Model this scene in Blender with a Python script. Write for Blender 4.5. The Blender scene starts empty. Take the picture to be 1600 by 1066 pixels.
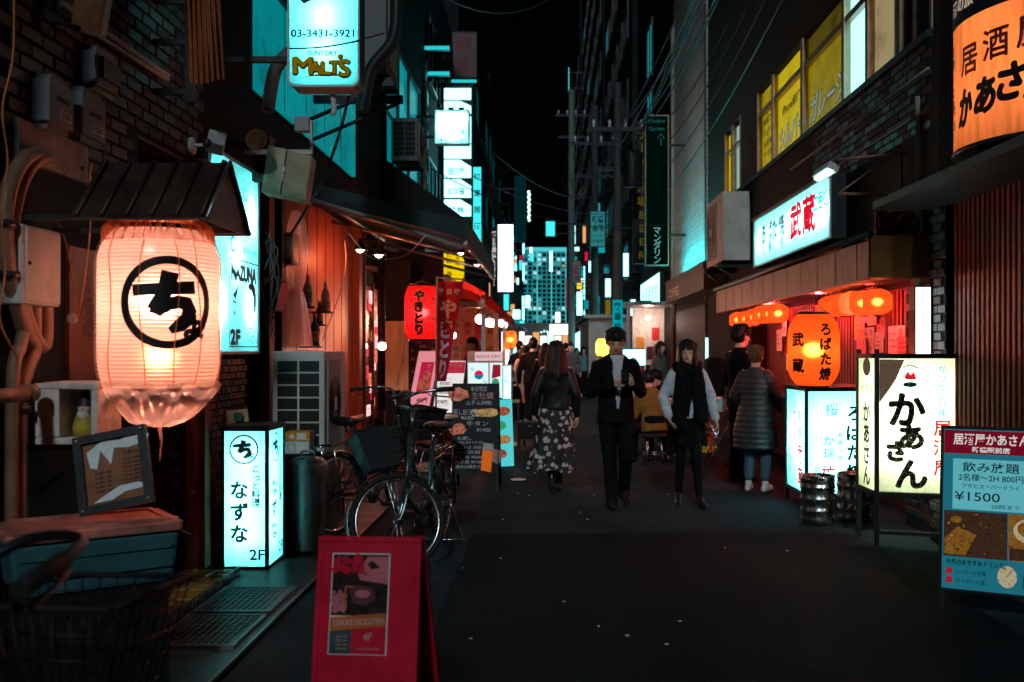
import bpy, bmesh, math, random
from mathutils import Vector, Matrix, Euler, noise, kdtree
random.seed(7)
R = math.radians
scene = bpy.context.scene
COL = scene.collection
# ------------------------------------------------------------ camera
F, CX, CY, EYE = 1555.6, 855.0, 547.0, 1.5
cam_d = bpy.data.cameras.new('camera'); cam = bpy.data.objects.new('camera', cam_d); COL.objects.link(cam)
cam.location = (0, 0, EYE); cam.rotation_euler = (R(90), 0, 0)
cam_d.sensor_width = 36; cam_d.lens = 35; cam_d.clip_start = .1; cam_d.clip_end = 3000
cam_d.shift_x = -(CX-800)/1600; cam_d.shift_y = (CY-533)/1600
cam_d.dof.use_dof = True; cam_d.dof.focus_distance = 7.6; cam_d.dof.aperture_fstop = 2.8
scene.camera = cam
# ------------------------------------------------------------ world: a black night sky with a breath of city glow
wd = bpy.data.worlds.new('World'); scene.world = wd; wd.use_nodes = True
wn = wd.node_tree; bg = wn.nodes['Background']
sky = wn.nodes.new('ShaderNodeTexSky'); sky.sky_type = 'NISHITA'; sky.sun_disc = False
sky.sun_elevation = R(2); sky.sun_rotation = R(150)
wn.links.new(sky.outputs[0], bg.inputs[0]); bg.inputs[1].default_value = 0.0003
sun_d = bpy.data.lights.new('street_fill', 'SUN'); sun_d.energy = .8; sun_d.angle = R(3); sun_d.color = (.78, .93, 1)  # dim sun standing in for light from the street behind the camera
sun = bpy.data.objects.new('street_fill', sun_d); COL.objects.link(sun); sun.rotation_euler = (R(60), 0, R(-2)); sun.location = (0, 0, 30)
# ------------------------------------------------------------ render
vs = scene.view_settings; vs.view_transform = 'Standard'; vs.look = 'None'; vs.exposure = 0; vs.gamma = 1; vs.use_curve_mapping = False
scene.render.engine = 'CYCLES'
cy = scene.cycles; cy.use_denoising = True; cy.max_bounces = 6; cy.diffuse_bounces = 3; cy.glossy_bounces = 3
cy.transmission_bounces = 4; cy.transparent_max_bounces = 10; cy.sample_clamp_indirect = 6; cy.use_light_tree = True
cy.caustics_reflective = False; cy.caustics_refractive = False
# ------------------------------------------------------------ picture -> place
def X(px, Y): return (px-CX)*Y/F
def Z(py, Y): return EYE-(py-CY)*Y/F
def GY(py): return EYE*F/(py-CY)
def PT(px, py, Y): return Vector((X(px, Y), Y, Z(py, Y)))
# ------------------------------------------------------------ materials
MATS = {}; LATE = []
def _new(name):
    m = bpy.data.materials.new(name); m.use_nodes = True
    nt = m.node_tree; return m, nt, nt.nodes['Principled BSDF'], nt.nodes['Material Output']
def mat(name, col, rough=.6, metal=0., var=.25, scale=9., bump=.15, dirt=0., spec=.3, stretch=None, alpha=1., bscale=None):
    """plain surface: base colour with two octaves of uneven tone, uneven gloss and fine relief"""
    if name in MATS: return MATS[name]
    m, nt, b, out = _new(name)
    geo = nt.nodes.new('ShaderNodeNewGeometry'); mp = nt.nodes.new('ShaderNodeMapping')
    nt.links.new(geo.outputs['Position'], mp.inputs['Vector'])
    if stretch: mp.inputs['Scale'].default_value = stretch
    n1 = nt.nodes.new('ShaderNodeTexNoise'); n1.inputs['Scale'].default_value = scale; n1.inputs['Detail'].default_value = 6; n1.inputs['Roughness'].default_value = .65
    nt.links.new(mp.outputs[0], n1.inputs['Vector'])
    ramp = nt.nodes.new('ShaderNodeValToRGB')
    c = Vector(col[:3]); lo = c*(1-var)-c*dirt*.5; hi = c*(1+var)
    ramp.color_ramp.elements[0].position = .3; ramp.color_ramp.elements[1].position = .72
    ramp.color_ramp.elements[0].color = (*[max(0, v) for v in lo], 1); ramp.color_ramp.elements[1].color = (*[min(1, v) for v in hi], 1)
    nt.links.new(n1.outputs['Fac'], ramp.inputs[0]); nt.links.new(ramp.outputs[0], b.inputs['Base Color'])
    rr = nt.nodes.new('ShaderNodeMapRange'); rr.inputs['To Min'].default_value = max(.03, rough-.14); rr.inputs['To Max'].default_value = min(1, rough+.14)
    nt.links.new(n1.outputs['Fac'], rr.inputs['Value']); nt.links.new(rr.outputs[0], b.inputs['Roughness'])
    b.inputs['Metallic'].default_value = metal; b.inputs['Specular IOR Level'].default_value = spec
    if alpha < 1: b.inputs['Alpha'].default_value = alpha
    if bump:
        n2 = nt.nodes.new('ShaderNodeTexNoise'); n2.inputs['Scale'].default_value = bscale or scale*6; n2.inputs['Detail'].default_value = 4
        nt.links.new(mp.outputs[0], n2.inputs['Vector'])
        bp = nt.nodes.new('ShaderNodeBump'); bp.inputs['Strength'].default_value = bump; bp.inputs['Distance'].default_value = .01
        nt.links.new(n2.outputs['Fac'], bp.inputs['Height']); nt.links.new(bp.outputs[0], b.inputs['Normal'])
    MATS[name] = m; return m
def em(name, col, s=1.):
    if name in MATS: return MATS[name]
    m, nt, b, out = _new(name)
    e = nt.nodes.new('ShaderNodeEmission'); e.inputs[0].default_value = (*col, 1); e.inputs[1].default_value = s
    nt.links.new(e.outputs[0], out.inputs[0]); nt.nodes.remove(b); MATS[name] = m; return m
def glow(name, col, s=1., rough=.35, base=None):
    """lit sheet with a glossy skin (backlit acrylic, screens, lit paper)"""
    if name in MATS: return MATS[name]
    m, nt, b, out = _new(name)
    b.inputs['Base Color'].default_value = (*(base or [v*.5 for v in col]), 1); b.inputs['Roughness'].default_value = rough
    b.inputs['Emission Color'].default_value = (*col, 1); b.inputs['Emission Strength'].default_value = s
    MATS[name] = m; return m
def translucent(name, col, diff=.25, var=.06, scale=6., stretch=None, fwd=0.):
    """sheet that a lamp behind it shines through"""
    if name in MATS: return MATS[name]
    m, nt, b, out = _new(name); nt.nodes.remove(b)
    geo = nt.nodes.new('ShaderNodeNewGeometry'); mp = nt.nodes.new('ShaderNodeMapping'); nt.links.new(geo.outputs['Position'], mp.inputs['Vector'])
    if stretch: mp.inputs['Scale'].default_value = stretch
    n1 = nt.nodes.new('ShaderNodeTexNoise'); n1.inputs['Scale'].default_value = scale; n1.inputs['Detail'].default_value = 5
    nt.links.new(mp.outputs[0], n1.inputs['Vector'])
    ramp = nt.nodes.new('ShaderNodeValToRGB'); c = Vector(col)
    ramp.color_ramp.elements[0].position = .3; ramp.color_ramp.elements[1].position = .7
    ramp.color_ramp.elements[0].color = (*(c*(1-var*2)), 1); ramp.color_ramp.elements[1].color = (*c, 1)
    nt.links.new(n1.outputs['Fac'], ramp.inputs[0])
    t = nt.nodes.new('ShaderNodeBsdfTranslucent'); d = nt.nodes.new('ShaderNodeBsdfDiffuse'); mx = nt.nodes.new('ShaderNodeMixShader')
    nt.links.new(ramp.outputs[0], t.inputs[0]); nt.links.new(ramp.outputs[0], d.inputs[0]); mx.inputs[0].default_value = diff
    nt.links.new(t.outputs[0], mx.inputs[1]); nt.links.new(d.outputs[0], mx.inputs[2]); nt.links.new(mx.outputs[0], out.inputs[0])
    if fwd:   # paper passes part of the light on in its own direction, so the rim of a lantern is darker than its middle
        rf = nt.nodes.new('ShaderNodeBsdfRefraction'); rf.inputs['Roughness'].default_value = .62; rf.inputs['IOR'].default_value = 1.3; nt.links.new(ramp.outputs[0], rf.inputs[0])
        m2 = nt.nodes.new('ShaderNodeMixShader'); m2.inputs[0].default_value = fwd; nt.links.new(mx.outputs[0], m2.inputs[1]); nt.links.new(rf.outputs[0], m2.inputs[2]); nt.links.new(m2.outputs[0], out.inputs[0])
    MATS[name] = m; return m
def printed(name, cols, s=.5, scale=20., lit=True):
    """a printed photograph seen too small to read: blotches of its colours"""
    if name in MATS: return MATS[name]
    m, nt, b, out = _new(name); geo = nt.nodes.new('ShaderNodeNewGeometry'); n1 = nt.nodes.new('ShaderNodeTexNoise'); n1.inputs['Scale'].default_value = scale; n1.inputs['Detail'].default_value = 3; n1.inputs['Roughness'].default_value = .6
    nt.links.new(geo.outputs['Position'], n1.inputs['Vector']); r = nt.nodes.new('ShaderNodeValToRGB'); e = r.color_ramp.elements; k = len(cols)
    for i, c in enumerate(cols):
        q = e[i] if i < 2 else e.new(.5)
        q.position = .32+.36*i/(k-1); q.color = (*c, 1)
    nt.links.new(n1.outputs['Fac'], r.inputs[0]); nt.links.new(r.outputs[0], b.inputs['Base Color']); b.inputs['Roughness'].default_value = .35
    if lit: nt.links.new(r.outputs[0], b.inputs['Emission Color']); b.inputs['Emission Strength'].default_value = s
    MATS[name] = m; return m
def clear(name, col=(.8, .8, .8), a=.12, rough=.15):
    """thin clear sheet: mostly see-through with gloss"""
    if name in MATS: return MATS[name]
    m, nt, b, out = _new(name); nt.nodes.remove(b)
    t = nt.nodes.new('ShaderNodeBsdfTransparent'); g = nt.nodes.new('ShaderNodeBsdfGlossy'); d = nt.nodes.new('ShaderNodeBsdfTranslucent')
    g.inputs['Roughness'].default_value = rough; g.inputs[0].default_value = (*col, 1); d.inputs[0].default_value = (*col, 1)
    fr = nt.nodes.new('ShaderNodeLayerWeight'); fr.inputs[0].default_value = .25
    a1 = nt.nodes.new('ShaderNodeAddShader'); nt.links.new(g.outputs[0], a1.inputs[0]); nt.links.new(d.outputs[0], a1.inputs[1])
    mr = nt.nodes.new('ShaderNodeMapRange'); mr.inputs['To Min'].default_value = a; mr.inputs['To Max'].default_value = min(1, a*3)
    nt.links.new(fr.outputs['Facing'], mr.inputs['Value'])
    mx = nt.nodes.new('ShaderNodeMixShader'); nt.links.new(mr.outputs[0], mx.inputs[0])
    nt.links.new(t.outputs[0], mx.inputs[1]); nt.links.new(a1.outputs[0], mx.inputs[2]); nt.links.new(mx.outputs[0], out.inputs[0])
    MATS[name] = m; return m
def M(k): return MATS[k]
# ------------------------------------------------------------ scene objects
BASE = {}
def tag(o, label=None, cat=None, group=None, kind=None):
    if label: o['label'] = label
    if cat: o['category'] = cat
    if group: o['group'] = group
    if kind: o['kind'] = kind
    return o
def thing(name, label, cat, loc=(0, 0, 0), rz=0., group=None, local=False):
    """an Empty at the thing's base; parts built in world space unless local"""
    o = bpy.data.objects.new(name, None); COL.objects.link(o); o.empty_display_size = .1
    o.location = loc; o.rotation_euler = (0, 0, rz); tag(o, label, cat, group)
    BASE[o.name] = Vector((0, 0, 0)) if local else Vector(loc)
    return o
def base_of(p):
    while p.parent: p = p.parent
    return BASE.get(p.name, Vector((0, 0, 0)))
class MB:
    """collects shapes into one mesh"""
    def __init__(s): s.v = []; s.f = []; s.m = []; s.cur = 0; s.sm = []; s.smooth = False
    def add(s, vs, fs):
        k = len(s.v); s.v.extend(Vector(v) for v in vs)
        for f in fs: s.f.append(tuple(i+k for i in f)); s.m.append(s.cur); s.sm.append(s.smooth)
        return s
    def box(s, x0, x1, y0, y1, z0, z1):
        return s.add([(x0, y0, z0), (x1, y0, z0), (x1, y1, z0), (x0, y1, z0), (x0, y0, z1), (x1, y0, z1), (x1, y1, z1), (x0, y1, z1)],
                     [(0, 3, 2, 1), (4, 5, 6, 7), (0, 1, 5, 4), (1, 2, 6, 5), (2, 3, 7, 6), (3, 0, 4, 7)])
    def obox(s, c, size, rot=(0, 0, 0)):
        m = Euler(rot).to_matrix(); h = Vector(size)/2; c = Vector(c); vs = []
        for z in (-1, 1):
            for x, y in ((-1, -1), (1, -1), (1, 1), (-1, 1)): vs.append(c+m@Vector((x*h.x, y*h.y, z*h.z)))
        return s.add(vs, [(0, 3, 2, 1), (4, 5, 6, 7), (0, 1, 5, 4), (1, 2, 6, 5), (2, 3, 7, 6), (3, 0, 4, 7)])
    def rbox(s, x0, x1, y0, y1, z0, z1, r, ax='y', n=4):
        """box with rounded corners seen along axis ax"""
        def prof(a0, a1, b0, b1):
            o = []
            for (ca, cb, t0) in ((a1-r, b0+r, -90), (a1-r, b1-r, 0), (a0+r, b1-r, 90), (a0+r, b0+r, 180)):
                for k in range(n+1): t = R(t0+90*k/n); o.append((ca+r*math.cos(t), cb+r*math.sin(t)))
            return o
        if ax == 'y': p = prof(x0, x1, z0, z1); a = [(u, y0, w) for u, w in p]; b = [(u, y1, w) for u, w in p]
        elif ax == 'z': p = prof(x0, x1, y0, y1); a = [(u, w, z1) for u, w in p]; b = [(u, w, z0) for u, w in p]
        else: p = prof(y0, y1, z0, z1); a = [(x1, u, w) for u, w in p]; b = [(x0, u, w) for u, w in p]
        k = len(p); fs = [tuple(range(k)), tuple(reversed(range(k, 2*k)))]
        fs += [(i, i+k, (i+1) % k+k, (i+1) % k) for i in range(k)]
        return s.add(a+b, fs)
    def prism(s, pts, d):
        """closed polygon (3-D points) pushed along d"""
        k = len(pts); d = Vector(d); a = [Vector(p) for p in pts]
        return s.add(a+[p+d for p in a], [tuple(reversed(range(k))), tuple(range(k, 2*k))]+[(i, (i+1) % k, (i+1) % k+k, i+k) for i in range(k)])
    def ring(s, c, ax, r, n, ph=0.):
        ax = Vector(ax).normalized(); a = ax.orthogonal().normalized()
        if abs(ax.z) > .99: a = Vector((1, 0, 0))
        b = ax.cross(a); return [Vector(c)+a*r*math.cos(2*math.pi*i/n+ph)+b*r*math.sin(2*math.pi*i/n+ph) for i in range(n)]
    def tube(s, pts, r, n=8, cap=True):
        """tube along points, r a number or one per point"""
        pts = [Vector(p) for p in pts]; k = len(pts); rs = r if isinstance(r, (list, tuple)) else [r]*k
        vs = []; a = None
        for i, p in enumerate(pts):
            t = (pts[min(i+1, k-1)]-pts[max(i-1, 0)]).normalized()
            if a is None: a = t.orthogonal().normalized()
            a = (a-t*a.dot(t)).normalized(); b = t.cross(a)
            vs += [p+(a*math.cos(2*math.pi*j/n)+b*math.sin(2*math.pi*j/n))*rs[i] for j in range(n)]
        fs = [(i*n+j, i*n+(j+1) % n, (i+1)*n+(j+1) % n, (i+1)*n+j) for i in range(k-1) for j in range(n)]
        if cap: fs += [tuple(reversed(range(n))), tuple(range((k-1)*n, k*n))]
        o = s.smooth; s.smooth = True; s.add(vs, fs); s.smooth = o
        if cap: s.sm[-1] = s.sm[-2] = False
        return s
    def lathe(s, prof, c=(0, 0, 0), n=24, ax='z', cap=False):
        """(radius, height) profile turned about an axis through c"""
        c = Vector(c); vs = []
        for r, h in prof:
            for j in range(n):
                t = 2*math.pi*j/n; u, w = r*math.cos(t), r*math.sin(t)
                vs.append(c+(Vector((u, w, h)) if ax == 'z' else Vector((h, u, w)) if ax == 'x' else Vector((w, h, u))))
        k = len(prof); fs = [(i*n+j, i*n+(j+1) % n, (i+1)*n+(j+1) % n, (i+1)*n+j) for i in range(k-1) for j in range(n)]
        o = s.smooth; s.smooth = True; s.add(vs, fs); s.smooth = o
        if cap: s.add(vs[:n], [tuple(reversed(range(n)))]); s.add(vs[-n:], [tuple(range(n))])
        return s
    def torus(s, c, ax, Rr, r, n=36, m=8):
        c = Vector(c); ax = Vector(ax).normalized(); a = ax.orthogonal().normalized(); b = ax.cross(a); vs = []
        for i in range(n):
            t = 2*math.pi*i/n; d = a*math.cos(t)+b*math.sin(t)
            for j in range(m):
                q = 2*math.pi*j/m; vs.append(c+d*(Rr+r*math.cos(q))+ax*r*math.sin(q))
        o = s.smooth; s.smooth = True
        s.add(vs, [(i*m+j, ((i+1) % n)*m+j, ((i+1) % n)*m+(j+1) % m, i*m+(j+1) % m) for i in range(n) for j in range(m)]); s.smooth = o
        return s
    def ball(s, c, r, n=12, m=8, sc=(1, 1, 1)):
        c = Vector(c); vs = [c+Vector((0, 0, r*sc[2]))]
        for i in range(1, m):
            t = math.pi*i/m
            for j in range(n): q = 2*math.pi*j/n; vs.append(c+Vector((r*math.sin(t)*math.cos(q)*sc[0], r*math.sin(t)*math.sin(q)*sc[1], r*math.cos(t)*sc[2])))
        vs.append(c-Vector((0, 0, r*sc[2]))); e = len(vs)-1
        fs = [(0, 1+j, 1+(j+1) % n) for j in range(n)]+[(1+i*n+j, 1+(i+1)*n+j, 1+(i+1)*n+(j+1) % n, 1+i*n+(j+1) % n) for i in range(m-2) for j in range(n)]
        fs += [(e, 1+(m-2)*n+(j+1) % n, 1+(m-2)*n+j) for j in range(n)]
        o = s.smooth; s.smooth = True; s.add(vs, fs); s.smooth = o; return s
    def quad(s, a, b, c, d): return s.add([a, b, c, d], [(0, 1, 2, 3)])
    def xf(s, m):
        s.v = [m@v for v in s.v]; return s
    def mesh(s, name, mats, off=Vector((0, 0, 0))):
        me = bpy.data.meshes.new(name); me.from_pydata([v-off for v in s.v], [], s.f)
        for mt in (mats if isinstance(mats, (list, tuple)) else [mats]):
            if isinstance(mt, str) and mt not in MATS: LATE.append((me, len(me.materials), mt)); me.materials.append(None)
            else: me.materials.append(MATS[mt] if isinstance(mt, str) else mt)
        me.polygons.foreach_set('use_smooth', s.sm); me.polygons.foreach_set('material_index', s.m); me.update(); return me
    def build(s, name, mats, parent=None, kind=None, bevel=0.):
        off = base_of(parent) if parent else Vector((0, 0, 0))
        o = bpy.data.objects.new(name, s.mesh(name, mats, off)); COL.objects.link(o)
        if parent: o.parent = parent
        if kind: o['kind'] = kind
        if bevel:
            b = o.modifiers.new('bevel', 'BEVEL'); b.width = bevel; b.segments = 2; b.limit_method = 'ANGLE'; b.angle_limit = R(40)
        return o
    def top(s, name, mats, label, cat, group=None, kind=None, bevel=0.):
        """a thing of one mesh, its origin at its base"""
        lo = Vector([min(v[i] for v in s.v) for i in range(3)]); hi = Vector([max(v[i] for v in s.v) for i in range(3)])
        c = Vector(((lo.x+hi.x)/2, (lo.y+hi.y)/2, lo.z))
        o = bpy.data.objects.new(name, s.mesh(name, mats, c)); COL.objects.link(o); o.location = c; BASE[o.name] = c
        if bevel:
            b = o.modifiers.new('bevel', 'BEVEL'); b.width = bevel; b.segments = 2; b.limit_method = 'ANGLE'; b.angle_limit = R(40)
        return tag(o, label, cat, group, kind)
def part(parent, name, mt, shape, *a, **k):
    m = MB(); getattr(m, shape)(*a, **k); return m.build(name, mt, parent)
def lamp(parent, loc, watts, col, r=.03, name='lamp_light'):
    d = bpy.data.lights.new(name, 'POINT'); d.energy = watts; d.color = col; d.shadow_soft_size = r
    o = bpy.data.objects.new(name, d); COL.objects.link(o); o.parent = parent; o.location = Vector(loc)-base_of(parent); return o
# ------------------------------------------------------------ lettering
GL = {}
def glyph(s, bold=0.):
    k = (s, bold)
    if k in GL: return GL[k]
    c = bpy.data.curves.new('g', 'FONT'); c.body = s; c.resolution_u = 3; c.offset = bold
    o = bpy.data.objects.new('g', c); me = bpy.data.meshes.new_from_object(o)
    vs = [(v.co.x, v.co.y) for v in me.vertices]; fs = [tuple(p.vertices) for p in me.polygons]
    bpy.data.objects.remove(o); bpy.data.curves.remove(c); bpy.data.meshes.remove(me)
    if not vs: vs = [(0, 0)]
    xs = [v[0] for v in vs]; ys = [v[1] for v in vs]
    GL[k] = (vs, fs, min(xs), max(xs), min(ys), max(ys)); return GL[k]
def T(s, cx, cy, h, w=None, bold=.0, rot=0., shear=0.):
    """one line of writing centred at (cx, cy), letters h high; w squeezes it to a width"""
    vs, fs, x0, x1, y0, y1 = glyph(s, bold); k = h; kx = (w/(x1-x0) if w and x1 > x0 else k); ca, sa = math.cos(rot), math.sin(rot); o = []
    ym = .38 if any(ord(ch) > 0x2000 for ch in s) else .34
    for x, y in vs:
        a, b = (x-(x0+x1)/2)*kx, (y-ym)*k; a += b*shear
        o.append((cx+a*ca-b*sa, cy+a*sa+b*ca))
    return [(o, fs)]
def TV(s, cx, top, h, pitch=None, w=None, bold=.0, shear=0.):
    """writing set downwards"""
    o = []; pitch = pitch or h*1.05
    for i, ch in enumerate(s):
        if ch == ' ': continue
        rot = -math.pi/2 if ch in 'ー〜-' else 0
        vs, fs, x0, x1, y0, y1 = glyph(ch, bold)
        ww = None if (rot or not w) else w*(x1-x0)
        o += T(ch, cx+(h*.12 if ch in 'ょっ' else 0), top-h*.5-i*pitch, h, ww, bold, rot, shear)
    return o
def thick(items, d):
    """bolder writing: the same strokes laid again around themselves"""
    o = []
    for k in range(9): a = k*math.pi/4; dx, dy = (0, 0) if k == 8 else (d*math.cos(a), d*math.sin(a)); o += [([(x+dx, y+dy) for x, y in vs], fs) for vs, fs in items]
    return o
def circ(cx, cy, r, t, n=40):
    """a painted ring"""
    vs = []; fs = []
    for i in range(n):
        a = 2*math.pi*i/n; vs += [(cx+r*math.cos(a), cy+r*math.sin(a)), (cx+(r-t)*math.cos(a), cy+(r-t)*math.sin(a))]
    return [(vs, [(2*i, (2*i+2) % (2*n), (2*i+3) % (2*n), 2*i+1) for i in range(n)])]
def disc(cx, cy, rx, ry=None, n=24, a0=0., a1=360.):
    ry = ry or rx; return [([(cx+rx*math.cos(R(a0+(a1-a0)*i/n)), cy+ry*math.sin(R(a0+(a1-a0)*i/n))) for i in range(n+(a1-a0 < 360))], [tuple(range(n+(a1-a0 < 360)))])]
def rect(x0, x1, y0, y1): return [([(x0, y0), (x1, y0), (x1, y1), (x0, y1)], [(0, 1, 2, 3)])]
def poly(pts): return [(list(pts), [tuple(range(len(pts)))])]
def stroke(pts, w):
    """a brush stroke through points"""
    o = []; ws = w if isinstance(w, (list, tuple)) else [w]*len(pts); vs = []
    for i, p in enumerate(pts):
        a = Vector(pts[max(i-1, 0)]); b = Vector(pts[min(i+1, len(pts)-1)]); d = (b-a).normalized(); q = Vector((-d.y, d.x))*ws[i]/2
        vs += [tuple(Vector(p)+q), tuple(Vector(p)-q)]
    return [(vs, [(2*i, 2*i+1, 2*i+3, 2*i+2) for i in range(len(pts)-1)])]
class Fr:
    """a face in space: O lower-left corner, U to the reader's right, V up, N towards the reader"""
    def __init__(s, O, U=(1, 0, 0), V=(0, 0, 1)):
        s.O = Vector(O); s.U = Vector(U).normalized(); s.V = Vector(V).normalized(); s.N = s.U.cross(s.V)
    def __call__(s, u, v, n=0.): return s.O+s.U*u+s.V*v+s.N*n
def put(parent, name, fr, items, mt, n=.003, fine=None):
    """writing or flat print on a face"""
    m = MB(); o = bmesh.new() if fine else None
    for vs, fs in items:
        if fine:
            bv = [o.verts.new((x, y, 0)) for x, y in vs]
            for f in fs:
                try: o.faces.new([bv[i] for i in f])
                except ValueError: pass
        else: m.add([fr(x, y, n+2e-5*(len(m.f) % 37)) for x, y in vs], fs)
    if fine:
        bmesh.ops.triangulate(o, faces=o.faces[:])
        for _ in range(5):
            e = [e for e in o.edges if e.calc_length() > fine]
            if not e: break
            bmesh.ops.subdivide_edges(o, edges=e, cuts=1); bmesh.ops.triangulate(o, faces=[f for f in o.faces if len(f.verts) > 3])
        o.verts.index_update(); m.add([fr(v.co.x, v.co.y, n+4e-5*(v.index % 7)) for v in o.verts], [tuple(v.index for v in f.verts) for f in o.faces]); o.free()
    return m.build(name, mt, parent)
def bx(m, fr, u0, u1, v0, v1, n0, n1):
    vs = [fr(u, v, n) for n in (n1, n0) for u, v in ((u0, v0), (u1, v0), (u1, v1), (u0, v1))]
    m.add(vs, [(0, 1, 2, 3), (7, 6, 5, 4), (0, 4, 5, 1), (1, 5, 6, 2), (2, 6, 7, 3), (3, 7, 4, 0)]); return m
def box_sign(name, label, fr, w, h, d, face, frame, prints=(), group=None, cat='sign', b=.025, inner=None, root=None, fmat='dark_metal'):
    """lit box: housing, frame, face sheet, print; inner = (watts, colour, [(u, v)...]) lamps behind the sheet"""
    t = root or thing(name, label, cat, fr(w/2, 0, -d/2), 0, group)
    m = MB(); e = .008
    bx(m, fr, 0, w, 0, h, -d, -d+e); bx(m, fr, 0, e, 0, h, -d+e, -.006); bx(m, fr, w-e, w, 0, h, -d+e, -.006)
    bx(m, fr, e, w-e, 0, e, -d+e, -.006); bx(m, fr, e, w-e, h-e, h, -d+e, -.006); m.build('housing', fmat, t)
    m = MB(); bx(m, fr, -.002, w+.002, -.002, b, -.006, .006); bx(m, fr, -.002, w+.002, h-b, h+.002, -.006, .006)
    bx(m, fr, -.002, b, b, h-b, -.006, .006); bx(m, fr, w-b, w+.002, b, h-b, -.006, .006); m.build('frame', frame, t)
    f = MB(); f.quad(fr(b, b, -.003), fr(w-b, b, -.003), fr(w-b, h-b, -.003), fr(b, h-b, -.003)); fo = f.build('face', face, t)
    for k, (it, mt) in enumerate(prints): put(fo, 'lettering', fr, it, mt, .0005+.0012*k)
    if inner:
        for u, v in inner[2]: lamp(t, fr(u, v, -d*.62), inner[0], inner[1], .015, 'tube_light')
    return t
CYAN = (.22, 1, 1); WARM = (1, .42, .2); REDL = (1, .16, .08)
# ------------------------------------------------------------ shared materials
mat('asphalt', (.02, .034, .041), .8, var=.6, scale=1.3, bump=1., bscale=60, spec=.05)
mat('dark_metal', (.02, .022, .024), .45, .3, bump=.05)
mat('black_paint', (.012, .012, .013), .4, bump=.05)
mat('steel', (.5, .52, .54), .28, 1., var=.15, scale=20, bump=.06)
mat('chrome', (.65, .66, .68), .12, 1., var=.08, bump=0)
mat('grey_plastic', (.3, .32, .33), .5, bump=.05)
mat('white_plastic', (.6, .6, .58), .45, var=.1, dirt=.2, bump=.04)
mat('black_rubber', (.012, .012, .012), .7, bump=.1)
mat('cable_black', (.03, .03, .032), .35, bump=0)
mat('brick_dark', (.075, .036, .032), .6, var=.5, scale=4, bump=.4, spec=.15)
mat('brick_red', (.24, .075, .045), .45, var=.35, scale=5, bump=.3)
mat('tile_brown', (.1, .04, .028), .35, var=.4, scale=5, bump=.2)
mat('mortar', (.02, .021, .022), .9, bump=.3, spec=.05)
mat('dark_wall', (.016, .019, .021), .8, var=.35, scale=2, bump=.25, spec=.06)
mat('concrete', (.16, .16, .155), .8, var=.25, scale=2.5, bump=.25)
mat('dark_wood', (.07, .032, .018), .5, var=.5, scale=3, bump=.25, stretch=(6, 6, .6))
mat('red_wood', (.24, .07, .03), .45, var=.45, scale=3, bump=.25, stretch=(7, 7, .5))
mat('pale_wood', (.42, .29, .15), .55, var=.3, scale=4, bump=.15, stretch=(7, 7, .6))
mat('print_black', (.006, .006, .007), .6, var=0, bump=0)
mat('print_red', (.35, .012, .02), .6, var=0, bump=0)
mat('print_white', (.75, .75, .75), .6, var=0, bump=0)
mat('print_gold', (.2, .14, .02), .4, var=.1, bump=0)
em('lit_cyan_print', (0., .55, .6), .9)
em('lit_red_print', (.8, .008, .03), .9)
em('lit_black_print', (0., .012, .014), 1)
em('tube_white', (.45, 1, 1), 9)
em('sheet_cyan', (.3, 1, 1), 3.2)
em('sheet_cyan_dim', (0., .45, .5), .7)
em('sheet_cyan_mid', (.05, .8, .85), 1.2)
em('sheet_warm', (1, .42, .2), 2.2)
em('sheet_white', (.95, 1, 1), 2.6)
em('sheet_pink', (1, .5, .48), 2)
em('bulb_warm', (1, .5, .3), 30)
em('bulb_cyan', (.3, 1, 1), 25)
glass_dark = mat('dark_glass', (.012, .016, .018), .08, bump=0, spec=.7)
translucent('acrylic', (.78, .82, .82), .12, .03, 3)
# ============================================================ the setting
XL, XR = -2.4, 3.1
def street_z(x, y): return .007*noise.noise((x*.9, y*.5, 3))+.004*noise.noise((x*3, y*2, 1))-.016*((x-.9)/2.4)**2
def drape(name, pts, w, mt, parent, h=.004):
    """a strip laid on the street along points"""
    P = []
    for a, b in zip(pts, pts[1:]):
        n = max(2, int(math.dist(a, b)/.12)); P += [(a[0]+(b[0]-a[0])*i/n, a[1]+(b[1]-a[1])*i/n) for i in range(n)]
    P.append(pts[-1]); vs = []
    for i, p in enumerate(P):
        a, b = P[max(i-1, 0)], P[min(i+1, len(P)-1)]; d = Vector((b[0]-a[0], b[1]-a[1])).normalized(); ww = w*(1+.5*noise.noise((p[0]*9, p[1]*9, 4)))/2; j = .02*noise.noise((p[0]*3, p[1]*3, 8))
        for s in (1, -1): x, y = p[0]-d.y*(ww*s+j), p[1]+d.x*(ww*s+j); vs.append((x, y, street_z(x, y)+h))
    m = MB(); m.smooth = True; m.add(vs, [(2*i, 2*i+1, 2*i+3, 2*i+2) for i in range(len(P)-1)]); return m.build(name, mt, parent)
def patch(x0, x1, y0, y1, parent, mt):
    m = MB(); m.smooth = True; nx, ny = int((x1-x0)/.1), int((y1-y0)/.1); vs = [(x, y, street_z(x, y)+.003) for y in [y0+(y1-y0)*j/ny for j in range(ny+1)] for x in [x0+(x1-x0)*i/nx for i in range(nx+1)]]
    m.add(vs, [(j*(nx+1)+i, j*(nx+1)+i+1, (j+1)*(nx+1)+i+1, (j+1)*(nx+1)+i) for j in range(ny) for i in range(nx)]); return m.build('asphalt_patch', mt, parent)
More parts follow.
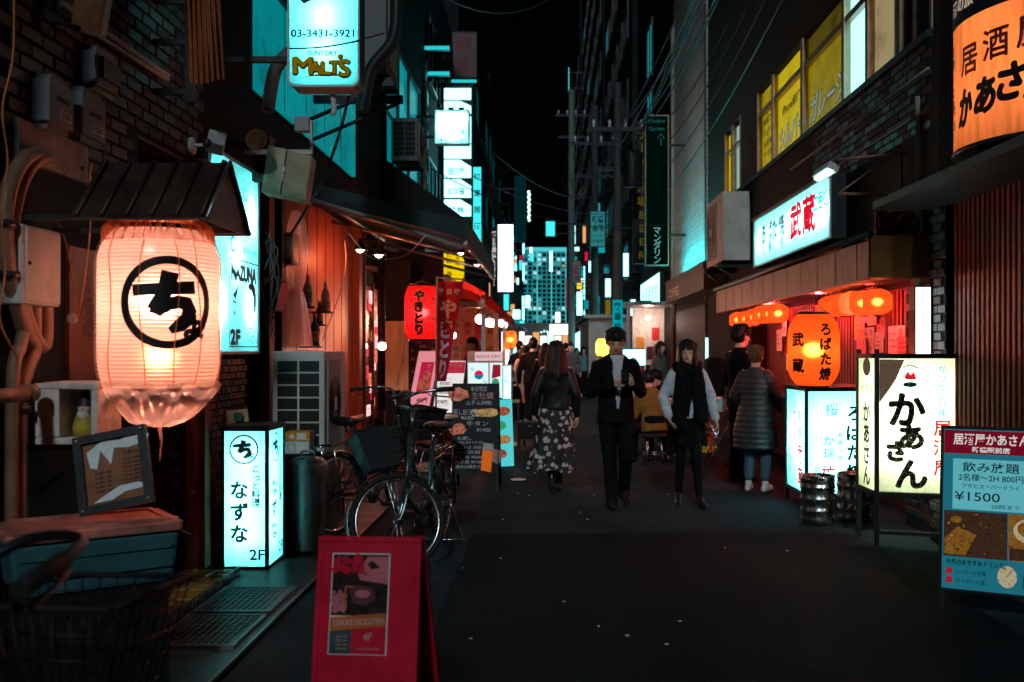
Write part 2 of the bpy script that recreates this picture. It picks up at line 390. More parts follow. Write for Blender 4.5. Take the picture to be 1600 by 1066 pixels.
def ground():
    m = MB(); m.quad((-400, -20, -.03), (400, -20, -.03), (400, 1500, -.03), (-400, 1500, -.03))
    tag(m.build('ground', 'asphalt'), kind='structure')
    m = MB(); nx, ny = 40, 260; x0, x1, y0, y1 = -1.5, 3.4, 1.5, 130
    vs = []
    for j in range(ny+1):
        t = j/ny; y = y0+(y1-y0)*t**2.2
        for i in range(nx+1):
            x = x0+(x1-x0)*i/nx
            z = .007*noise.noise((x*.9, y*.5, 3))+.004*noise.noise((x*3, y*2, 1))-.016*((x-.9)/2.4)**2
            vs.append((x, y, z))
    m.smooth = True
    m.add(vs, [(j*(nx+1)+i, j*(nx+1)+i+1, (j+1)*(nx+1)+i+1, (j+1)*(nx+1)+i) for j in range(ny) for i in range(nx)])
    st_ = tag(m.build('street', 'asphalt'), kind='structure')
    patch(-.6, 2.5, 2.2, 8.1, st_, 'asphalt_new'); patch(.1, 1.0, 11.2, 15.5, st_, 'asphalt_old')
    for pts, w in (([(-.6, 8.1), (.6, 8.12), (2.5, 8.08)], .03), ([(-.6, 2.2), (-.6, 8.1)], .03), ([(2.5, 2.2), (2.5, 8.1)], .03), ([(.1, 11.2), (1.0, 11.22)], .025), ([(.1, 11.2), (.1, 15.5)], .025), ([(1, 11.2), (1, 15.5)], .025)): drape('tar_seam', pts, w, 'tar', st_, .006)
    m = MB(); m.box(-2.4, -1.503, 1.5, 130, -.02, .012); o = tag(m.build('gutter_pavement', 'concrete_wet'), kind='structure')
    for y in (3.4, 4.85, 7.3): part(o, 'joint_strip', 'steel_dull', 'box', -2.04, -1.5, y, y+.012, .0125, .016)
    part(o, 'edge_strip', 'steel_dull', 'box', -1.515, -1.497, 3.4, 8.2, .0125, .021)
mat('asphalt_new', (.0085, .0135, .0165), .7, var=.5, scale=2.2, bump=1., bscale=75, spec=.035); mat('asphalt_old', (.028, .042, .048), .75, var=.5, scale=2, bump=1., bscale=60, spec=.02); mat('tar', (.016, .02, .024), .8, var=.4, spec=.02)
mat('concrete_wet', (.03, .034, .037), .35, var=.4, scale=3, bump=.3)
mat('steel_dull', (.35, .37, .38), .35, .9, var=.3, scale=12, bump=.1)
ground()
def pieces(parent, name, fr, u0, u1, v0, v1, pw, ph, gap, mats, depth=.012, stagger=True, keep=None, lim=300, jit=.003):
    """bricks or tiles set one by one on a wall; neighbours share one mesh per colour"""
    protos = []
    for mt in mats:
        m = MB(); w, h = (pw-gap)/2, (ph-gap)/2; c = min(.004, h*.3)
        vs = [fr.U*a*w+fr.V*b*h for a, b in ((-1, -1), (1, -1), (1, 1), (-1, 1))]+[fr.U*a*(w-c)+fr.V*b*(h-c)+fr.N*depth for a, b in ((-1, -1), (1, -1), (1, 1), (-1, 1))]
        m.add(vs, [(4, 5, 6, 7), (0, 1, 5, 4), (1, 2, 6, 5), (2, 3, 7, 6), (3, 0, 4, 7)]); protos.append(m.mesh(name, mt))
    b = base_of(parent); cnt = 0; rows = int((v1-v0)/ph); rnd = random.Random(len(name)+int(u0*100))
    for r in range(rows):
        off = pw/2 if (stagger and r % 2) else 0
        for c in range(int((u1-u0-off)/pw)):
            u, v = u0+off+(c+.5)*pw, v0+(r+.5)*ph
            if keep and not keep(u, v): continue
            if cnt >= lim: return
            o = bpy.data.objects.new(name, rnd.choice(protos)); COL.objects.link(o); o.parent = parent
            o.location = fr(u, v, rnd.uniform(-jit, jit))-b; cnt += 1
# step with yellow floor tiles, drain grates
mat('yellow_tile', (.36, .17, .03), .3, var=.4, scale=6, bump=.15)
st = MB().box(-2.4, -2.05, 4.2, 6.6, -.02, .05).top('doorstep', 'mortar', 'tiled doorstep with small yellow tiles in front of the brown door', 'step')
part(st, 'edge_strip', 'steel', 'box', -2.05, -2.036, 4.6, 6.62, .02, .064)
pieces(st, 'tile', Fr((-2.4, 4.2, .05), (1, 0, 0), (0, 1, 0)), 0, .35, .3, 2.38, .115, .115, .01, ['yellow_tile'], .006, False, jit=.001)
def grate(y0, y1, label):
    t = thing('drain_grate', label, 'drain grate', (-1.78, (y0+y1)/2, .012), 0, 'drain grates along the left gutter')
    x0, x1 = -2.0, -1.56
    m = MB(); m.box(x0, x1, y0, y0+.02, .013, .03); m.box(x0, x1, y1-.02, y1, .013, .03); m.box(x0, x0+.02, y0+.02, y1-.02, .013, .03); m.box(x1-.02, x1, y0+.02, y1-.02, .013, .03); m.build('frame', 'steel_dull', t)
    n = int((y1-y0)/.04)
    for i in range(1, n):
        y = y0+(y1-y0)*i/n; part(t, 'bar', 'steel_dull', 'box', x0+.02, x1-.02, y-.006, y+.006, .014, .027)
    m = MB()
    for i in range(1, 12): x = x0+(x1-x0)*i/12; m.box(x-.004, x+.004, y0+.02, y1-.02, .0135, .025)
    m.build('cross_bars', 'steel_dull', t)
grate(4.95, 5.55, 'square metal drain grate nearest the camera beside the red poster board')
grate(5.6, 6.2, 'square metal drain grate in the gutter before the small lit floor sign')
# ============================================================ left: brick house with the round lantern
def left_brick_house():
    t = thing('brick_house', 'dark brick house at the near left with meters, pipes and a recessed doorway', 'building', (XL, 5.6, 0))
    m = MB(); m.box(-2.75, XL, 2.6, 5.84, 0, 10); m.box(-2.75, XL, 5.84, 6.6, 2.77, 10); m.box(-2.75, XL, 6.6, 8.05, 0, 10)
    m.box(-3.05, -2.95, 5.7, 6.75, 0, 2.8); m.build('wall', 'mortar', t)
    pieces(t, 'brick', Fr((XL, 0, 0), (0, 1, 0)), 4.3, 6.95, 2.35, 3.95, .21, .072, .012, ['brick_dark', 'tile_brown', 'brick_slate'], .012,
           keep=lambda u, v: not (5.75 < u < 6.7 and v < 2.8), lim=300)
    pieces(t, 'tile', Fr((XL, 0, 0), (0, 1, 0)), 6.74, 8.0, .03, 1.46, .115, .052, .009, ['brick_red', 'tile_brown', 'brick_slate', 'brick_red'], .008, lim=300)
    pieces(t, 'brick', Fr((-2.95, 6.6, 0), (1, 0, 0)), .02, .54, .02, 2.2, .13, .055, .01, ['brick_dark', 'tile_brown'], .008, lim=170)
    # doorway soffit boards
    for i in range(6): part(t, 'soffit_board', 'dark_wood', 'box', -2.95+i*.092, -2.95+i*.092+.086, 5.84, 6.6, 2.745, 2.769)
    m = MB(); m.box(-2.42, -2.27, 6.6, 6.72, .05, 2.77); po = m.build('door_post', 'red_wood', t)
    for z in (.55, 1.05): part(po, 'bolt', 'steel', 'ball', (-2.345, 6.597, z), .012)
    # steel door leaf of the meter cupboard
    part(t, 'cupboard_door', 'copper_panel', 'box', XL+.002, -2.375, 4.95, 5.55, 1.25, 2.02)
    part(t, 'door_leaf', 'dark_wood', 'box', -2.948, -2.915, 5.86, 6.58, .06, 2.3)
    return t
mat('brick_slate', (.06, .065, .07), .5, var=.4, scale=4, bump=.3)
mat('copper_panel', (.25, .09, .045), .3, .6, var=.4, scale=3, bump=.1)
LB = left_brick_house()
# gable hood over the lantern: ridge across the wall, two sloping sheets with standing seams
def hood():
    t = thing('lantern_hood', 'small rusty sheet metal gable roof above the white round lantern', 'canopy', (-1.95, 4.6, 2.05))
    x0, x1, yr, zr, dy, dz = -2.06, -1.465, 4.6, 2.365, .315, .295
    for s in (-1, 1):
        m = MB(); a = [(x0, yr, zr), (x1, yr, zr), (x1, yr+s*dy, zr-dz), (x0, yr+s*dy, zr-dz)]
        if s > 0: a.reverse()
        m.prism(a, (0, 0, -.008)); sh = m.build('roof_sheet', 'rust_sheet', t)
        for i in range(6):
            x = x0+.03+i*.108
            m = MB(); m.tube([(x, yr+s*.01, zr+.006), (x, yr+s*dy, zr-dz+.008)], .009, 6); m.build('seam', 'rust_sheet', sh)
    m = MB(); m.prism([(x1-.012, yr-dy, zr-dz-.01), (x1-.012, yr+dy, zr-dz-.01), (x1-.012, yr, zr-.012)], (-.006, 0, 0)); m.build('gable_end', 'rust_sheet', t)
    m = MB(); m.tube([(x1, yr-dy, zr-dz), (x1, yr, zr+.006)], .008, 6); m.tube([(x1, yr, zr+.006), (x1, yr+dy, zr-dz)], .008, 6); m.build('edge_trim', 'steel_dull', t)
    m = MB()
    for y in (yr-.25, yr+.25): m.box(XL, x1-.05, y-.012, y+.012, zr-dz-.002, zr-dz+.022)
    m.box(-1.80, -1.77, yr-.25, yr+.25, zr-dz+.022, zr-dz+.04); m.build('bracket', 'dark_metal', t)
mat('rust_sheet', (.06, .035, .028), .5, .5, var=.55, scale=5, bump=.2)
hood()
# ---------------------------------------------------------- paper lanterns
def lathe_fr(c, rad, az):
    """map (u, v) on a turned surface; u along the girth from azimuth az, v height above c"""
    c = Vector(c); R0 = rad(0)
    def f(u, v, n=0.):
        a = az+u/R0; r = rad(v)+n; return Vector((c.x+r*math.cos(a), c.y+r*math.sin(a), c.z+v))
    return f
def ribbed(h, rfun, ribs, amp, sub=4):
    return [(max(.002, rfun(-h/2+h*i/(ribs*sub)))+amp*abs(math.sin(math.pi*i/sub)), -h/2+h*i/(ribs*sub)) for i in range(ribs*sub+1)]
def cho_lantern():
    c = Vector((X(249, 4.6), 4.6, 0)); zt, zb = Z(362, 4.6), Z(604, 4.6); h = zt-zb; c.z = (zt+zb)/2; Rm = .262
    rf = lambda v: Rm*(1-(.26 if v > 0 else .1)*max(0, (abs(v)/(h/2)-.55)/.45)**2.2)
    t = thing('paper_lantern', 'large white cylindrical paper lantern with a ringed black character, wrapped in clear plastic', 'lantern', (c.x, c.y, Z(668, 4.6)))
    m = MB(); m.lathe([(r, z) for r, z in ribbed(h, rf, 40, .0055)], c, 56); m.build('paper_shade', 'lantern_paper', t)
    for s in (1, -1):
        m = MB(); m.lathe([(.185, s*(h/2-.012)), (.19, s*(h/2-.012)), (.19, s*(h/2+.022)), (.15, s*(h/2+.022)), (.15, s*(h/2-.012))], c, 40); m.build('end_ring', 'black_paint', t)
    m = MB(); m.tube([(c.x, c.y, zt+.0), (c.x, c.y, 2.1)], .006, 6); m.tube([(c.x-.16, c.y, zt+.02), (c.x, c.y, zt+.06), (c.x+.16, c.y, zt+.02)], .004, 6); m.build('hanger', 'cable_black', t)
    az = math.atan2(-c.y, -c.x)+math.asin(16/91)*.8
    fr = lathe_fr(c, lambda v: rf(v)+.006, az); k = 183/(2*Rm)  # pixels per metre
    it = circ(0, .02, .205, .036, 60)
    put(t, 'lettering', fr, it+CHI(0, .02, 1)+TC('ょ', .115, -.09, .115, .045), 'print_black', 0, .02)
    # clear plastic cover gathered at the top, sagging into a bag below
    m = MB(); m.smooth = True; n, ks = 72, 46; vs = []; z1, z0 = zt+.045, Z(664, 4.6)
    for i in range(ks+1):
        q = i/ks; z = z1+(z0-z1)*q; v = z-c.z
        if q < .06: r = .06+(.20-.06)*(q/.06)
        elif v > 0: r = max(rf(min(v, h/2))+.014, .2)
        elif v > -h/2+.02: r = rf(v)+.013
        else: w = (z-z0)/((c.z-h/2+.02)-z0); r = .05+(rf(-h/2)-.037)*min(1, max(0, w))**.5
        for j in range(n):
            a = 2*math.pi*j/n; am = .022*(max(0, .12-q)/.12)**.7*math.sin(a*23+3*math.sin(a*3))+.008*noise.noise((math.cos(a)*2.5, math.sin(a)*2.5, z*3))
            am += (.04*noise.noise((math.cos(a)*3, math.sin(a)*3, z*5+5))+.022*noise.noise((math.cos(a)*8, math.sin(a)*8, z*12+5))) if v < -h/2+.02 else 0
            vs.append((c.x+(r+am)*math.cos(a), c.y+(r+am)*math.sin(a), z+(.02*noise.noise((math.cos(a)*3, math.sin(a)*3, 9)) if q > .9 else 0)))
    m.add(vs, [(i*n+j, (i+1)*n+j, (i+1)*n+(j+1) % n, i*n+(j+1) % n) for i in range(ks) for j in range(n)])
    m.add(vs[-n:], [tuple(range(n))]); nb = sum(1 for i in range(ks) for j in range(n) if (z1+(z0-z1)*i/ks)-c.z > -h/2+.03); m.m = [0 if k_ < nb else 1 for k_ in range(len(m.f))]; pc = m.build('plastic_cover', ['clear_film', 'bag_film'], t)
    m = MB(); zz = Z(664, 4.6); m.tube([(c.x, c.y, zz), (c.x+.01, c.y, zz-.08), (c.x, c.y, zz-.17)], [.012, .006, .003], 6); m.build('twisted_tail', 'clear_film2', pc)
    m = MB(); m.smooth = True; n = 180; vs = []
    for i in range(9):
        q = i/8; r = .07+(rf(h/2-.05)+.012-.07)*math.sin(q*math.pi/2)**.8; z = zt+.055-.115*q**1.6
        for j in range(n): a = 2*math.pi*j/n; am = (.02*math.sin(q*math.pi)+.004)*(math.sin(a*26+2*math.sin(a*4))+.6*noise.noise((a*9, q*3, 2))); vs.append((c.x+(r+am*.5)*math.cos(a), c.y+(r+am*.5)*math.sin(a), z+am))
    m.add(vs, [(i*n+j, (i+1)*n+j, (i+1)*n+(j+1) % n, i*n+(j+1) % n) for i in range(8) for j in range(n)]); m.build('gathered_top', 'amber_crumple', pc)
    # vertical seams of the cover
    for a in (-1.0, -.42, .12, .5, 1.1):
        m = MB(); m.tube([fr(a*.26+.012*math.sin(v*9+a*5), v, .012) for v in [h*.5-.05-(h-.06)*i/14 for i in range(15)]], .0028, 5); m.build('seam', 'amber_film', pc)
    lamp(t, c+Vector((0, 0, .04)), 17, (1, .4, .27), .06, 'bulb_light'); lamp(t, c+Vector((0, 0, -.22)), 3, (1, .25, .1), .05, 'bulb_light')
def CHI(cx, cy, k):
    """the bold brush form of the ringed character"""
    S = lambda pts, w: stroke([(cx+x*k, cy+y*k) for x, y in pts], [v*k for v in w])
    return S([(-.15, .05), (-.08, .056), (.02, .062), (.118, .07)], [.05, .054, .056, .058])+S([(.008, .135), (-.004, .08), (-.022, .03), (-.07, -.035)], [.075, .074, .066, .05])+S([(-.078, -.03), (-.04, -.036), (0, -.01), (.04, .004), (.078, -.004), (.093, -.036), (.082, -.072), (.05, -.1), (.005, -.125)], [.03, .05, .055, .06, .066, .07, .07, .062, .03])
def TC(ch, cx, cy, h, bold=0.):
    """one character centred on its own outline"""
    vs, fs, x0, x1, y0, y1 = glyph(ch, bold); k = h/(y1-y0)
    return [([(cx+(x-(x0+x1)/2)*k, cy+(y-(y0+y1)/2)*k) for x, y in vs], fs)]
translucent('lantern_paper', (.95, .84, .79), .25, .05, 5, fwd=.45)
clear('clear_film', (.75, .7, .68), .08, .25); clear('bag_film', (.5, .45, .46), .34, .35); clear('clear_film2', (.8, .5, .42), .5, .3); clear('amber_crumple', (.9, .3, .12), .4, .2); clear('amber_film', (.9, .3, .1), .5, .4)
cho_lantern()
# ---------------------------------------------------------- meters, boxes and conduits on the brick wall
FL = lambda x: Fr((x, 0, 0), (0, 1, 0))
mat('meter_grey', (.2, .22, .23), .4, var=.2, bump=.04); mat('meter_glass', (.1, .12, .13), .1, bump=0)
mat('meter_plate', (.42, .4, .38), .55, var=.3, dirt=.4, bump=.1)
def meter(y0, y1, z0, z1, txt, label, glassy=False):
    t = thing('electric_meter', label, 'meter', (XL, (y0+y1)/2, z0), 0, 'electric meters on the brick wall'); f = FL(XL)
    m = MB(); bx(m, f, y0, y1, z0, z1, .012, .1); m.build('case', 'meter_grey', t, bevel=.008)
    m = MB(); bx(m, f, y0+.03, y1-.03, z1, z1+.025, .02, .09); m.build('top_cover', 'meter_grey', t); m = MB(); bx(m, f, y0+.02, y1-.02, z0-.03, z0, .02, .08); m.build('terminal_cover', 'meter_grey', t)
    if glassy: part(t, 'dial_window', 'meter_glass', 'box', XL+.1, XL+.125, y0+.03, y1-.03, z0+.04, z1-.03)
    w = y1-y0
    put(t, 'number_label', f, rect(y0+w*.38, y1-w*.1, z0+.03, z0+.075), 'print_white', .1025)
    if txt: put(t, 'lettering', f, T(txt, y0+w*.64, z0+.052, .04, w*.38, .01), 'print_black', .1045)
    put(t, 'dial_slot', f, rect(y0+w*.25, y1-w*.2, z0+.11, z0+.135), 'print_black', .1025)
meter(4.6, 4.84, 2.56, 2.76, '200', 'grey electric meter marked 200 beside the pipes')
meter(4.93, 5.19, 2.57, 2.79, '100', 'grey electric meter marked 100 above the lantern hood')
meter(5.08, 5.34, 2.86, 3.04, '', 'glass fronted electric meter above the two grey ones', True)
m = MB(); bx(m, FL(XL), 4.45, 5.12, 2.36, 2.54, .012, .04); o = m.top('mounting_board', 'meter_plate', 'dirty white mounting board below the electric meters', 'board')
for y in (4.55, 5.05): part(o, 'bolt', 'dark_metal', 'ball', (XL+.04, y, 2.42), .014)
t = thing('floodlight', 'brown tilted floodlight high on the left brick wall', 'floodlight', (XL, 4.75, 3.05))
m = MB(); m.obox((-2.22, 4.85, 3.14), (.14, .11, .2), (R(20), R(15), R(10))); m.build('lamp_housing', 'brown_metal', t, bevel=.01)
m = MB(); m.tube([(XL, 4.7, 3.06), (-2.32, 4.75, 3.06), (-2.26, 4.83, 3.06)], .012); m.lathe([(.06, 0), (.06, .02), (.0, .02)], (XL, 4.7, 3.06), 16, 'x'); m.build('arm', 'dark_metal', t)
mat('brown_metal', (.22, .1, .05), .45, .3, var=.3)
# junction box with pipes
t = thing('junction_box', 'white metal junction box on pipes at the left edge, glowing orange from the lantern', 'junction box', (XL, 4.47, 1.7))
m = MB(); m.box(XL+.004, -2.27, 4.3, 4.64, Z(478, 4.5), Z(358, 4.5)); bo = m.build('case', 'white_plastic', t, bevel=.008)
m = MB(); m.box(-2.275, -2.262, 4.33, 4.63, Z(474, 4.5), Z(362, 4.5)); m.build('cover', 'white_plastic', bo, bevel=.004)
m = MB()
m.ball((-2.258, 4.345, 1.88), .008); m.build('lock', 'dark_metal', bo)
mat('pipe_paint', (.24, .13, .08), .45, var=.3, scale=6)
t = thing('conduit_pipes', 'bundle of curved painted conduit pipes climbing the left edge', 'pipes', (XL, 4.6, 0))
def pipe(pts, r, mt='pipe_paint'):
    r *= 1.6
    m = MB(); P = smooth_path(pts, 6); m.tube(P, r, 10); m.build('pipe', mt, t)
def smooth_path(pts, n=6):
    P = [Vector(p) for p in pts]; o = []
    for i in range(len(P)-1):
        a, b, c, d = P[max(i-1, 0)], P[i], P[i+1], P[min(i+2, len(P)-1)]
        for k in range(n):
            q = k/n; o.append(.5*((2*b)+(c-a)*q+(2*a-5*b+4*c-d)*q*q+(3*b-a-3*c+d)*q**3))
    o.append(P[-1]); return o
q = lambda px, py, Y=4.5: PT(px, py, Y)
W_ = lambda px, py, o=.08: PT(px, py, (-XL-o)*F/(CX-px))
q0 = q; q = lambda px, py, Y=4.5: W_(px, py)
pipe([q(62, 240, 4.7), q(38, 248, 4.68), q(15, 290, 4.6), q(8, 350, 4.55), q(14, 430, 4.55), q(40, 520, 4.6), q(52, 545, 4.62), q(40, 580, 4.6), q(30, 640, 4.6), q(30, 900, 4.6)], .022)
pipe([q(75, 245, 4.75), q(52, 255, 4.72), q(28, 300, 4.66), q(18, 380, 4.62), q(30, 460, 4.62), q(55, 530, 4.65), q(68, 540, 4.7), q(72, 520, 4.8), q(72, 478, 4.83)], .02)
pipe([q(55, 478, 4.8), q(54, 530, 4.78), q(44, 575, 4.72), q(32, 610, 4.7), q(30, 640, 4.7)], .018)
pipe([q(40, 478, 4.76), q(40, 505, 4.76), q(32, 540, 4.72), q(20, 600, 4.7), q(18, 900, 4.7)], .018)
q = q0
for px, py in ((14, 430), (8, 350), (30, 640)):
    m = MB(); p = W_(px, py); m.lathe([(.04, -.015), (.046, -.015), (.046, .015), (.04, .015)], p, 14, cap=True); m.build('clamp', 'dark_metal', t)
m = MB(); m.tube([W_(-30, 622, .16), W_(45, 615, .16)], .032, 12); m.tube([W_(40, 615, .16), W_(50, 614, .16)], .04, 12); m.build('side_pipe', 'pipe_paint', t)
mat('cord_orange', (.5, .16, .05), .5, bump=0)
def cord(name, label, pts, r, mt, group=None, cat='cable', n=6):
    m = MB(); m.tube(smooth_path(pts, 8), r, n); return m.top(name, mt, label, cat, group)
cord('orange_cord', 'thin orange cord hanging in a loop beside the junction box', [q(145, 255, 4.9), q(141, 275, 4.9), q(142, 340, 4.85), q(135, 420, 4.82), q(124, 485, 4.82), q(120, 495, 4.82), q(118, 470, 4.84), q(108, 400, 4.86), q(98, 365, 4.86), q(85, 340, 4.86)], .004, 'cord_orange')
cord('orange_cord', 'thin brown cord dropping along the extreme left edge of the wall', [W_(a, b, .15) for a, b in ((22, -10), (20, 90), (4, 170), (12, 250), (2, 330), (8, 420), (0, 500), (28, 560))], .004, 'cord_orange')
m = MB(); m.lathe([(.02, -.012), (.026, -.006), (.026, .006), (.02, .012)], q(113, 498, 4.82), 12, 'y', True); m.lathe([(.009, -.02), (.009, .02)], q(113, 498, 4.82), 8, 'y', True); m.top('cord_plug', 'white_plastic', 'small white round plug hanging on the orange cord', 'plug')
# pipes along the wall top and black posts
for k, (a, b, r, lb) in enumerate((((95, 5), (262, 118), .018, 'long thin conduit running up the left wall above the meters'), ((124, 38), (262, 125), .014, 'second thin conduit under the long one on the left wall'))):
    m = MB(); Ya, Yb = -XL*F/(CX-a[0])*.985, -XL*F/(CX-b[0])*.985; m.tube([PT(a[0], a[1], Ya), PT(b[0], b[1], Yb)], r, 10)
    m.top('wall_conduit', 'pipe_pale', lb, 'pipe')
mat('pipe_pale', (.3, .26, .23), .4, var=.2)
t = thing('sign_bracket', 'black steel sign bracket standing off the upper left wall', 'bracket', (-2.3, 6.0, 2.9))
m = MB(); m.box(-2.19, -2.14, 6.02, 6.07, 3.0, 4.6); m.build('post', 'black_paint', t)
for z in (3.05, 3.35, 3.6, 4.2): part(t, 'arm', 'black_paint', 'box', XL, -2.19, 6.03, 6.06, z, z+.035)
# striped cloth hanging from above
m = MB(); nu, nv = 44, 22; vs = []; Y = 5.9
for j in range(nv+1):
    q_ = j/nv; py = -30+(128+30)*q_; xl, xr = 288+6*q_, 342+10*q_
    for i in range(nu+1):
        s = i/nu; px = xl+(xr-xl)*s
        p = PT(px, py+4*math.sin(s*5), Y+.028*math.sin(s*2*math.pi*7)+.05*math.sin(q_*3+s*4)); vs.append(p)
k = len(vs); fs = [(j*(nu+1)+i, (j+1)*(nu+1)+i, (j+1)*(nu+1)+i+1, j*(nu+1)+i+1) for j in range(nv) for i in range(nu)]
m.smooth = True; m.add(vs, fs); m.add([v+Vector((0, .006, 0)) for v in vs], [tuple(reversed(f)) for f in fs])
o = m.top('striped_cloth', 'orange_cloth', 'rolled orange and brown pleated cloth hanging from the upper left', 'cloth')
mat('orange_cloth', (.3, .1, .035), .8, var=.3, scale=12, bump=.2)
# security camera
t = thing('security_camera', 'small security camera on a round wall plate above the hood', 'camera', (-2.36, 6.3, 2.7))
p = PT(305, 228, 6.35)
m = MB(); m.lathe([(.0, 0), (.055, 0), (.055, .02), (0, .02)], (p.x-.03, p.y, p.z), 20, 'x'); m.build('wall_plate', 'white_plastic', t)
m = MB(); m.tube([(p.x-.01, p.y, p.z), (p.x+.09, p.y-.03, p.z)], .012); m.build('arm', 'white_plastic', t)
m = MB(); m.obox((p.x+.15, p.y-.05, p.z+.01), (.11, .2, .09), (R(-8), R(12), R(20))); m.build('camera_body', 'grey_plastic', t, bevel=.01)
m = MB(); m.lathe([(.0, -.02), (.026, -.02), (.03, 0)], (p.x+.13, p.y-.16, p.z-.015), 14, 'y'); m.build('lens', 'black_paint', t)
# ---------------------------------------------------------- NAZUNA wall sign
def nazuna_wall_sign():
    f = Fr((-2.28, 6.72, 1.47), (0, 1, 0)); w, h = 1.16, 1.42
    k = []; blk = []; cy_ = []
    q0 = lambda it: [([(x, (y-.1)*.735+.05) for x, y in vs], fs) for vs, fs in it]
    blk += rect(.42, 1.12, .1, .112)+rect(.42, 1.12, .97, .984)+rect(.42, .43, .1, .984)+rect(1.11, 1.12, .1, .984)
    blk += thick(T('NAZUNA', .77, .85, .21, .6), .013)+thick(T('2F', .56, .2, .2, .22), .012)
    # ink drawing of a person reading: hair, sleeve and small marks
    blk += poly([(.86, .74), (.95, .78), (1.03, .75), (1.07, .66), (1.07, .5), (1.0, .44), (.99, .52), (1.0, .62), (.95, .7), (.9, .7)])
    blk += stroke([(.86, .7), (.83, .62), (.85, .57), (.88, .53)], .008)+stroke([(.88, .53), (.82, .44), (.8, .34), (.86, .28)], .01)+stroke([(.9, .42), (.98, .36), (1.06, .38)], .016)
    blk += poly([(.5, .62), (.56, .66), (.62, .72), (.6, .64), (.56, .58)])+stroke([(.5, .56), (.58, .54)], .02)+stroke([(.52, .46), (.56, .42)], .025)+stroke([(.86, .24), (.96, .16), (1.0, .13)], .012)
    blk = q0(blk)
    for i in range(22): x, y = random.uniform(.84, 1.08), random.uniform(.08, .22); cy_ += disc(x, y, .012, .008, 8)
    cy_ += T('TEL 03-3434-442', .85, .78, .06, .5, .01)+circ(.5, .8, .06, .02)
    for i in range(8): a = i*math.pi/4; cy_ += circ(.8+.075*math.cos(a), 1.2+.075*math.sin(a), .045, .007, 20)
    cy_ += circ(.8, 1.2, .05, .008)
    t = box_sign('wall_sign', 'tall white lit wall sign reading NAZUNA 2F with an ink drawing', f, w, h, .11, 'acrylic', 'white_plastic', [(blk, 'print_black'), (cy_, 'lit_cyan_print')],
                 inner=(24, (.17, 1, 1), [(.22, .35), (.22, 1.05), (.6, .7), (.95, .35), (.95, 1.05)]), b=.02)
nazuna_wall_sign()
# ---------------------------------------------------------- small floor sign box
def floor_sign():
    Y0 = 6.75; x0, x1 = X(345, Y0), X(419, Y0); w = x1-x0; d = .42; h = .985
    t = thing('floor_sign', 'square lit floor sign with a ringed mark and 2F beside the brick pillar', 'sign', ((x0+x1)/2, Y0+d/2, 0))
    m = MB(); e = .022
    for x in (x0, x1-e):
        for y in (Y0, Y0+d-e): m.box(x, x+e, y, y+e, .02, h-.03)
    m.box(x0, x1, Y0, Y0+d, .0, .03); m.box(x0-.004, x1+.004, Y0-.004, Y0+d+.004, h-.035, h); m.build('frame', 'black_paint', t)
    part(t, 'back_panel', 'black_paint', 'box', x0+.004, x0+.01, Y0+e, Y0+d-e, .03, h-.035); part(t, 'back_panel', 'black_paint', 'box', x0+e, x1-e, Y0+d-.01, Y0+d-.004, .03, h-.035)
    for f, ww in ((Fr((x0, Y0+.006, 0)), w), (Fr((x1-.006, Y0, 0), (0, 1, 0)), d)):
        s = ww/.31 if ww > .35 else 1; b = MB(); b.quad(f(e, .03), f(ww-e, .03), f(ww-e, h-.035), f(e, h-.035)); fo = b.build('face', 'acrylic', t)
        v0 = .035
        it = circ(.155*s, .79+v0, .1, .011)+CHI(.15*s, .79+v0, .46)+TC('ょ', .205*s, .75+v0, .045, .03)
        it += thick(TV('こっと料理', .235*s, .69+v0, .06, .058), .002)+thick(TV('なずな', .125*s, .58+v0, .13, .148), .0045)+thick(T('2F', .245*s, .075+v0, .1, .1), .002)
        put(fo, 'lettering', f, it, 'print_black', .002)
    for z in (.25, .5, .78): lamp(t, (x0+w/2, Y0+.16, z), 9, (.16, 1, 1), .015, 'tube_light')
floor_sign()
# ---------------------------------------------------------- crate, cooler, framed menu, foam box with a garden figure
t = thing('cooler_box', 'large blue green cooler box with a pale red lid under the framed menu', 'cooler', (-1.98, 4.3, .5))
t.rotation_euler = (0, 0, R(35)); BASE[t.name] = Vector((0, 0, 0)); W, D = .33, .205
m = MB(); vs = []; H = .22
for z, k in ((0, .93), (H, 1)): vs += [(-W*k, -D*k, z), (W*k, -D*k, z), (W*k, D*k, z), (-W*k, D*k, z)]
m.add(vs, [(0, 3, 2, 1), (4, 5, 6, 7), (0, 1, 5, 4), (1, 2, 6, 5), (2, 3, 7, 6), (3, 0, 4, 7)]); bo = m.build('body', 'cooler_teal', t, bevel=.02)
for z in (.07, .15): part(bo, 'rib', 'cooler_teal', 'rbox', -W*.9, W*.9, -D-.006, -D+.03, z, z+.02, .008)
m = MB(); m.rbox(-W-.015, W+.015, -D-.015, D+.015, H, H+.04, .03, 'z'); li = m.build('lid', 'cooler_lid', t, bevel=.008)
m = MB(); m.box(-W+.03, W-.03, -D+.03, -D+.05, H+.04, H+.052); m.box(-W+.03, W-.03, D-.05, D-.03, H+.04, H+.052); m.box(-W+.03, -W+.05, -D+.05, D-.05, H+.04, H+.052); m.box(W-.05, W-.03, -D+.05, D-.05, H+.04, H+.052); m.build('lid_rim', 'cooler_lid', li)
m = MB(); m.tube(smooth_path([(W+.01, -.1, H-.02), (W+.06, -.1, H-.05), (W+.075, 0, H-.07), (W+.06, .1, H-.05), (W+.01, .1, H-.02)]), .014); m.build('handle', 'cooler_teal', t)
part(t, 'latch', 'brass', 'obox', (W+.025, -.02, H+.0), (.025, .05, .06))
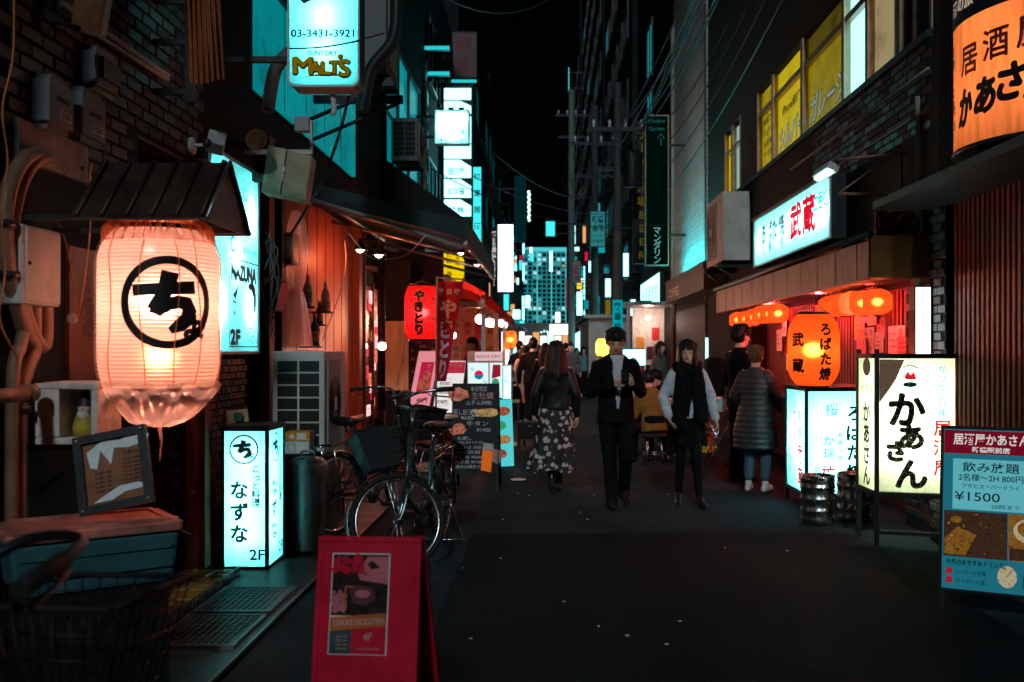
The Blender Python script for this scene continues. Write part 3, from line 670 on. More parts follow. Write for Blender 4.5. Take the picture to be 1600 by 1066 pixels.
mat('cooler_teal', (.035, .12, .14), .45, var=.2, bump=.05); mat('cooler_lid', (.5, .19, .15), .45, var=.35, scale=5, dirt=.5); mat('brass', (.55, .3, .06), .35, .8)
m = MB(); m.obox((-1.98, 4.3, .256), (.58, .34, .48), (0, 0, R(35)))
m.top('low_crate', 'black_paint', 'plain black crate under the cooler box', 'crate')
# framed menu leaning on the wall
t = thing('framed_menu', 'black framed menu under glossy glass leaning on the cooler box', 'menu', PT(160, 805, 4.35))
f = Fr(PT(126, 808, 4.3), (.95, .08, .2), (-.2, .22, .95)); w, h = .315, .345
m = MB(); b = .035; bx(m, f, 0, w, 0, b, -.02, .015); bx(m, f, 0, w, h-b, h, -.02, .015); bx(m, f, 0, b, b, h-b, -.02, .015); bx(m, f, w-b, w, b, h-b, -.02, .015); m.build('frame', 'black_paint', t)
m = MB(); bx(m, f, b, w-b, b, h-b, -.02, -.005); sh = m.build('menu_sheet', 'brown_paper', t)
put(sh, 'lettering', f, T('お飲み物', .25, .24, .02, .09)+sum([T('日本酒焼酎', .25, .21-i*.018, .012, .1) for i in range(7)], [])+sum([T('料理一品', .11, .17-i*.02, .012, .07) for i in range(5)], []), 'print_black', -.003)
put(sh, 'white_patch', f, poly([(.05, .27), (.12, .31), (.2, .3), (.28, .325), (.325, .3), (.31, .27), (.23, .26), (.17, .27), (.15, .2), (.11, .27), (.09, .19), (.06, .2)]), 'glossy_white', -.002)  # irregular glossy white shapes laid over the sheet
put(sh, 'white_patch', f, poly([(.06, .045), (.14, .045), (.2, .07), (.3, .075), (.26, .1), (.18, .1), (.12, .075)]), 'glossy_white', -.002)
for u, v in ((.018, .018), (w-.018, .018), (.018, h-.018), (w-.018, h-.018)): part(t, 'corner_screw', 'steel', 'ball', f(u, v, .016), .007)
mat('brown_paper', (.3, .12, .06), .25, var=.3, scale=6, bump=.03); mat('glossy_white', (.85, .9, .9), .15, var=.1, scale=40, bump=0)
# foam box on its side with a figure
t = thing('foam_box', 'battered white foam box lying open above the framed menu', 'box', (-2.2, 4.75, 1.05))
x0, x1, z0, z1, y0, y1 = X(54, 4.45), X(154, 4.45), Z(694, 4.45), Z(598, 4.45), 4.44, 4.7
m = MB(); e = .03; m.box(x0, x1, y0, y1, z0, z0+e); m.box(x0, x1, y0, y1, z1-e, z1); m.box(x0, x0+.115, y0, y1, z0+e, z1-e); m.box(x1-e, x1, y0, y1, z0+e, z1-e); m.box(x0+.115, x1-e, y1-e, y1, z0+e, z1-e)
for i, v in enumerate(m.v): m.v[i] = v+Vector((.006*noise.noise(v*40), .006*noise.noise(v*37+Vector((5, 0, 0))), .006*noise.noise(v*43)))
m.build('foam_shell', 'foam', t, bevel=.006); mat('foam', (.7, .62, .56), .85, var=.25, scale=14, dirt=.3, bump=.4)
m = MB(); m.box(XL, -2.03, 4.5, 4.72, z0-.03, z0-.003); o = m.top('wall_shelf', 'dark_wood', 'small dark shelf carrying the foam box', 'shelf')
part(o, 'bracket', 'dark_metal', 'tube', [(XL, 4.68, z0-.25), (-2.1, 4.68, z0-.035)], .012)
cx_, cy2, zz = (x0+.115+x1-e)/2, 4.54, z0+e
t = thing('garden_figure', 'small garden gnome figure with a yellow coat inside the foam box', 'figurine', (cx_, cy2, zz))
m = MB(); m.lathe([(.0, 0), (.05, 0), (.055, .04), (.04, .09), (.025, .11), (0, .115)], (cx_, cy2, zz), 18); m.build('coat', 'gnome_yellow', t)
m = MB(); m.ball((cx_, cy2-.005, zz+.125), .03, 14, 9); m.ball((cx_, cy2-.036, zz+.124), .007); m.build('head', 'skin', t)
m = MB(); m.lathe([(.034, .135), (.03, .15), (.018, .185), (.004, .215)], (cx_, cy2, zz), 14); m.build('pointed_hat', 'gnome_hat', t)
m = MB(); m.lathe([(.003, .05), (.02, .075), (.03, .1), (.02, .118)], (cx_, cy2-.018, zz), 12); m.build('beard', 'foam', t)
mat('gnome_yellow', (.45, .3, .03), .5); mat('gnome_hat', (.06, .02, .03), .5); mat('skin', (.75, .42, .31), .5, var=.06, bump=.03)
# ---------------------------------------------------------- tilted beige cabinet and a small sensor on arms
t = thing('junction_cabinet', 'beige metal cable cabinet hanging askew above the shop curtain', 'junction box', (-2.2, 7.8, 2.6))
f = Fr(PT(408, 300, 7.6), (.97, .1, -.18), (.14, 0, .98)); w = .34; h = .36
m = MB(); bx(m, f, 0, w*.42, 0, h, -.25, 0); m.build('case', 'beige_metal', t, bevel=.008)
m = MB(); bx(m, f, w*.44, w, .0, h-.01, -.25, .0); m.build('door', 'beige_metal2', t, bevel=.008)
m = MB(); bx(m, f, w*.4, w*.45, h*.3, h*.62, .001, .014); m.build('latch', 'steel', t)
m = MB(); m.box(XL, f.O.x+.1, 7.7, 7.78, f.O.z+.1, f.O.z+.16); m.build('bracket', 'dark_metal', t)
mat('beige_metal', (.36, .3, .2), .45, var=.25, bump=.08); mat('beige_metal2', (.28, .2, .13), .45, var=.35, bump=.08)
t = thing('wall_sensor', 'small grey rain sensor box on a bent arm above the beige cabinet', 'sensor', PT(470, 240, 7.9))
m = MB(); p = PT(473, 195, 7.9); m.box(p.x-.06, p.x+.06, 7.86, 7.94, p.z-.06, p.z+.06); m.build('case', 'grey_plastic', t, bevel=.01)
m = MB(); m.box(p.x+.062, p.x+.078, 7.88, 7.92, p.z-.2, p.z+.03); m.box(XL, p.x+.078, 7.88, 7.92, p.z-.235, p.z-.2); m.build('arm', 'white_plastic', t)
t = thing('horn_speaker', 'small dark horn speaker left of the beige cabinet', 'speaker', PT(403, 220, 7.4)); p = PT(403, 220, 7.4)
m = MB(); m.lathe([(.02, .1), (.03, .05), (.075, -.04), (.08, -.04), (.07, -.02), (0, .02)], p, 18, 'y'); m.build('horn', 'brown_metal', t); part(t, 'bracket', 'dark_metal', 'tube', [(XL, 7.5, p.z), (p.x, 7.48, p.z)], .012)
# ============================================================ left: projecting beer sign, air conditioners, wooden izakaya
def malts_sign():
    Y = 7.0; x0, x1, z0, z1 = X(449, Y), X(562, Y), Z(136, Y), Z(136, Y)+1.05; d = .2
    t = thing('beer_sign', 'projecting lit sign with a phone number and golden beer lettering', 'sign', ((x0+x1)/2, Y+d/2, z0))
    def rim(a):  # rounded outline
        m = MB(); return m
    r = .06; w = x1-x0; n = 6
    def outline(g):
        o = []
        for (cx, cz, t0) in ((x1-r, z0+r, -90), (x1-r, z1-r, 0), (x0+r, z1-r, 90), (x0+r, z0+r, 180)):
            for k in range(n+1): a = R(t0+90*k/n); o.append((cx+(r-g)*math.cos(a), cz+(r-g)*math.sin(a)))
        return o
    o0, o1 = outline(0), outline(.014); k = len(o0)
    m = MB(); m.smooth = False
    m.add([(a, Y, b) for a, b in o0]+[(a, Y+d, b) for a, b in o0], [(i, i+k, (i+1) % k+k, (i+1) % k) for i in range(k)]+[tuple(reversed(range(k, 2*k)))]); m.build('housing', 'dark_metal', t)
    m = MB(); m.add([(a, Y-.006, b) for a, b in o0]+[(a, Y-.006, b) for a, b in o1]+[(a, Y+.004, b) for a, b in o1], [(i, (i+1) % k, (i+1) % k+k, i+k) for i in range(k)]+[(i+k, (i+1) % k+k, (i+1) % k+2*k, i+2*k) for i in range(k)]); m.build('frame', 'white_plastic', t)
    m = MB(); m.add([(a, Y+.003, b) for a, b in o1], [tuple(range(k))]); fo = m.build('face', 'acrylic', t)
    f = Fr((x0, Y+.003, z0)); s = w/113.
    put(fo, 'lettering', f, thick(T('03-3431-3921', 55*s, 84*s, 16*s, 98*s)+T('SUNTORY', 55*s, 53*s, 11*s, 46*s), .5*s)+TV('やす', 36*s, 260*s, 62*s, 70*s, None, .03)+T('ら', 80*s, 165*s, 62*s, None, .03), 'print_black', .002)
    mal = [('M', 24, 34, 36, 30), ('A', 44, 30, 28, 20), ('L', 60, 30, 28, 16), ('T', 73, 31, 28, 16), ("'", 82, 44, 16, 5), ('S', 89, 30, 36, 17)]
    sh = []; go = []
    for ch, u, v, h_, w_ in mal:
        sh += thick(T(ch, (u+.8)*s, (v-1.3)*s, h_*s*1.02, (w_-1)*s), 2.6*s); go += thick(T(ch, u*s, v*s, h_*s*.98, (w_-2)*s), 1.3*s)
    put(fo, 'lettering', f, sh, 'print_black', .003); put(fo, 'lettering', f, go, 'gold_ink', .0045)
    put(fo, 'underline', f, poly([(12*s, 14*s), (60*s, 22*s), (96*s, 19*s), (98*s, 16*s), (58*s, 18*s)]), 'gold_ink', .003)
    for v in (.25, .5, .75, .98): lamp(t, ((x0+x1)/2, Y+.11, z0+v), 8, (.1, 1, 1), .015, 'tube_light')
    m = MB()
    for z in (z0+.2, z0+.85): m.box(XL, x0, Y+.08, Y+.12, z, z+.04)
    m.build('arm', 'black_paint', t)
em('gold_ink', (.28, .17, .0), .55); malts_sign()
cord('sign_cable', 'thin cable sagging across the front of the beer sign', [PT(452, 76, 6.9), PT(500, 74, 6.9), PT(550, 66, 6.95), PT(600, 52, 7.2)], .006, 'cable_black')
cord('drop_cable', 'black cable hanging slantwise from the beer sign to the shop curtain', [PT(545, 150, 7.6), PT(530, 210, 7.8), PT(505, 280, 8.0), PT(480, 325, 8.2), PT(455, 365, 8.4)], .012, 'cable_black')
def air_con(label, name, f, w, h, d, slots=True, feet=True, group='air conditioner outdoor units', m1='aircon', fan=True):
    """outdoor unit; f is the frame of its fan face (lower-left corner)"""
    t = thing(name, label, 'air conditioner', f(w/2, 0, -d/2), 0, group)
    m = MB(); bx(m, f, 0, w, 0, h, -d, 0); bo = m.build('casing', m1, t, bevel=.012)
    if fan:
        m = MB(); bx(m, f, w*.08, w*.66, h*.08, h*.92, .001, .02); m.build('fan_panel', 'aircon_grille', t, bevel=.01)
        m = MB(); c = f(w*.37, h*.5, .02); k = min(w*.27, h*.4)
        for i in range(1, 9): m.torus(c, f.N, k*i/8, .004, 28, 4)
        for i in range(4): a = i*math.pi/4; m.tube([c+(f.U*math.cos(a)+f.V*math.sin(a))*k, c-(f.U*math.cos(a)+f.V*math.sin(a))*k], .004, 4)
        m.build('fan_guard', 'dark_metal', t)
        m = MB(); bx(m, f, w*.32, w*.42, h*.44, h*.56, .022, .03); m.build('badge', 'white_plastic', t)
    if slots:   # louvres on the face towards -U
        s = Fr(f(0, 0, -d), f.N, f.V)
        for r in range(7):
            for c in range(2):
                u0, u1 = d*(.1+.42*c), d*(.1+.42*c)+d*.38; v0 = h*(.12+.115*r); m = MB(); bx(m, s, u0, u1, v0, v0+h*.1, .0012, .004); m.build('vent_slot', 'print_black', t)
    m = MB(); bx(m, f, w*.1, w*.2, -.03, 0, -d-.01, .01); bx(m, f, w*.8, w*.9, -.03, 0, -d-.01, .01); m.build('foot', 'dark_metal', t)
    return t
mat('aircon', (.62, .6, .56), .45, var=.12, scale=4, dirt=.25, bump=.04); mat('aircon_grille', (.3, .27, .25), .5, var=.15, bump=.05)
air_con('weathered outdoor air conditioner with seven rows of vents beside the shuttered wall', 'outdoor_unit', Fr((-1.79, 8.0, .62), (0, 1, 0)), .82, .87, .42)
m = MB(); m.box(-2.2, -1.8, 8.02, 8.8, .016, .22); m.box(-2.2, -2.1, 8.05, 8.78, .22, .585); m.box(-1.92, -1.82, 8.05, 8.78, .22, .585); m.top('unit_stand', 'concrete', 'grey block stand under the large outdoor air conditioner', 'stand')
# cartons in front of the stand
for (px0, px1, py0, py1, Y, mt, lb) in ((445, 483, 690, 709, 7.78, 'carton_cyan', 'pale carton on top of the bin side, under the orange one'), (446, 484, 675, 689, 7.8, 'carton_orange', 'small orange and yellow carton below the outdoor air conditioner')):
    t = thing('carton', lb, 'box', PT((px0+px1)/2, py1, Y)); x0, x1, z0, z1 = X(px0, Y), X(px1, Y), Z(py1, Y), Z(py0, Y)
    part(t, 'box_body', mt, 'box', x0, x1, Y, Y+.18, z0, z1); put(t, 'printed_label', Fr((x0, Y, z0)), rect(.09, .16, .01, (z1-z0)-.01)+disc(.05, (z1-z0)/2, .018), 'print_white', .002)
mat('carton_cyan', (.5, .6, .6), .5); mat('carton_orange', (.6, .28, .03), .5)
m = MB(); m.box(-2.1, -1.8, 7.72, 7.99, .0, .69); m.top('supply_crate', 'dark_wall', 'dark upright crate that carries the two small cartons', 'crate')
# trash can
t = thing('trash_can', 'round galvanised trash can with a lid behind the lit floor sign', 'trash can', (-1.78, 7.4, .012))
c = (-1.78, 7.4, .012); m = MB(); m.lathe([(0, 0), (.118, 0), (.12, .02), (.13, .3), (.14, .62)], c, 32)
for i in range(len(m.v)):
    v = m.v[i]; a = math.atan2(v.y-7.4, v.x+1.78); rr = .003*math.sin(a*16); m.v[i] = v+Vector((rr*math.cos(a), rr*math.sin(a), 0))
m.build('bin_body', 'zinc', t); m = MB(); m.lathe([(.15, .6), (.152, .64), (.14, .66), (.09, .69), (.0, .7)], c, 32); m.build('lid', 'zinc', t)
m = MB(); m.tube(smooth_path([(c[0]-.05, 7.4, .71), (c[0]-.04, 7.4, .745), (c[0]+.04, 7.4, .745), (c[0]+.05, 7.4, .71)], 4), .008); m.build('handle', 'zinc', t)
mat('zinc', (.3, .34, .35), .38, .8, var=.25, scale=5, bump=.1)
m = MB(); p = PT(352, 648, 7.0); m.obox((p.x+.06, 7.05, 1.03), (.17, .04, .09), (0, R(-6), R(8))); o = m.top('match_carton', 'carton_tan', 'small tan and green box lying on top of the lit floor sign', 'box')
mat('carton_tan', (.5, .33, .16), .6); mat('bin_green', (.02, .1, .06), .5)
put(o, 'green_label', Fr((p.x+.06, 7.0, 1.0)), rect(.0, .06, .0, .06), 'bin_green', .0)
# ---------------------------------------------------------- L2 wooden izakaya
def izakaya_left():
    t = thing('wooden_izakaya', 'dark wooden izakaya front with red lit boards under the long awning', 'building', (XL, 11, 0))
    m = MB(); m.box(-2.8, XL-.03, 8.05, 14.4, 0, 3.6); m.build('wall', 'dark_wall', t)
    y = 8.95
    i = 0
    while y < 12.3:
        part(t, 'board', 'red_wood', 'box', XL-.03, XL-.008+.004*(i % 2), y, y+.2, .4, 3.0); y += .208; i += 1
    for y, w_, mt in ((8.35, .16, 'dark_wood'), (8.75, .14, 'dark_wood'), (12.35, .2, 'red_wood'), (12.75, .08, 'dark_wood'), (14.2, .2, 'dark_wood')): part(t, 'post', mt, 'box', XL-.03, XL+.07, y, y+w_, 0, 3.3)
    part(t, 'skirting', 'dark_wood', 'box', XL-.03, XL+.02, 8.95, 12.3, 0, .4)
    # lit red window with notices
    m = MB(); m.box(XL-.03, XL+.01, 12.85, 14.18, .55, 2.35); wi = m.build('window', 'red_glass', t)
    for k in range(3): part(wi, 'window_bar', 'dark_wood', 'box', XL+.011, XL+.05, 12.85+.64*k, 12.9+.64*k, .5, 2.4)
    f = FL(XL+.012)
    rnd = random.Random(3)
    for k in range(16):
        u, v = 12.9+rnd.random()*1.0, .62+.1*k; mt = ['notice_white', 'notice_orange', 'notice_red'][k % 3]; w_, h_ = .25+.1*rnd.random(), .13+.05*rnd.random()
        pn = put(wi, 'notice', f, rect(u, u+w_, v, v+h_), mt, .003+.001*k)
        put(wi, 'lettering', f, T(rnd.choice(['おすすめ', '刺身盛', '焼酎', '生ビール', '日替り']), u+w_/2, v+h_*.6, h_*.3, w_*.8)+T('¥'+str(rnd.choice([380, 450, 580])), u+w_/2, v+h_*.25, h_*.25, w_*.5), 'print_black', .0045+.001*k)
    return t
mat('red_glass', (.3, .02, .02), .3); em('notice_red', (1, .06, .08), 1.0); em('notice_orange', (1, .22, .1), 1.0); em('notice_white', (1, .5, .5), 1.5)
IZ = izakaya_left()
# upper storey behind the beer sign: lit fascia and dark wall
t = thing('upper_house', 'dark upper storey above the long awning with a lit fascia and teal windows', 'building', (XL, 13, 3.6))
m = MB(); m.box(-2.9, XL, 8.05, 19, 3.602, 12); m.build('wall', 'dark_wall', t)
f = FL(XL)
# lit fascia strip: from the picture it runs down towards the vanishing point at constant height
za, zb = 3.25, 4.05
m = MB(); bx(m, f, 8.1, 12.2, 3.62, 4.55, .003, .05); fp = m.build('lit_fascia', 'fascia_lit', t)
for y in (8.9, 9.7, 10.5, 11.3): part(fp, 'fascia_seam', 'dark_metal', 'box', XL+.0505, XL+.053, y, y+.012, 3.63, 4.54)
part(t, 'fascia_cap', 'dark_metal', 'box', XL, XL+.1, 8.1, 12.2, 4.551, 4.62)
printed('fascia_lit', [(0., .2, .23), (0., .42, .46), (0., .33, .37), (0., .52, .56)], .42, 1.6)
for i, (y0, y1, z0, z1) in enumerate(((14.6, 15.7, 4.2, 6.2), (15.85, 16.9, 4.2, 6.2), (17.05, 18.3, 4.2, 6.2))):
    m = MB(); bx(m, f, y0, y1, z0, z1, .002, .02); wi = m.build('window', ['sheet_teal', 'sheet_teal2', 'sheet_teal'][i], t)
    m = MB(); bx(m, f, y0-.05, y1+.05, z0-.06, z0, .0, .06); bx(m, f, y0-.05, y1+.05, z1, z1+.06, .0, .06); bx(m, f, y0-.05, y0, z0, z1, 0, .05); bx(m, f, y1, y1+.05, z0, z1, 0, .05); bx(m, f, y0, y1, 5.0, 5.05, .0205, .05); m.build('frame', 'dark_metal', wi)
printed('sheet_teal', [(0., .08, .1), (0., .3, .34), (0., .2, .23), (0., .36, .4)], .5, 1.1); printed('sheet_teal2', [(0., .15, .17), (0., .45, .5), (0., .3, .33)], .55, 1.3)
air_con('dark air conditioner unit mounted high behind the beer sign', 'outdoor_unit', Fr((-1.5, 9.3, 4.1), (0, 1, 0)), .8, 1.0, .38, slots=False, m1='aircon_dark')
mat('aircon_dark', (.14, .14, .135), .5, var=.2)
t = thing('unit_bracket', 'black wall bracket under the high air conditioner unit', 'bracket', (-1.9, 9.7, 3.6))
for y in (9.37, 10.02): m = MB(); m.box(XL, -1.45, y-.025, y+.025, 3.98, 4.06); m.build('arm', 'dark_metal', t); part(t, 'strut', 'dark_metal', 'tube', [(XL, y, 3.6), (-1.5, y, 3.98)], .02)
air_con('small air conditioner with black louvres above the far end of the awning', 'outdoor_unit', Fr((-1.95, 15.0, 4.35), (0, 1, 0)), .8, .65, .4, slots=True, m1='aircon_dark')
# ducts
for k, pts in enumerate(([(620, -20), (615, 60), (580, 110), (565, 180)], [(418, 175), (430, 110), (455, 80)], [(520, 148), (522, 175), (518, 176)])):
    cord('vent_duct', ['thick dark duct bending down past the high air conditioner', 'grey flexible duct curving up left of the beer sign', 'short white hose end under the beer sign'][k], [PT(a, b, [9.2, 7.6, 7.1][k]) for a, b in pts], [.06, .05, .018][k], ['dark_metal', 'duct_grey', 'white_plastic'][k], cat='duct', n=12)
mat('duct_grey', (.12, .11, .1), .6)
# ---------------------------------------------------------- the long awning
def awning():
    Y0, Y1 = 9.5, 14.2; x0, x1 = XL, -.76; z0, z1 = 3.12, 2.72
    t = thing('awning', 'long dark fabric awning on a pipe frame over the left pavement', 'awning', (XL, 11.8, 2.6))
    n = 12; m = MB(); m.smooth = True; vs = []
    for j in range(25):
        y = Y0+(Y1-Y0)*j/24
        for i in range(n+1): s = i/n; vs.append((x0+(x1-x0)*s, y, z0+(z1-z0)*s-.05*math.sin(math.pi*s)*abs(math.sin(math.pi*j/8))+.01*noise.noise((s*5, y*2, 0))))
    fs = [(j*(n+1)+i, j*(n+1)+i+1, (j+1)*(n+1)+i+1, (j+1)*(n+1)+i) for j in range(24) for i in range(n)]
    m.add(vs, fs); m.add([Vector(v)+Vector((0, 0, -.006)) for v in vs], [tuple(reversed(f)) for f in fs]); m.build('canopy_cloth', 'awning_cloth', t)
    m = MB(); m.prism([(x0, Y0-.01, z0+.01), (x1, Y0-.01, z1+.01), (x1, Y0-.01, z1-.16), (x0+.05, Y0-.01, z0-.16)], (0, .006, 0)); m.build('side_valance', 'awning_cloth', t)
    m = MB(); m.box(x1, x1+.006, Y0, Y1, z1-.2, z1+.01); m.build('front_valance', 'awning_cloth', t)
    for y in (Y0+.04, 11.1, 12.7, Y1-.05): part(t, 'rafter', 'steel_dull', 'tube', [(x0, y, z0-.19), (x1-.02, y, z1-.19)], .018)
    part(t, 'front_rail', 'steel_dull', 'tube', [(x1-.02, Y0, z1-.2), (x1-.02, Y1, z1-.2)], .018); part(t, 'roller_tube', 'steel_dull', 'tube', [(x0+.05, Y0, z0-.05), (x0+.05, Y1, z0-.05)], .035)
    # lower pale pipe seen along the near edge
    part(t, 'pull_rail', 'pipe_pale', 'tube', [PT(486, 312, Y0-.06), PT(612, 350, Y0-.06), PT(722, 388, Y0-.06)], .02)
    return t
mat('awning_cloth', (.016, .03, .034), .75, var=.3, scale=3, bump=.15); awning()
m = MB(); m.prism([(-2.4, 14.3, 4.3), (-1.2, 14.3, 3.4), (-1.2, 14.3, 3.25), (-2.4, 14.3, 3.25)], (0, 3.2, 0)); o = m.top('far_awning', 'awning_black', 'black wedge shaped awning just beyond the long one', 'awning'); mat('awning_black', (.008, .009, .01), .8)
part(o, 'front_rail', 'steel_dull', 'tube', [(-1.19, 14.3, 3.26), (-1.19, 17.5, 3.26)], .02)
# spot lamps, bulbs under the awning
def pendant(label, px, py, Y, s=.05, hot='bulb_warm', w=6, col=WARM, up=.25, down=True):
    p = PT(px, py, Y); t = thing('pendant_lamp', label, 'lamp', p, 0, 'small lamps under the left awnings')
    m = MB(); m.lathe([(s*.25, s*1.7), (s*.3, s*1.2), (s*.95, s*.2), (s, 0), (s*.92, s*.0), (s*.25, s*1.1)], p, 18); m.build('lamp_shade', 'black_paint', t)
    m = MB(); m.ball(p+Vector((0, 0, s*.25)), s*.62, 12, 8); m.build('bulb', hot, t); m = MB(); m.tube([p+Vector((0, 0, s*1.6)), p+Vector((0, 0, up))], .006); m.build('stem', 'cable_black', t)
    lamp(t, p+Vector((0, 0, -.06)), w, col, .03)
pendant('round downlight under the awning near the wooden boards', 563, 391, 10.6, .075, w=14, col=(1, .17, .05)); pendant('second downlight under the awning beside the red window', 592, 399, 11.2, .08, w=14, col=(1, .17, .05))
pendant('bare clip lamp at the outer corner of the awning', 720, 396, 10.2, .05, 'bulb_pink', 3, (1, .4, .3)); pendant('lowest clip lamp hanging off the awning rail over the banner', 745, 414, 12.5, .055, 'bulb_pink', 3, (1, .4, .3))
em('bulb_pink', (1, .6, .5), 18)
def bare_bulb(label, px, py, Y, r=.035, w=7, col=WARM):
    p = PT(px, py, Y); t = thing('light_bulb', label, 'bulb', p, 0, 'bare glowing bulbs'); m = MB(); m.ball(p, r, 14, 10); m.build('glass', 'bulb_pink', t)
    m = MB(); m.lathe([(r*.5, r*.8), (r*.5, r*1.9), (0, r*1.9)], p, 12); m.tube([p+Vector((0, 0, r*1.8)), p+Vector((-.03, .05, r*6))], .005); m.build('socket', 'black_paint', t); lamp(t, p+Vector((0, -r*1.6, 0)), w, col, .03)
bare_bulb('bare glowing bulb beside the plywood board', 597, 541, 11.6, .05, 14, (1, .28, .2)); bare_bulb('bright bulb glaring inside the red window', 569, 541, 12.95, .045, 7, (1, .25, .2)); bare_bulb('bare glowing bulb behind the red banner', 708, 524, 13.4, .045, 5, (1, .4, .3))
# things on the wooden wall
def bottle(px, pt, pb, label, glass_, cap='white_plastic', lab='print_white'):
    Y = 2.27*F/(CX-px); zb, zt = Z(pb, Y), Z(pt, Y); h = zt-zb; c = (-2.27, Y, zb)
    t = thing('bottle', label, 'bottle', c, 0, 'bottles on the wooden wall')
    m = MB(); m.lathe([(0, 0), (h*.145, 0), (h*.15, h*.03), (h*.15, h*.56), (h*.12, h*.66), (h*.055, h*.8), (h*.05, h*.93)], c, 18); m.build('glass', glass_, t)
    m = MB(); m.lathe([(h*.06, h*.9), (h*.062, h), (0, h)], c, 14); m.build('cap', cap, t)
    m = MB(); m.lathe([(h*.152, h*.15), (h*.153, h*.15), (h*.153, h*.45), (h*.152, h*.45)], c, 18); m.build('paper_label', lab, t)
    put(t, 'lettering', lathe_fr(c, lambda v: h*.156, R(-60)), TV('酒', 0, h*.38, h*.14, None, None, .02), 'print_black', 0)
    m = MB(); m.box(XL-.01, -2.19, Y-h*.25, Y+h*.25, zb-.016, zb-.002); m.top('bottle_shelf', 'dark_wood', label.replace('bottle', 'ledge under the bottle', 1) if False else 'small wooden ledge under '+label, 'shelf', 'small ledges under the bottles')
mat('bottle_white', (.55, .5, .45), .25, bump=0); mat('bottle_green', (.03, .13, .05), .1, bump=0); mat('bottle_dark', (.02, .02, .025), .1, bump=0); mat('label_cream', (.6, .5, .36), .5); mat('label_grey', (.3, .3, .32), .5)
bottle(481, 430, 479, 'the white bottle highest on the left', 'bottle_white', lab='label_grey'); bottle(509, 440, 487, 'the cream bottle on the right', 'bottle_white', lab='label_cream')
bottle(499, 470, 507, 'the dark bottle with a white cap', 'bottle_dark', lab='label_grey'); bottle(492, 491, 541, 'the green bottle lowest of the four', 'bottle_green', lab='label_cream')
# plastic sheet gathered and tied
Y = 9.15; m = MB(); m.smooth = True; c = PT(463, 540, Y); n = 26; vs = []; ks = 36; zt = Z(330, Y)
for i in range(ks+1):
    q_ = i/ks; z = zt+(c.z-zt)*q_; r = .035+.06*max(0, math.sin(min(1, q_/.6)*math.pi))**.6*(q_ < .6)+(.02+.085*max(0, (q_-.6)/.4)**.7)*(q_ >= .6)
    for j in range(n): a = 2*math.pi*j/n; rr = r*(1+.13*math.sin(a*7+q_*2)); vs.append((c.x+rr*math.cos(a), Y+rr*math.sin(a), z))
m.add(vs, [(i*n+j, (i+1)*n+j, (i+1)*n+(j+1) % n, i*n+(j+1) % n) for i in range(ks) for j in range(n)]); o = m.top('plastic_curtain', 'milky_film', 'gathered clear plastic curtain tied in the middle beside the wooden boards', 'curtain')
part(o, 'tie', 'black_rubber', 'torus', (c.x, Y, zt+(c.z-zt)*.6), (0, 0, 1), .04, .008, 18, 6); clear('milky_film', (.75, .72, .7), .42, .3)
Y = 9.0; p = PT(458, 414, Y); t = thing('switch_box', 'beige switch box on the wooden post', 'switch box', p); part(t, 'case', 'beige_metal', 'box', XL, XL+.12, Y-.14, Y+.12, p.z, Z(366, Y)); part(t, 'lid', 'white_plastic', 'box', XL+.12, XL+.135, Y-.13, Y+.11, p.z+.01, Z(366, Y)-.01)
Y = 8.55; p = PT(425, 487, Y); t = thing('letter_box', 'black letter box with a pale triangle sticker on the dark post', 'letter box', p); z1 = Z(434, Y)
m = MB(); m.prism([(XL+.0, Y-.2, p.z), (XL+.12, Y-.2, p.z), (XL+.17, Y-.2, z1-.05), (XL+.1, Y-.2, z1), (XL, Y-.2, z1)], (0, .26, 0)); m.build('case', 'black_paint', t, bevel=.008)
put(t, 'sticker', Fr((XL, Y-.2, p.z)), poly([(.02, .28), (.1, .28), (.03, .2)]), 'print_white', .003)
# tangle of thin cables by the post
for k in range(7):
    r_ = random.Random(k); cord('thin_cable', 'thin tangled cable looping beside the wall sign', [PT(402+r_.random()*25, 350+r_.random()*30, 8.0), PT(415+r_.random()*25, 380+r_.random()*40, 7.95), PT(405+r_.random()*35, 430+r_.random()*30, 8.0), PT(412+r_.random()*20, 480+r_.random()*60, 8.1)], .006, 'cable_grey', 'tangled cables beside the wall sign')
mat('cable_grey', (.1, .1, .1), .5)
cord('white_flex', 'thin white flex zigzagging down the wooden boards', [PT(538, 375, 10.6), PT(540, 410, 10.6), PT(532, 455, 10.6), PT(520, 490, 10.6), PT(508, 520, 10.6), PT(504, 532, 10.6)], .006, 'flex_white'); mat('flex_white', (.65, .5, .42), .5)
cord('awning_cable', 'pale cable slung below the front of the awning', [PT(545, 365, 9.4), PT(575, 400, 9.4), PT(600, 405, 9.4), PT(635, 398, 9.4), PT(665, 368, 9.4)], .006, 'flex_white')
# vertical pipes by the red window
for k, (px, r_) in enumerate(((594, .03), (600, .02))):
    m = MB(); m.tube([PT(px, 395, 12.4), PT(px, 640, 12.4)], r_, 10); m.top('drain_pipe', 'dark_metal', ['thick dark drain pipe in front of the red window', 'thin dark pipe beside the thick drain pipe'][k], 'pipe')
Y = 12.2; f = Fr((X(602, Y), Y, Z(610, Y))); m = MB(); bx(m, f, 0, X(638, Y)-X(602, Y), 0, Z(502, Y)-Z(610, Y), -.02, 0); o = m.top('plywood_board', 'pale_wood', 'plain yellowish plywood board beside the yakitori lantern', 'board'); part(o, 'dangling_wire', 'cable_black', 'tube', [PT(634, 520, 12.15), PT(630, 560, 12.15), PT(620, 600, 12.15)], .004)
m = MB(); m.box(X(602, Y), X(640, Y), Y+.03, Y+.1, 0, 2.6); m.top('side_screen', 'dark_wall', 'dark screen wall behind the plywood board', 'screen')
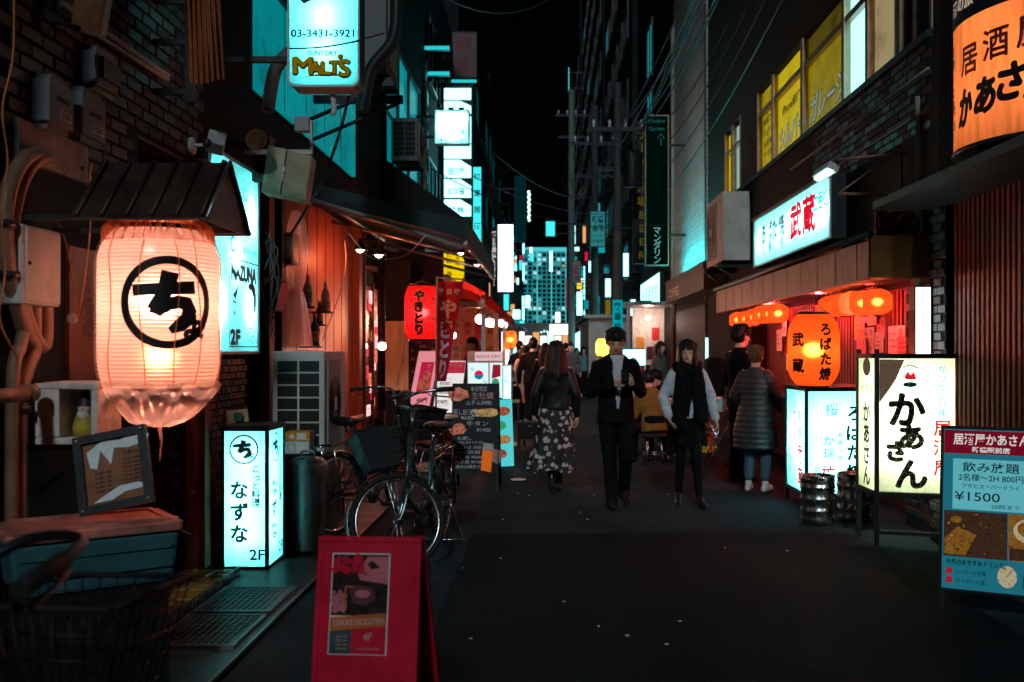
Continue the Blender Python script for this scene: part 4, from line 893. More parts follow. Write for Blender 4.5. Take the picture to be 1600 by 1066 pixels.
Y = 12.6; m = MB(); m.box(X(603, Y), X(690, Y), Y+.1, Y+.25, 0, 2.75); o = m.top('brick_wing', 'mortar', 'brick wing wall behind the yakitori lantern', 'wall'); pieces(o, 'brick', Fr((X(603, Y), Y+.1, 0)), 0, .7, .2, 1.75, .1, .055, .01, ['brick_dark', 'tile_brown', 'yellow_brick'], .008, lim=220); mat('yellow_brick', (.3, .17, .05), .5)
# ---------------------------------------------------------- yakitori lantern and banner
def small_lantern(label, c, Rm, h, paper, watts, col, prints, az, name='paper_lantern', group=None, ribs=20, top=.1, pinch=.4):
    c = Vector(c); rf = lambda v: Rm*(1-pinch*max(0, (abs(v)/(h/2)-.4)/.6)**2.2)
    t = thing(name, label, 'lantern', (c.x, c.y, c.z-h/2-.02), 0, group)
    m = MB(); m.lathe(ribbed(h, rf, ribs, Rm*.014, 3), c, 40); m.build('paper_shade', paper, t)
    re = rf(h/2)
    for s in (1, -1): m = MB(); m.lathe([(re*.7, s*(h/2-.004)), (re*1.03, s*(h/2-.004)), (re*1.03, s*(h/2+.03*h)), (re*.7, s*(h/2+.03*h)), (re*.7, s*(h/2-.004))], c, 28); m.build('end_ring', 'black_paint', t)
    m = MB(); m.tube([c+Vector((-re, 0, h/2)), c+Vector((0, 0, h/2+top*.6)), c+Vector((0, 0, h/2+top))], .004, 5); m.tube([c+Vector((re, 0, h/2)), c+Vector((0, 0, h/2+top*.6))], .004, 5); m.build('hanger', 'cable_black', t)
    for it, mt, da, n in prints: put(t, 'lettering', lathe_fr(c, lambda v: rf(v)+Rm*.016+.002, az+da), it, mt, n, Rm*.12)
    lamp(t, c, watts, col, Rm*.25, 'bulb_light'); return t
translucent('red_paper', (.85, .04, .05), .3, .05, 7, fwd=.35); translucent('orange_paper', (.95, .24, .07), .25, .05, 7, fwd=.5); translucent('amber_paper', (.98, .34, .15), .25, .05, 7, fwd=.5)
Y = 11.2; c = PT(660, 489, Y); az = math.atan2(-c.y, -c.x); h = .6; Rm = .2
TT = lambda b: TV('やきとり', -.04, .25, .125, .125, None, b)
small_lantern('red yakitori lantern hanging beside the red banner', c, Rm, h, 'red_paper', 9, (1, .25, .2), [(thick(TT(0), .013), 'pale_ink', 0, 0), (thick(TT(0), .005), 'print_black', 0, .003), (TV('炭火焼鳥', .13, .17, .06, .07, None, .02), 'pale_ink', 0, 0)], az, ribs=16, pinch=.22)
mat('pale_ink', (.8, .62, .58), .6, var=0, bump=0)
t = thing('banner_flag', 'tall red cloth banner with white brush lettering on a thin pole', 'banner', (X(682, 11), 11, 0))
m = MB(); m.tube([(X(680, 11), 11, 0), (X(683, 11), 11, Z(432, 11))], .012); m.tube([(X(683, 11), 11, Z(434, 11)), (X(728, 11), 11, Z(437, 11))], .008); m.build('pole', 'pole_cyan', t); mat('pole_cyan', (.3, .5, .5), .4)
m = MB(); m.lathe([(0, 0), (.16, 0), (.16, .05), (.03, .07), (.03, .12)], (X(680, 11), 11, 0), 20); m.build('base', 'black_paint', t)
def ban(u, v, n=0.):   # u 0..1 across, v 0..1 up; leaning cloth
    l, r_ = 684-2*(1-v), 724-27*(1-v); py = 440+(596-440)*(1-v); px = l+(r_-l)*u
    return PT(px, py, 11-.04*math.sin(u*5+v*4)-n)
m = MB(); m.smooth = True; nu, nv = 10, 24; vs = [ban(i/nu, j/nv) for j in range(nv+1) for i in range(nu+1)]; fs = [(j*(nu+1)+i, j*(nu+1)+i+1, (j+1)*(nu+1)+i+1, (j+1)*(nu+1)+i) for j in range(nv) for i in range(nu)]
m.add(vs, fs); m.add([v+Vector((0, .004, 0)) for v in vs], [tuple(reversed(f)) for f in fs]); cl = m.build('cloth', 'banner_red', t)
mat('banner_red', (.5, .012, .03), .7, var=.12, scale=12); mat('banner_white', (.85, .75, .78), .7, var=0, bump=0)
def sc_items(items, sx, sy): return [([(x*sx, y*sy) for x, y in vs], fs) for vs, fs in items]
it = sc_items(T('慢', .14, 3.6, .26, None, .03)+T('自', .48, 3.6, .26, None, .03)+T('味', .82, 3.6, .26, None, .03)+TV('やきとり', .5, 3.3, .8, .8, None, .05), 1, .25)
put(cl, 'lettering', ban, it, 'banner_white', .006, .06)
Y = 15.2; s = Y/F; x0, z0 = X(690, Y), Z(440, Y); t = thing('yellow_sign', 'yellow lit rounded sign above the red banner', 'sign', (X(708, Y), Y, z0)); f = Fr((x0, Y, z0))
m = MB(); o_ = [(1, 10), (12, 1), (30, 0), (35, 8), (35, 34), (28, 44), (14, 50), (1, 52)]; m.prism([f(u*s, v*s, 0) for u, v in o_], (0, .14, 0)); fo = m.build('housing', 'dark_metal', t); put(t, 'face', f, poly([(u*s, v*s) for u, v in o_]), 'yellow_sheet', .004); put(t, 'lettering', f, TV('焼酎天国', 12*s, 46*s, 8*s, 10*s, None, .02)+TV('串焼', 25*s, 40*s, 7*s, 9*s), 'print_black', .006); part(t, 'arm', 'dark_metal', 'box', XL-.05, x0, Y+.05, Y+.1, z0+.2, z0+.25); em('yellow_sheet', (1, .68, .0), .85)
Y = 14.6; m = MB(); m.box(X(664, Y), X(690, Y), Y, Y+.1, Z(425, Y), Z(384, Y)); o = m.top('pale_panel', 'panel_pale', 'pale blue grey panel left of the yellow sign', 'panel'); part(o, 'seam', 'dark_metal', 'box', X(676, Y), X(677, Y), Y-.004, Y, Z(425, Y), Z(384, Y)); mat('panel_pale', (.25, .3, .34), .5)
Y = 13.2; m = MB(); m.prism([(XL, Y, 2.62), (X(700, Y), Y, 2.5), (X(700, Y), Y, 2.46), (XL, Y, 2.58)], (0, 1.0, 0)); o = m.top('tin_canopy', 'tin_pink', 'small tin canopy above the yakitori lantern', 'canopy'); part(o, 'edge', 'steel_dull', 'tube', [(X(700, Y), Y, 2.48), (X(700, Y), Y+1, 2.48)], .015); mat('tin_pink', (.45, .3, .28), .5, .3)
# ---------------------------------------------------------- poster boards between the lantern and the stall
def poster(name, label, f, w, h, bg, prints, cat='poster', thick=.015, stand=False, group=None):
    t = thing(name, label, cat, f(w/2, 0, -thick/2), 0, group); m = MB(); bx(m, f, 0, w, 0, h, -thick, 0); bo = m.build('board', bg, t)
    for k, (it, mt) in enumerate(prints): put(bo, 'print', f, it, mt, .002+.0015*k)
    return t
Y = 12.3; f = Fr(PT(637, 640, Y), (1, .0, 0), (.17, .15, .97)); w, h = .26, .74
poster('leaning_poster', 'pink poster in a clear frame leaning behind the banner pole', f, w, h, 'poster_pink', [(rect(.06, .22, .2, .6), 'poster_red'), (disc(.14, .32, .07, .08)+disc(.16, .43, .05), 'food_brown'), (T('480円', .15, .12, .07, .13, .02), 'print_black'), (TV('オリ', .16, .58, .06), 'print_white')])
em('poster_pink', (1, .32, .38), .75); em('poster_red', (.75, .02, .08), .6); em('poster_white', (.9, .85, .85), .9); printed('food_brown', [(.05, .01, .008), (.4, .12, .05), (.16, .05, .02), (.6, .3, .2)], .2, 22); printed('food_red', [(.1, .01, .008), (.55, .08, .03), (.3, .03, .02), (.75, .3, .15)], .28, 30); printed('food_yellow', [(.2, .06, .01), (.6, .3, .05), (.35, .13, .02), (.8, .55, .3)], .25, 30); em('sheet_orange_edge', (1, .35, .12), .7)  # food pictures emit a little so they read as lit
Y = 12.0; f = Fr(PT(676, 645, Y), (1, 0, 0), (.12, .1, .98)); w, h = .32, .63
poster('leaning_poster', 'white poster priced 770 yen with a dark red heading', f, w, h, 'poster_white', [(rect(.1, .32, .48, .62), 'poster_red'), (T('新橋店', .21, .58, .06, .18, .03)+T('イベント', .21, .51, .055, .18, .02), 'print_white'), (rect(.02, .022, .08, .42)+rect(.02, .17, .08, .086)+rect(.165, .17, .08, .42)+rect(.02, .17, .414, .42), 'sheet_orange_edge'), (T('770円', .095, .13, .055, .12, .03)+sum([TV('飲放題', .06+.04*i, .38, .05) for i in range(3)], []), 'print_black'), (disc(.25, .2, .06, .08), 'food_brown')])
# little table behind the bicycle with magazines
Y = 9.6; t = thing('round_table', 'small black topped table behind the parked bicycle', 'table', (X(668, Y), Y, 0)); zt = Z(650, Y)
m = MB(); m.lathe([(0, zt-.02), (.27, zt-.02), (.28, zt-.01), (.27, zt), (0, zt)], (X(672, Y), Y, 0), 28); m.build('tabletop', 'table_pale', t); mat('table_pale', (.5, .42, .4), .3)
m = MB(); m.tube([(X(678, Y), Y, .02), (X(678, Y), Y, zt-.02)], .03); m.lathe([(0, 0), (.2, 0), (.2, .02), (.03, .03)], (X(678, Y), Y, 0), 20); m.build('leg', 'black_paint', t)
Y = 9.0; t = thing('magazine_rack', 'low rack of pale magazines under the small table', 'rack', (X(650, Y), Y+.1, 0))
for k, (z, mt) in enumerate(((.62, 'poster_pink2'), (.42, 'carton_orange2'))):
    m = MB(); m.box(X(632, Y), X(682, Y), Y, Y+.3, z-.02, z); m.build('shelf', 'pale_wood', t)
    for j in range(3): part(t, 'magazine', mt, 'obox', (X(640+14*j, Y), Y+.12, z+.012+.008*j), (.11, .2, .02), (R(4), 0, R(10*j-8)))
m = MB()
for px in (632, 682): m.box(X(px, Y)-.012, X(px, Y)+.012, Y, Y+.3, 0, .62)
m.build('side', 'black_paint', t); mat('poster_pink2', (.6, .3, .28), .5); mat('carton_orange2', (.55, .25, .18), .5)
# ---------------------------------------------------------- chalk menu board
def a_board(name, label, O, rz, w, h, lean, frame, face, border=.04, rear=True, cat='sign board', thick=.025, legs=.0, spread=None):
    """A-frame: returns root, frame of the front face (world), face part"""
    U = Vector((math.cos(rz), math.sin(rz), 0)); N = Vector((math.sin(rz), -math.cos(rz), 0)); V = (Vector((0, 0, 1))*math.cos(lean)-N*math.sin(lean)); O = Vector(O)
    f = Fr(O, U, V); t = thing(name, label, cat, O+U*w/2-N*.1)
    m = MB(); bx(m, f, 0, w, 0, border, -thick, .004); bx(m, f, 0, w, h-border, h, -thick, .004); bx(m, f, 0, border, border, h-border, -thick, .004); bx(m, f, w-border, w, border, h-border, -thick, .004)
    if legs: bx(m, f, .0, .03, -legs, 0, -thick, 0); bx(m, f, w-.03, w, -legs, 0, -thick, 0)
    m.build('frame', frame, t, bevel=.003)
    m = MB(); bx(m, f, border, w-border, border, h-border, -thick*.6, 0); fo = m.build('face_panel', face, t)
    if rear:
        tp = f(0, h, -thick-.004); sp = spread or (h+legs)*math.sin(lean)*2; dz = tp.z-(O.z-legs*math.cos(lean))
        g = Fr(tp-N*sp-Vector((0, 0, dz)), U, (N*sp+Vector((0, 0, dz)))); hh = math.hypot(sp, dz)
        m = MB(); bx(m, g, 0, w, .05 if not legs else legs, hh-.01, -.012, 0.002); bx(m, g, 0, .03, 0, hh-.01, -.02, -.013); bx(m, g, w-.03, w, 0, hh-.01, -.02, -.013); m.build('rear_panel', frame, t)
        m = MB(); m.tube([f(.02, h*.3, -thick), g(.02, hh*.3, 0)], .003, 5); m.tube([f(w-.02, h*.3, -thick), g(w-.02, hh*.3, 0)], .003, 5); m.build('stay', 'dark_metal', t)
    return t, f, fo
Y = 10.3; x0 = X(705, Y); w = X(779, Y)-x0; z0, z1 = Z(741, Y), Z(600, Y); h = (z1-z0)/math.cos(R(8))
t, f, fo = a_board('chalk_board', 'black chalk menu board with handwritten dishes and an orange beer picture', (x0, Y, z0), 0, w, h, R(8), 'black_paint', 'chalkboard', .012, legs=z0+.0, spread=.5)
mat('chalkboard', (.012, .013, .014), .6, var=.5, scale=7, bump=.1); mat('chalk', (.75, .78, .8), .9, var=.35, scale=50, bump=0); mat('chalk_pink', (.8, .45, .5), .9, var=.3, scale=50, bump=0)
s = w/74.; ch = T('本日限定', 42*s, 134*s, 9*s, 26*s)+T('ムチム¥980', 42*s, 112*s, 9*s, 40*s)+T('蒸し餃子', 17*s, 97*s, 10*s, 30*s)+T('¥680', 24*s, 88*s, 8*s, 20*s)+T('牛タン', 40*s, 79*s, 9*s, 34*s)+T('¥1480', 50*s, 69*s, 8*s, 22*s)+T('お通し', 20*s, 56*s, 7*s, 22*s)
for k, s_ in enumerate(('もつ煮込 ポテトサラダ', 'たこわさ 冷奴', 'ごまさば 枝豆 唐揚', 'だし巻 ¥500', '焼き鳥 ¥150', '締めは雑炊で')): ch += T(s_, 26*s, (49-7.5*k)*s, 6*s, (46-4*(k % 3))*s)
put(fo, 'lettering', f, ch, 'chalk', .002); put(fo, 'lettering', f, T('生牡蠣', 48*s, 123*s, 12*s, 34*s), 'chalk_pink', .002)
for (u, v, a, b, mt) in ((10, 125, 17, 10, 'food_red'), (54, 96, 20, 7, 'food_yellow'), (9, 70, 14, 9, 'food_red'), (70, 28, 8, 12, 'poster_pink2')): put(fo, 'food_picture', f, poly([(u*s+a*s*(1+.18*math.sin(k_*2.3+u))*math.cos(k_*math.pi/8), v*s+b*s*(1+.18*math.cos(k_*1.7+v))*math.sin(k_*math.pi/8)) for k_ in range(16)]), mt, .003)
put(fo, 'food_picture', f, circ(36*s, 96*s, 6*s, 2*s, 20), 'chalk', .0045)
put(fo, 'beer_picture', f, poly([(46*s, 6*s), (62*s, 3*s), (65*s, 38*s), (49*s, 41*s)]), 'beer_orange', .004); put(fo, 'beer_foam', f, poly([(48.6*s, 38*s), (65*s, 35*s), (66*s, 47*s), (50*s, 49*s)]), 'foam', .0045); em('beer_orange', (1, .2, .02), .5)
# ---------------------------------------------------------- red poster A-board in front
Yt = 3.42; zt = .86; h = .92; lean = R(11); N0 = Yt
zb = zt-h*math.cos(lean); Yb = Yt-h*math.sin(lean)
x0 = X(492, Yt); w = X(655, Yt)-x0
t, f, fo = a_board('poster_board', 'red A-frame poster board advertising TEXAS HOLD\'EM on the 4F', (x0, Yb+.01, zb), R(-4), w, h, lean, 'board_red', 'board_red', .02, thick=.03, spread=.42)
mat('board_red', (.62, .012, .04), .4, spec=.08, var=.15, scale=8, bump=.06, dirt=.2)
k = w/163.  # metre per pixel near the board top
def pp(px, py): return ((px-492)*k, h-(py-848)*k*1.0)
a, b = pp(516, 874); c, d = pp(607, 1026)
m = MB(); bx(m, f, a, c, d, b, .001, .004); ps = m.build('poster', 'print_white', t)
u0, u1, v0, v1 = a+.004, c-.004, d+.004, b-.004; W, H = u1-u0, v1-v0
P = lambda x, y: (u0+W*x, v1-H*y)
put(ps, 'photo', f, poly([P(0, 0), P(0, .62), P(1, .62), P(1, 0)]), 'poster_dark', .006)
put(ps, 'photo', f, poly([P(.45, .2), P(.62, .02), P(1, .02), P(1, .3), P(.5, .26)]), 'poster_pinkpaper', .0072)
put(ps, 'photo', f, poly([P(.62, .1), P(.7, .06), P(.86, .13), P(.7, .15)])+poly([P(.55, .2), P(.6, .18), P(.62, .21)]), 'poster_dark', .0084)
put(ps, 'photo', f, poly([P(.3, .36), P(.42, .31), P(.74, .34), P(.8, .45), P(.62, .52), P(.4, .5)]), 'poster_card', .0072); put(ps, 'photo', f, disc(*P(.56, .4), W*.14, W*.07, 20), 'poster_pinkpaper', .0084)
put(ps, 'photo', f, stroke([P(.25, .33), P(.24, .6)], .006)+stroke([P(.25, .33), P(.4, .33)], .006), 'gold_line', .0084)
rr_ = random.Random(5); put(ps, 'photo', f, sum([disc(*P(.04+.2*rr_.random(), .38+.2*rr_.random()), .006+.006*rr_.random(), None, 7) for i in range(26)], []), 'poster_pinkpaper', .0078)
put(ps, 'photo', f, sum([disc(*P(.02+.5*rr_.random(), .03+.13*rr_.random()), .008+.008*rr_.random(), None, 7) for i in range(22)], []), 'board_red', .0078)
put(ps, 'title_band', f, poly([P(0, .64), P(1, .59), P(1, .72), P(0, .78)]), 'band_orange', .0095); put(ps, 'lettering', f, T("TEXAS HOLD'EM", u0+W*.5, v1-H*.683, .028, W*.92, .02, R(3.2)), 'poster_letters', .011)
put(ps, 'title_band', f, poly([P(0, .78), P(.4, .76), P(.38, 1), P(0, 1)]), 'band_teal', .0095); put(ps, 'title_band', f, poly([P(.4, .76), P(1, .72), P(1, 1), P(.38, 1)]), 'board_red', .0095)
put(ps, 'lettering', f, T('4F', u0+W*.68, v1-H*.83, .034, W*.16, .02, R(3))+sum([T('OPEN 18:00', u0+W*.22, v1-H*(.83+.04*i), .009, W*.2) for i in range(4)], [])+T('POKER HOUSE', u0+W*.7, v1-H*.95, .009, W*.4), 'poster_letters', .011)
mat('poster_dark', (.02, .006, .008), .3, var=.6, scale=30, bump=0); mat('poster_pinkpaper', (.55, .14, .16), .3, var=.2, bump=0); mat('poster_card', (.12, .03, .035), .3, bump=0); mat('gold_line', (.4, .12, .02), .4); mat('band_orange', (.5, .11, .02), .35, bump=0); mat('band_teal', (.03, .06, .07), .35, bump=0); mat('poster_letters', (.6, .3, .28), .4, bump=0)
m = MB(); m.smooth = True; nu, nv = 16, 24; vs = []    # clear plastic cover over the board
for j in range(nv+1):
    for i in range(nu+1):
        u = -.03+(w+.06)*i/nu; v = .02+(h-.0)*j/nv; vs.append(f(u, v, .014+.006*noise.noise((u*14, v*10, 2))-(.05*abs(i/nu-.5)**4*16*(.5))))
m.add(vs, [(j*(nu+1)+i, j*(nu+1)+i+1, (j+1)*(nu+1)+i+1, (j+1)*(nu+1)+i) for j in range(nv) for i in range(nu)]); m.build('plastic_cover', 'clear_cover', t); clear('clear_cover', (.8, .8, .8), .005, .12)
# ============================================================ right: shuttered corner with the round sign, brick house with the robata front
FR = lambda x: Fr((x, 0, 0), (0, -1, 0))     # right wall; u = -Y
t = thing('shutter_house', 'dark corner house at the near right with a brown ribbed shutter', 'building', (XR, 6, 0))
m = MB(); m.box(XR, 3.6, 2.5, 7.88, 0, 10); m.build('wall', 'dark_wall', t)
for i in range(26): y = 5.5+i*.078; part(t, 'slat', 'shutter_brown', 'rbox', XR-.035, XR-.001, y, y+.062, .25, 2.68, .012, 'z', 2)
m = MB(); m.box(XR-.07, XR, 7.56, 7.88, 0, 2.8); po = m.build('pillar', 'dark_wall', t)
pieces(po, 'brick', Fr((XR-.071, 7.88, 0), (0, -1, 0)), .01, .32, .1, 2.7, .155, .07, .01, ['brick_dark', 'brick_slate'], .008, lim=90)
mat('shutter_brown', (.28, .03, .018), .4, .2, var=.3, scale=6, bump=.1)
m = MB(); m.box(2.55, XR, 4.6, 7.8, 2.6, 2.66); m.top('sign_soffit', 'dark_metal', 'dark flat soffit under the round amber sign', 'soffit')
def round_sign():
    c = Vector((3.34, 6.2, 2.76)); Rr = .75; h = 1.5
    t = thing('round_sign', 'big drum shaped amber sign with black and red brush lettering', 'sign', c)
    m = MB(); m.lathe([(Rr, 0), (Rr, .4), (Rr, .8), (Rr, 1.2), (Rr, h)], c, 96); m.build('drum_face', 'amber_vinyl', t)
    m = MB(); m.lathe([(0, -.03), (Rr+.01, -.03), (Rr+.012, 0), (Rr-.01, .004), (0, .004)], c, 96); m.build('base_ring', 'black_paint', t)
    m = MB(); m.lathe([(Rr+.004, .78), (Rr+.004, 1.02)], c, 96); m.build('dark_band', 'print_navy', t)
    az = math.atan2(-c.y, -c.x); f = lathe_fr(c, lambda v: Rr+.006, az); U = lambda d: -R(d)*Rr
    put(t, 'lettering', f, thick(T('居', U(56), .53, .2)+T('酒', U(38), .56, .2)+T('屋', U(20), .58, .2), .004), 'print_maroon', 0, .05)
    put(t, 'lettering', f, thick(T('か', U(59), .24, .26, .15, .0, 0, .15)+T('あ', U(44), .27, .24, .16, .0, 0, .15)+T('さ', U(30), .31, .24, .16, .0, 0, .15)+T('ん', U(15), .3, .26, .19, .0, 0, .15), .012), 'print_black', 0, .05)
    put(t, 'lettering', f, TV('昭和10年', U(76), .68, .085, .085, .09, .03)+TV('酒場', U(74), .3, .07, .1), 'print_black', 0, .05)
    put(t, 'lettering', f, T('酒の旅・全国', U(52), .9, .1, .62, .02), 'print_pale', .003, .05)
    for dx, dy, z in ((-.42, .0, .3), (-.3, -.36, .35), (-.1, -.45, .6), (-.42, -.12, .8)): lamp(t, c+Vector((dx, dy, z)), 5, (1, .33, .11), .04, 'tube_light')
mat('print_navy', (.02, .025, .04), .5, bump=0); mat('print_maroon', (.2, .012, .015), .5, bump=0); em('print_pale', (.9, .7, .55), .5)
translucent('amber_vinyl', (.98, .62, .38), .12, .16, 5, (4, 4, .5)); round_sign()
# ---------------------------------------------------------- R1 brick house
t = thing('brick_house', 'dark brick house on the right with yellow lit upstairs windows', 'building', (XR, 13.5, 0)); R1 = t
m = MB(); m.box(XR, 3.7, 7.88, 8.6, 0, 2.42); m.box(XR, 3.7, 15.1, 19.2, 0, 2.42); m.box(3.36, 3.7, 8.6, 15.1, 0, 2.42)
m.box(XR, 3.7, 7.88, 19.2, 2.42, 4.08); m.box(XR, 3.7, 7.88, 19.2, 5.28, 12); m.box(XR, 3.7, 14.66, 15.9, 4.08, 5.28); m.box(XR, 3.7, 17.35, 19.2, 4.08, 5.28); m.box(XR, 3.7, 7.88, 8.0, 4.08, 5.28); m.box(3.3, 3.7, 8.0, 14.66, 4.08, 5.28); m.box(3.3, 3.7, 15.9, 17.35, 4.08, 5.28)
m.build('wall', 'mortar_dark', t); mat('mortar_dark', (.014, .014, .015), .85, bump=.3)
pieces(t, 'brick', FR(XR), -11.6, -8.0, 3.3, 4.06, .21, .072, .012, ['brick_dark', 'tile_brown', 'brick_slate'], .01, lim=170); pieces(t, 'brick', FR(XR), -8.58, -7.92, .1, 2.4, .21, .072, .012, ['brick_dark', 'tile_brown', 'brick_slate'], .01, lim=120)
m = MB(); m.box(XR-.05, XR, 8.0, 19.1, 4.02, 4.08); m.build('sill', 'dark_metal', t)
f = FR(XR-.0)
PAN = [(14.62, 13.72, 'yel_a', 'yel_a'), (13.62, 12.16, 'yel_b', 'yel_b'), (12.04, 10.46, 'yel_c', 'yel_d'), (10.36, 9.68, 'pane_cyan', 'pane_cyan'), (9.6, 8.86, 'pane_cream', 'pane_cream'), (8.72, 8.05, 'dark_glass', 'dark_glass')]
printed('yel_a', [(.25, .2, 0.), (.55, .44, 0.), (.4, .32, 0.)], .5, 2.2); printed('yel_b', [(.4, .32, 0.), (.66, .53, 0.), (.5, .41, 0.), (.7, .56, 0.)], .6, 1.8); printed('yel_c', [(.2, .15, 0.), (.45, .36, 0.), (.34, .27, 0.)], .45, 1.4); printed('yel_d', [(.08, .06, 0.), (.22, .17, 0.), (.14, .1, 0.)], .3, 1.6); em('pane_cyan', (.4, 1, 1), 1.7); printed('pane_cream', [(.3, .22, .1), (.55, .42, .2), (.45, .34, .16), (.6, .48, .25)], .5, 1.5)
for k, (ya, yb, ml, mu) in enumerate(PAN):
    fr = MB(); u0, u1 = -ya, -yb
    w = MB(); bx(w, f, u0, u1, 4.1, 4.9, -.1, -.06); wo = w.build('window', ml, t)
    w = MB(); bx(w, f, u0, u1, 4.97, 5.25, -.1, -.06); w.build('transom_pane', mu, wo)
    bx(fr, f, u0-.05, u0-.003, 4.085, 5.275, -.12, .012); bx(fr, f, u1+.003, u1+.05, 4.085, 5.275, -.12, .012); bx(fr, f, u0-.003, u1+.003, 4.9, 4.97, -.12, .0); fr.build('frame', 'alu_frame', wo)
    if k == 1: put(wo, 'lettering', f, T('シルバー', (u0+u1)/2, 4.34, .34, 1.3, .05, 0, .25), 'print_black', -.058); put(wo, 'lettering', f, T('シルバー', (u0+u1)/2, 4.34, .34, 1.27, .02, 0, .25), 'ink_pale', -.056); put(wo, 'lettering', f, T('iPhone修理の', (u0+u1)/2+.08, 4.7, .15, 1.1, .025, 0, .1), 'print_black', -.058)
    if k == 2: put(wo, 'lettering', f, T('ガレージ', (u0+u1)/2, 4.36, .36, 1.42, .05, 0, .25), 'print_black', -.058); put(wo, 'lettering', f, T('ガレージ', (u0+u1)/2, 4.36, .36, 1.39, .02, 0, .25), 'ink_pale', -.056)
    if k == 0: put(wo, 'lettering', f, sum([T(s_, (u0+u1)/2, 4.8-.16*i, .1, .7, .02) for i, s_ in enumerate(('画面割れ', 'バッテリー', '水没修理', 'データ復旧'))], []), 'print_black', -.058)
mat('alu_frame', (.45, .3, .2), .4, .5, bump=0); em('ink_pale', (.3, .45, .42), .6)
for ya, yb, mu in ((17.3, 16.75, 'yel_b'), (16.6, 16.0, 'pane_cream2')):
    w = MB(); bx(w, f, -ya, -yb, 4.15, 5.2, -.1, -.06); wo = w.build('window', mu, t); fr = MB(); bx(fr, f, -ya-.05, -ya, 4.1, 5.25, -.12, .01); bx(fr, f, -yb, -yb+.05, 4.1, 5.25, -.12, .01); bx(fr, f, -ya, -yb, 4.85, 4.9, -.059, 0); fr.build('frame', 'alu_frame', wo)
em('pane_cream2', (.4, .6, .5), .7)
for k, (a, b, py0, py1) in enumerate(((1090, 1470, 0, 0),)):
    m = MB(); m.tube([(XR-.02, 12.6, 3.78), (XR-.02, 8.05, 3.78)], .012); m.tube([(XR-.02, 15, 3.45), (XR-.02, 8.05, 3.45)], .01); m.tube([(XR-.03, 8.25, 3.6), (XR-.03, 8.25, 1.4)], .02)
    m.build('wall_conduit', 'pipe_pale', t)
# canopy with ribbed fascia
t = thing('canopy', 'shallow metal canopy with a ribbed pale fascia over the robata counter', 'canopy', (2.85, 11.6, 2.08))
m = MB(); m.box(2.6, XR-.002, 8.0, 15.2, 2.385, 2.42); m.box(2.62, XR-.002, 8.02, 15.18, 2.10, 2.112); m.build('roof_sheet', 'dark_metal', t)
y = 8.02; i = 0
while y < 15.1: part(t, 'fascia_panel', 'fascia_tin', 'box', 2.588-.004*(i % 2), 2.6, y, min(y+.3, 15.2), 2.08, 2.385); y += .304; i += 1
part(t, 'end_panel', 'end_tin', 'box', 2.6, XR-.002, 7.99, 8.0, 2.08, 2.42)
part(t, 'front_gutter', 'black_paint', 'tube', [(2.57, 7.95, 2.42), (2.57, 15.25, 2.42)], .035); part(t, 'red_edge', 'red_trim', 'box', 2.585, 2.6, 8.0, 15.2, 2.062, 2.078)
mat('fascia_tin', (.32, .27, .25), .5, .2, var=.3, scale=3, bump=.12, stretch=(4, 4, .8), dirt=.3); mat('end_tin', (.3, .12, .05), .5, var=.4, scale=4); mat('red_trim', (.5, .05, .02), .4)
# red lattice panel above the canopy end
t = thing('lattice_panel', 'dark red panel with white diamond lattice above the canopy end', 'panel', (2.9, 8.3, 2.44)); f = Fr((2.72, 8.25, 2.45)); m = MB(); bx(m, f, 0, .36, 0, .2, -.02, 0); m.build('panel', 'maroon_panel', t)
m = MB()
for i in range(3):
    for a, b in (((-.06+.16*i, .0), (.08+.16*i, .2)), ((.08+.16*i, 0), (-.06+.16*i, .2))):
        a = (min(max(a[0], 0), .36), a[1]); b = (min(max(b[0], 0), .36), b[1]); m.tube([f(*a, .012), f(*b, .012)], .008, 5)
m.build('lattice', 'fascia_tin', t); mat('maroon_panel', (.16, .015, .02), .5)
# wall bracket with a hooded strip light
t = thing('sign_light', 'triangular wall bracket carrying a hooded light over the white sign', 'light', (XR, 8.9, 3.1))
m = MB(); a, b, c_, d_ = PT(1310, 250, 8.6), PT(1408, 240, 8.6), PT(1408, 305, 8.6), PT(1310, 303, 8.6)
m.tube([a, b], .012); m.tube([b, c_], .014); m.tube([c_, d_], .014); m.tube([d_, (a+b)*.5+Vector((.17, 0, 0))], .009); m.tube([b, (XR, 8.6, b.z)], .012); m.tube([c_, (XR, 8.6, c_.z)], .012); m.build('bracket', 'rust_paint', t); mat('rust_paint', (.3, .14, .1), .5)
m = MB(); m.obox(PT(1290, 268, 8.9), (.1, .5, .06), (0, R(25), 0)); m.build('lamp_hood', 'white_plastic', t); m = MB(); m.obox(PT(1287, 274, 8.9), (.05, .44, .02), (0, R(25), 0)); m.build('tube', 'tube_white', t)
m = MB(); m.tube([PT(1300, 262, 8.85), PT(1312, 252, 8.6)], .012); m.build('arm', 'dark_metal', t)
# ---------------------------------------------------------- white wall sign above the canopy
f = Fr((2.86, 13.8, 2.63), (0, -1, 0)); w, h = 3.75, .66
blk = thick(T('ろばた焼', 1.15, .4, .27, 1.25), .012); red = thick(T('武', 2.35, .36, .42, .5)+T('蔵', 2.92, .36, .42, .5), .016)
cyn = T('立呑処', 3.38, .44, .2, .55, .02)+T('味', .4, .24, .18)+poly([(.95, .2), (1.02, .1), (1.09, .2), (1.02, .3)])+T('一番', 1.6, .2, .14)
box_sign('wall_sign', 'long white lit wall sign with black and red lettering above the canopy', f, w, h, .16, 'acrylic', 'white_plastic', [(blk, 'print_black'), (red, 'lit_red_print'), (cyn, 'lit_cyan_print')], inner=(16, (.3, 1, 1), [(.35+.55*i, .33) for i in range(6)]+[(3.5, .33)]), b=.018)
